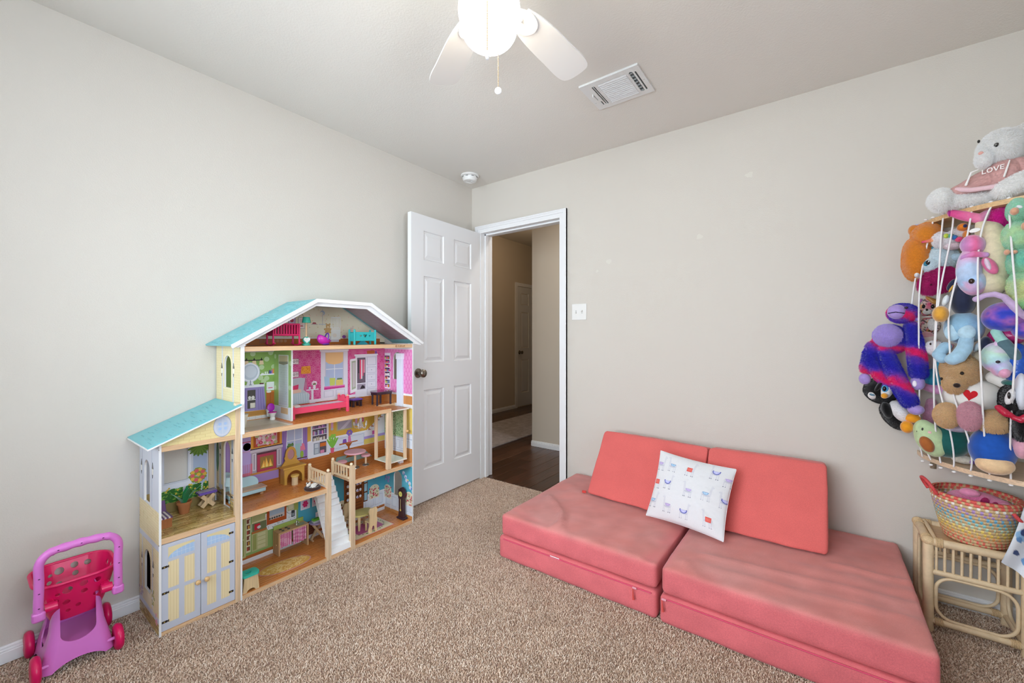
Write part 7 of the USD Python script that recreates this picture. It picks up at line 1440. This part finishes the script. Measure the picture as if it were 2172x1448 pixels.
pz('plush_monkey', 'long-limbed purple and blue plush monkey hanging off the rack left side', (0.254,2.470,1.125), [
  ('head', '#5a3fa8', [(0.037,0.157,0.000,0.051,0.041,0.060)], [], {'mat': 'plush', 'monkey': 1, 'fur': (1300, 0.008)}),
  ('muzzle', '#a58fcf', [(0.023,0.162,0.045,0.031,0.031,0.030)], [], {'mat': 'velvet'}),
  ('mouth', '#2f2448', [], [[(-0.002,0.156,0.070,0.002),(0.023,0.160,0.077,0.002),(0.049,0.154,0.066,0.002)]], {'mat': 'matte', 'tube': 1}),
  ('eye', '#2a2038', [(0.054,0.178,0.062,0.006,0.005,0.005)], [], {'mat': 'gloss', 'raw': 1}),
  ('ear', '#8f7fc9', [(0.081,0.133,0.000,0.010,0.012,0.015)], [], {'mat': 'velvet'}),
  ('body', '#4a3ba8', [(-0.001,0.046,-0.010,0.059,0.063,0.055,-25)], [], {'mat': 'plush', 'monkey': 1, 'fur': (1800, 0.009)}),
  ('belly', '#a591d6', [(-0.009,0.060,0.030,0.049,0.050,0.045,-30)], [], {'mat': 'plush', 'fur': (900, 0.006)}),
  ('arm', '#4a3ba8', [], [[(0.063,0.099,0.000,0.022),(0.074,0.042,0.020,0.026),(0.083,-0.022,0.030,0.028),(0.089,-0.097,0.030,0.028)]], {'mat': 'plush', 'monkey': 1, 'fur': (1700, 0.01)}),
  ('hand', '#a58fd0', [(0.086,-0.141,0.030,0.024,0.030,0.025)], [], {'mat': 'velvet'}),
  ('hand_patch', '#e6e2ee', [(0.079,-0.142,0.056,0.007,0.013,0.003)], [], {'mat': 'velvet', 'raw': 1}),
  ('arm', '#4a3ba8', [], [[(-0.045,0.031,-0.010,0.021),(-0.070,-0.023,0.000,0.026),(-0.082,-0.087,0.010,0.024)]], {'mat': 'plush', 'monkey': 1, 'fur': (900, 0.01)}),
  ('hand', '#a58fd0', [(-0.088,-0.137,0.010,0.022,0.026,0.020)], [], {'mat': 'velvet'}),
  ('leg', '#4a3ba8', [], [[(-0.020,-0.004,0.020,0.025),(0.004,-0.071,0.040,0.029),(0.032,-0.150,0.050,0.030),(0.062,-0.218,0.050,0.028)]], {'mat': 'plush', 'monkey': 1, 'fur': (1900, 0.01)}),
  ('foot', '#a58fd0', [(0.082,-0.251,0.050,0.027,0.022,0.025)], [], {'mat': 'velvet'}),
  ('leg', '#4a3ba8', [], [[(-0.063,0.009,0.000,0.024),(-0.069,-0.055,0.010,0.026),(-0.038,-0.110,0.020,0.025),(-0.007,-0.149,0.020,0.023)]], {'mat': 'plush', 'monkey': 1, 'fur': (1300, 0.01)}),
])
pz('plush_penguin', 'black and white plush penguin with orange feet below the purple monkey', (0.241,2.500,0.891), [
  ('head', '#161517', [(-0.019,0.045,0.000,0.060,0.056,0.060,15)], [], {'mat': 'plush', 'fur': (1500, 0.006)}),
  ('face', '#eceaea', [(0.005,0.051,0.040,0.022,0.036,0.028,15)], [], {'mat': 'plush'}),
  ('face', '#eceaea', [(-0.040,0.027,0.036,0.019,0.021,0.024,20)], [], {'mat': 'plush'}),
  ('forehead', '#1a181a', [(-0.016,0.071,0.052,0.011,0.034,0.014,30)], [], {'mat': 'plush'}),
  ('eye', '#4fa0cf', [(0.003,0.061,0.064,0.012,0.017,0.008)], [], {'mat': 'gloss', 'raw': 1}),
  ('pupil', '#0e1114', [(0.002,0.061,0.069,0.007,0.011,0.006)], [], {'mat': 'gloss', 'raw': 1}),
  ('eye', '#5a7f95', [(-0.041,0.029,0.058,0.010,0.005,0.005,15)], [], {'mat': 'gloss', 'raw': 1}),
  ('beak', '#e8a02c', [(0.002,0.030,0.072,0.012,0.012,0.020)], [], {'mat': 'velvet'}),
  ('body', '#161517', [(0.028,-0.060,-0.005,0.043,0.067,0.055,-30)], [], {'mat': 'plush', 'fur': (1200, 0.006)}),
  ('belly', '#e9e7e9', [(0.046,-0.038,0.025,0.030,0.050,0.040,-30)], [], {'mat': 'plush'}),
  ('wing', '#141315', [(0.008,-0.036,0.045,0.020,0.037,0.020,-15)], [], {'mat': 'plush'}),
  ('foot', '#e89a24', [(0.089,-0.060,0.040,0.026,0.020,0.025)], [], {'mat': 'velvet'}),
  ('foot', '#e89a24', [(0.072,-0.098,0.050,0.022,0.026,0.030)], [], {'mat': 'velvet'}),
])
pz('plush_avocado', 'dark green plush avocado with a pale face and brown pit', (0.403,2.439,0.757), [
  ('body', '#1f5f5a', [(0.020,-0.008,-0.010,0.070,0.066,0.070,-18)], [], {'mat': 'velvet'}),
  ('front', '#b9cfa0', [(-0.028,0.000,0.035,0.047,0.074,0.035,-20), (-0.047,0.032,0.030,0.034,0.043,0.030)], [], {'mat': 'velvet'}),
  ('pit', '#a8622f', [(-0.036,-0.019,0.066,0.021,0.033,0.022,-22)], [], {'mat': 'velvet'}),
  ('eye', '#26241f', [(-0.049,0.038,0.060,0.004,0.008,0.004)], [], {'mat': 'gloss', 'raw': 1}),
  ('eye', '#26241f', [(-0.066,0.026,0.054,0.002,0.006,0.004)], [], {'mat': 'gloss', 'raw': 1}),
  ('cheek', '#e6bcbc', [(-0.028,0.031,0.066,0.006,0.006,0.003)], [], {'mat': 'velvet', 'raw': 1}),
])
pz('plush_ball', 'mint and lilac plush ball behind the avocado', (0.396,2.668,0.809), [
  ('body', '#a9d6c0', [(0.003,-0.006,0.000,0.028,0.028,0.035)], [], {'mat': 'velvet', 'pastel2': 1}),
])
pz('plush_scrap', 'pale pink and blue plush strip between avocado and teddy foot', (0.446,2.416,0.815), [
  ('body', '#cfc0d6', [(0.003,-0.005,0.000,0.044,0.017,0.030,-12)], [], {'mat': 'velvet'}),
])
pz('plush_cushion', 'royal blue round plush cushion with a peach belly at the rack bottom', (0.519,2.316,0.753), [
  ('body', '#1f55b0', [(0.001,0.006,0.000,0.064,0.081,0.080)], [], {'mat': 'velvet'}),
  ('belly', '#e6c49a', [(0.005,-0.043,0.045,0.049,0.035,0.045)], [], {'mat': 'velvet'}),
])
pz('plush_ball', 'soft pink plush ball at the rack lower right edge', (0.578,2.275,0.789), [
  ('body', '#dfa6b8', [(0.001,0.005,0.000,0.023,0.051,0.050)], [], {'mat': 'velvet'}),
])
pz('plush_scrap', 'cream and violet plush bits on the bottom board', (0.464,2.425,0.683), [
  ('body', '#d9cfc0', [(0.000,0.002,0.000,0.033,0.017,0.030)], [], {'mat': 'plush'}),
  ('violet_tip', '#7f4fb0', [(0.025,-0.000,0.000,0.010,0.011,0.030)], [], {'mat': 'plush'}),
])
bt = '/World/plush_bunny/hoodie'
lm = meshkit.text_mesh('LOVE', .016, .004, True)
lm = lm.subdivide(); v = lm.vertices; v[:, 1] += .10 * v[:, 0] + .0; v[:, 2] += .001
u_ = v[:, 0] - .03
lm.vertices = np.stack([v[:, 0] - .052, v[:, 1] + .082, .0745 - 3.2 * (v[:, 0] - .045) ** 2 + v[:, 2]], 1) @ PM
geo(bt, 'lettering', (lm, '#efe6e4'), 'cotton', False)
hm = sg.Polygon([(.019 * math.sin(a) ** 3, .0185 * math.cos(a) - .0075 * math.cos(2 * a) - .003 * math.cos(3 * a) - .0015 * math.cos(4 * a)) for a in np.linspace(0, 2 * math.pi, 48)[:-1]])
hm = T(R(ext(hm, .012), (0, 0, 1), -8), (.010, -.024, .058)); hm = hm.copy(); hm.vertices = hm.vertices @ PM
geo('/World/teddy_bear/shirt', 'heart_patch', (hm, '#c8202a'), 'velvet', 30, label='red heart patch')
# ---------------------------------------------------------------- rattan side table, basket, blanket
RT = '#dcc4a0'
rx0, rx1, ry0, ry1, rz = .352, .612, 2.345, 2.560, .352
ro = V([(rx0 + rx1) / 2, (ry0 + ry1) / 2, 0])
t = thing('rattan_table', 'small rattan side table with spindles and looped sides by the couch', 'side table', ro)
rl = lambda m: T(m, -ro)
def rg_(name, pts, r, n=10, closed=False, par=None): return geo(par or t, name, (rl(tube(pts, r, n, closed)), RT), 'rattan', True)
for x in (rx0, rx1):
    for y in (ry0, ry1): rg_('leg', [(x, y, .0), (x, y, .10), (x, y, .2), (x, y, rz + .004)], [.0165, .0165, .016, .0165], 14)
geo(t, 'tabletop', (rl(box(rx0 + .004, rx1 - .004, ry0 + .004, ry1 - .004, rz - .004, rz + .004, .002)), '#cfae84'), 'wood_x')
for a, b in (((rx0, ry0), (rx1, ry0)), ((rx0, ry1), (rx1, ry1)), ((rx0, ry0), (rx0, ry1)), ((rx1, ry0), (rx1, ry1))):
    rg_('top_rail', [(*a, rz + .004), (*((V(a) + V(b)) / 2), rz + .004), (*b, rz + .004)], .0155, 14)
    rg_('bottom_rail', [(*a, .040), (*((V(a) + V(b)) / 2), .040), (*b, .040)], .0125, 12)
    A, Bv = V([*a, 0.0]), V([*b, 0.0]); d = Bv - A; L_ = np.linalg.norm(d); d /= L_
    nrm = V([d[1], -d[0], 0]) * (1 if np.dot(V([d[1], -d[0]]), (V(a) + V(b)) / 2 - ro[:2]) > 0 else -1)
    front = a[1] == b[1]
    if front: rg_('middle_rail', [tuple(A + [0, 0, .236]), tuple((A + Bv) / 2 + [0, 0, .236]), tuple(Bv + [0, 0, .236])], .0105, 12)
    if front:
        for k in np.arange(.0235, L_ - .012, .0236): rg_('spindle', [tuple(A + d * k + [0, 0, .236]), tuple(A + d * k + [0, 0, .30]), tuple(A + d * k + [0, 0, rz])], .0046, 8)
    z1 = .222 if front else .33
    lp = [A + d * x_ + [0, 0, z_] for x_, z_ in [tuple(q_ + [L_ / 2, (.054 + z1) / 2]) for q_ in rr(L_ / 2 - .022, (z1 - .054) / 2, .052, 9)]]
    rg_('side_loop', [tuple(q_) for q_ in lp], .0062, 8, True)
rg_('inner_top_rail', [(rx0 + .022, ry0 + .01, rz + .012), (rx0 + .022, (ry0 + ry1) / 2, rz + .013), (rx0 + .022, ry1 - .01, rz + .012)], .008, 10)
for x in (rx0, rx1):
    for y in (ry0, ry1):
        sgx, sgy = (1 if x == rx0 else -1), (1 if y == ry0 else -1)
        w_ = [rl(T(R(trimesh.creation.torus(.0168, .0022, 20, 6), (0, 1, 0), 90), (x + sgx * (.022 + .0042 * k), y, rz + .004))) for k in range(5)] + [rl(T(R(trimesh.creation.torus(.0135, .002, 20, 6), (0, 1, 0), 90), (x + sgx * (.020 + .004 * k), y, .040))) for k in range(6)] + [rl(T(R(trimesh.creation.torus(.0168, .0022, 20, 6), (1, 0, 0), 90), (x, y + sgy * (.022 + .0042 * k), rz + .004))) for k in range(4)]
        geo(t, 'corner_binding', [(m_, '#d3b68c') for m_ in w_], 'straw', True, kind='stuff')
        geo(t, 'corner_cap', (rl(ball((.0205, .0205, .0185), (x, y, rz + .006))), '#d9bd94'), 'straw', True)
# coiled basket
bo = V([.502, 2.452, .357])
t = thing('woven_basket', 'coiled straw basket with rainbow stitches and coral rim on the rattan table', 'basket', bo)
rows = 15; prof = []
for k in range(rows):
    f = (k + .5) / rows; r_ = .083 + (.128 - .083) * f ** .75; z_ = .006 + .186 * f; hh = .186 / rows
    for a in np.linspace(-1, 1, 5)[:-1] if k < rows - 1 else np.linspace(-1, 1, 5): prof.append((r_ + .0042 * math.cos(a * math.pi / 2), z_ + a * hh / 2))
inner = [(p_[0] - .010, p_[1]) for p_ in prof][::-1]
bas = lathe([(0, 0), (.075, 0)] + prof + inner + [(.07, .008), (0, .008)], 180)
def bcol(v):
    ang = np.arctan2(v[:, 1], v[:, 0]); r_ = np.hypot(v[:, 0], v[:, 1]); k = np.clip(((v[:, 2] - .006) / .186 * rows).astype(int), 0, rows - 1)
    c = np.tile(lin('#cdb083'), (len(v), 1)) * (1 + .25 * (meshkit.noise(np.c_[ang * 60, k * 3.1, r_ * 0], 2)[:, None] - .5))
    pal = ['#e0655a', '#e06a5e', '#e58a6a', '#e8a05a', '#e8c85a', '#efd870', '#bfe0cc', '#86cfd2', '#5fb9d6', '#6fb5dc', '#a386cc', '#b090d0', '#efece6', '#e2685e', '#dc5a54']
    ph = np.mod(ang / (2 * np.pi) * 34 + k * .36, 1)
    for j in range(rows):
        s_ = (k == j) & ((ph < .34) if j < rows - 2 else (ph < .62)); c[s_] = lin(pal[j])
    return c
geo(t, 'coiled_wall', (bas, bcol), 'straw', 40)
for a0, up in ((190, 1), (-38, 0)):
    a = math.radians(a0); c, s = math.cos(a), math.sin(a); tx, ty = -s, c
    e = [(.126, -.040, .180), (.140, -.040, .205), (.152, -.026, .226), (.156, 0, .232), (.152, .026, .226), (.140, .040, .205), (.126, .040, .180)] if up else [(.127, -.040, .165), (.137, -.036, .150), (.143, -.018, .134), (.144, 0, .130), (.143, .018, .134), (.137, .036, .150), (.127, .040, .165)]
    geo(t, 'handle', (tube(spline([(c * r_ + tx * w_, s * r_ + ty * w_, z_) for r_, w_, z_ in e], 40), .0062, 10), '#d2494c'), 'straw', True)
pz('plush_cat', 'pink plush toy with dark stripes curled inside the woven basket', (.505, 2.445, .500), [
  ('body', '#e07aa8', [(0, .02, 0, .085, .040, .055), (-.045, .015, .03, .045, .032, .04), (.055, .015, .02, .045, .034, .045)], [], {'mat': 'plush'}),
  ('paw', '#e690b5', [(-.018, .058, .035, .028, .016, .022)], [], {'mat': 'velvet'}), ('paw', '#e690b5', [(.075, .03, .05, .030, .014, .022)], [], {'mat': 'velvet'}),
  ('stripe', '#8f1f4f', [(.022, .034, .0495, .012, .020, .006, 12)], [], {'mat': 'velvet', 'raw': 1}), ('stripe', '#8f1f4f', [(.047, .028, .0565, .010, .018, .006, 16)], [], {'mat': 'velvet', 'raw': 1}), ('stripe', '#8f1f4f', [(.068, .020, .0595, .007, .014, .006, 18)], [], {'mat': 'velvet', 'raw': 1})])
# printed blanket hanging over the table's near right corner
t = thing('printed_blanket', 'white blanket with blue print draped over the right end of the rattan table', 'blanket', (.62, 2.33, .40))
N = 60; uu, vv = np.meshgrid(np.linspace(0, 1, N), np.linspace(0, 1, N), indexing='ij'); uf2, vf2 = uu.ravel(), vv.ravel()
Ptl, Ptr, Pbl, Pbr = V([.612, 2.372, .545]), V([.735, 2.45, .50]), V([.540, 2.305, .352]), V([.70, 2.285, .20])
mid2 = ((1 - uf2) * (1 - vf2))[:, None] * Ptl + (uf2 * (1 - vf2))[:, None] * Ptr + ((1 - uf2) * vf2)[:, None] * Pbl + (uf2 * vf2)[:, None] * Pbr
mid2 += V([-.2, -.98, 0]) * (.018 * np.sin(uf2 * 11 + vf2 * 2) * (.3 + vf2) + .02 * np.sin(np.pi * vf2))[:, None]
i, j = np.meshgrid(np.arange(N - 1), np.arange(N - 1), indexing='ij'); q0 = (i * N + j).ravel()
f2 = np.vstack([np.stack([q0, q0 + N, q0 + N + 1], 1), np.stack([q0, q0 + N + 1, q0 + 1], 1)])[:, ::-1]
cl_ = trimesh.Trimesh(mid2 - V([.62, 2.33, .40]), f2, process=False)
th_ = trimesh.Trimesh(cl_.vertices - cl_.vertex_normals * .004, f2[:, ::-1], process=False)
def blc(v):
    c = np.tile(lin('#e6e9f0'), (len(v), 1)); g_ = random.Random(8)
    for x_, y_, r_, cc in ((.12, .42, .10, '#8fb9e0'), (.15, .36, .07, '#2b3f75'), (.22, .44, .05, '#e9cf86'), (.10, .5, .05, '#5f8fc9'), (.42, .62, .11, '#8fb9e0'), (.45, .56, .07, '#2b3f75'), (.30, .78, .07, '#6fa3d9'), (.5, .3, .1, '#7fb0e0'), (.55, .24, .06, '#2b3f75'), (.7, .5, .09, '#8fb9e0'), (.25, .15, .08, '#8fb9e0'), (.75, .75, .1, '#2f4a8a'), (.6, .85, .08, '#8fb9e0'), (.12, .72, .05, '#2b3f75')):
        k = ((uf2 - x_) ** 2 + ((vf2 - y_) * 1.2) ** 2) < r_ ** 2 * (.8 + .5 * meshkit.noise(np.c_[uf2 * 9, vf2 * 9, uf2 * 0], 3)); c[k] = lin(cc)
    return c
geo(t, 'cloth', [(cl_, blc), (th_, '#dfe3ea')], 'cotton', True)
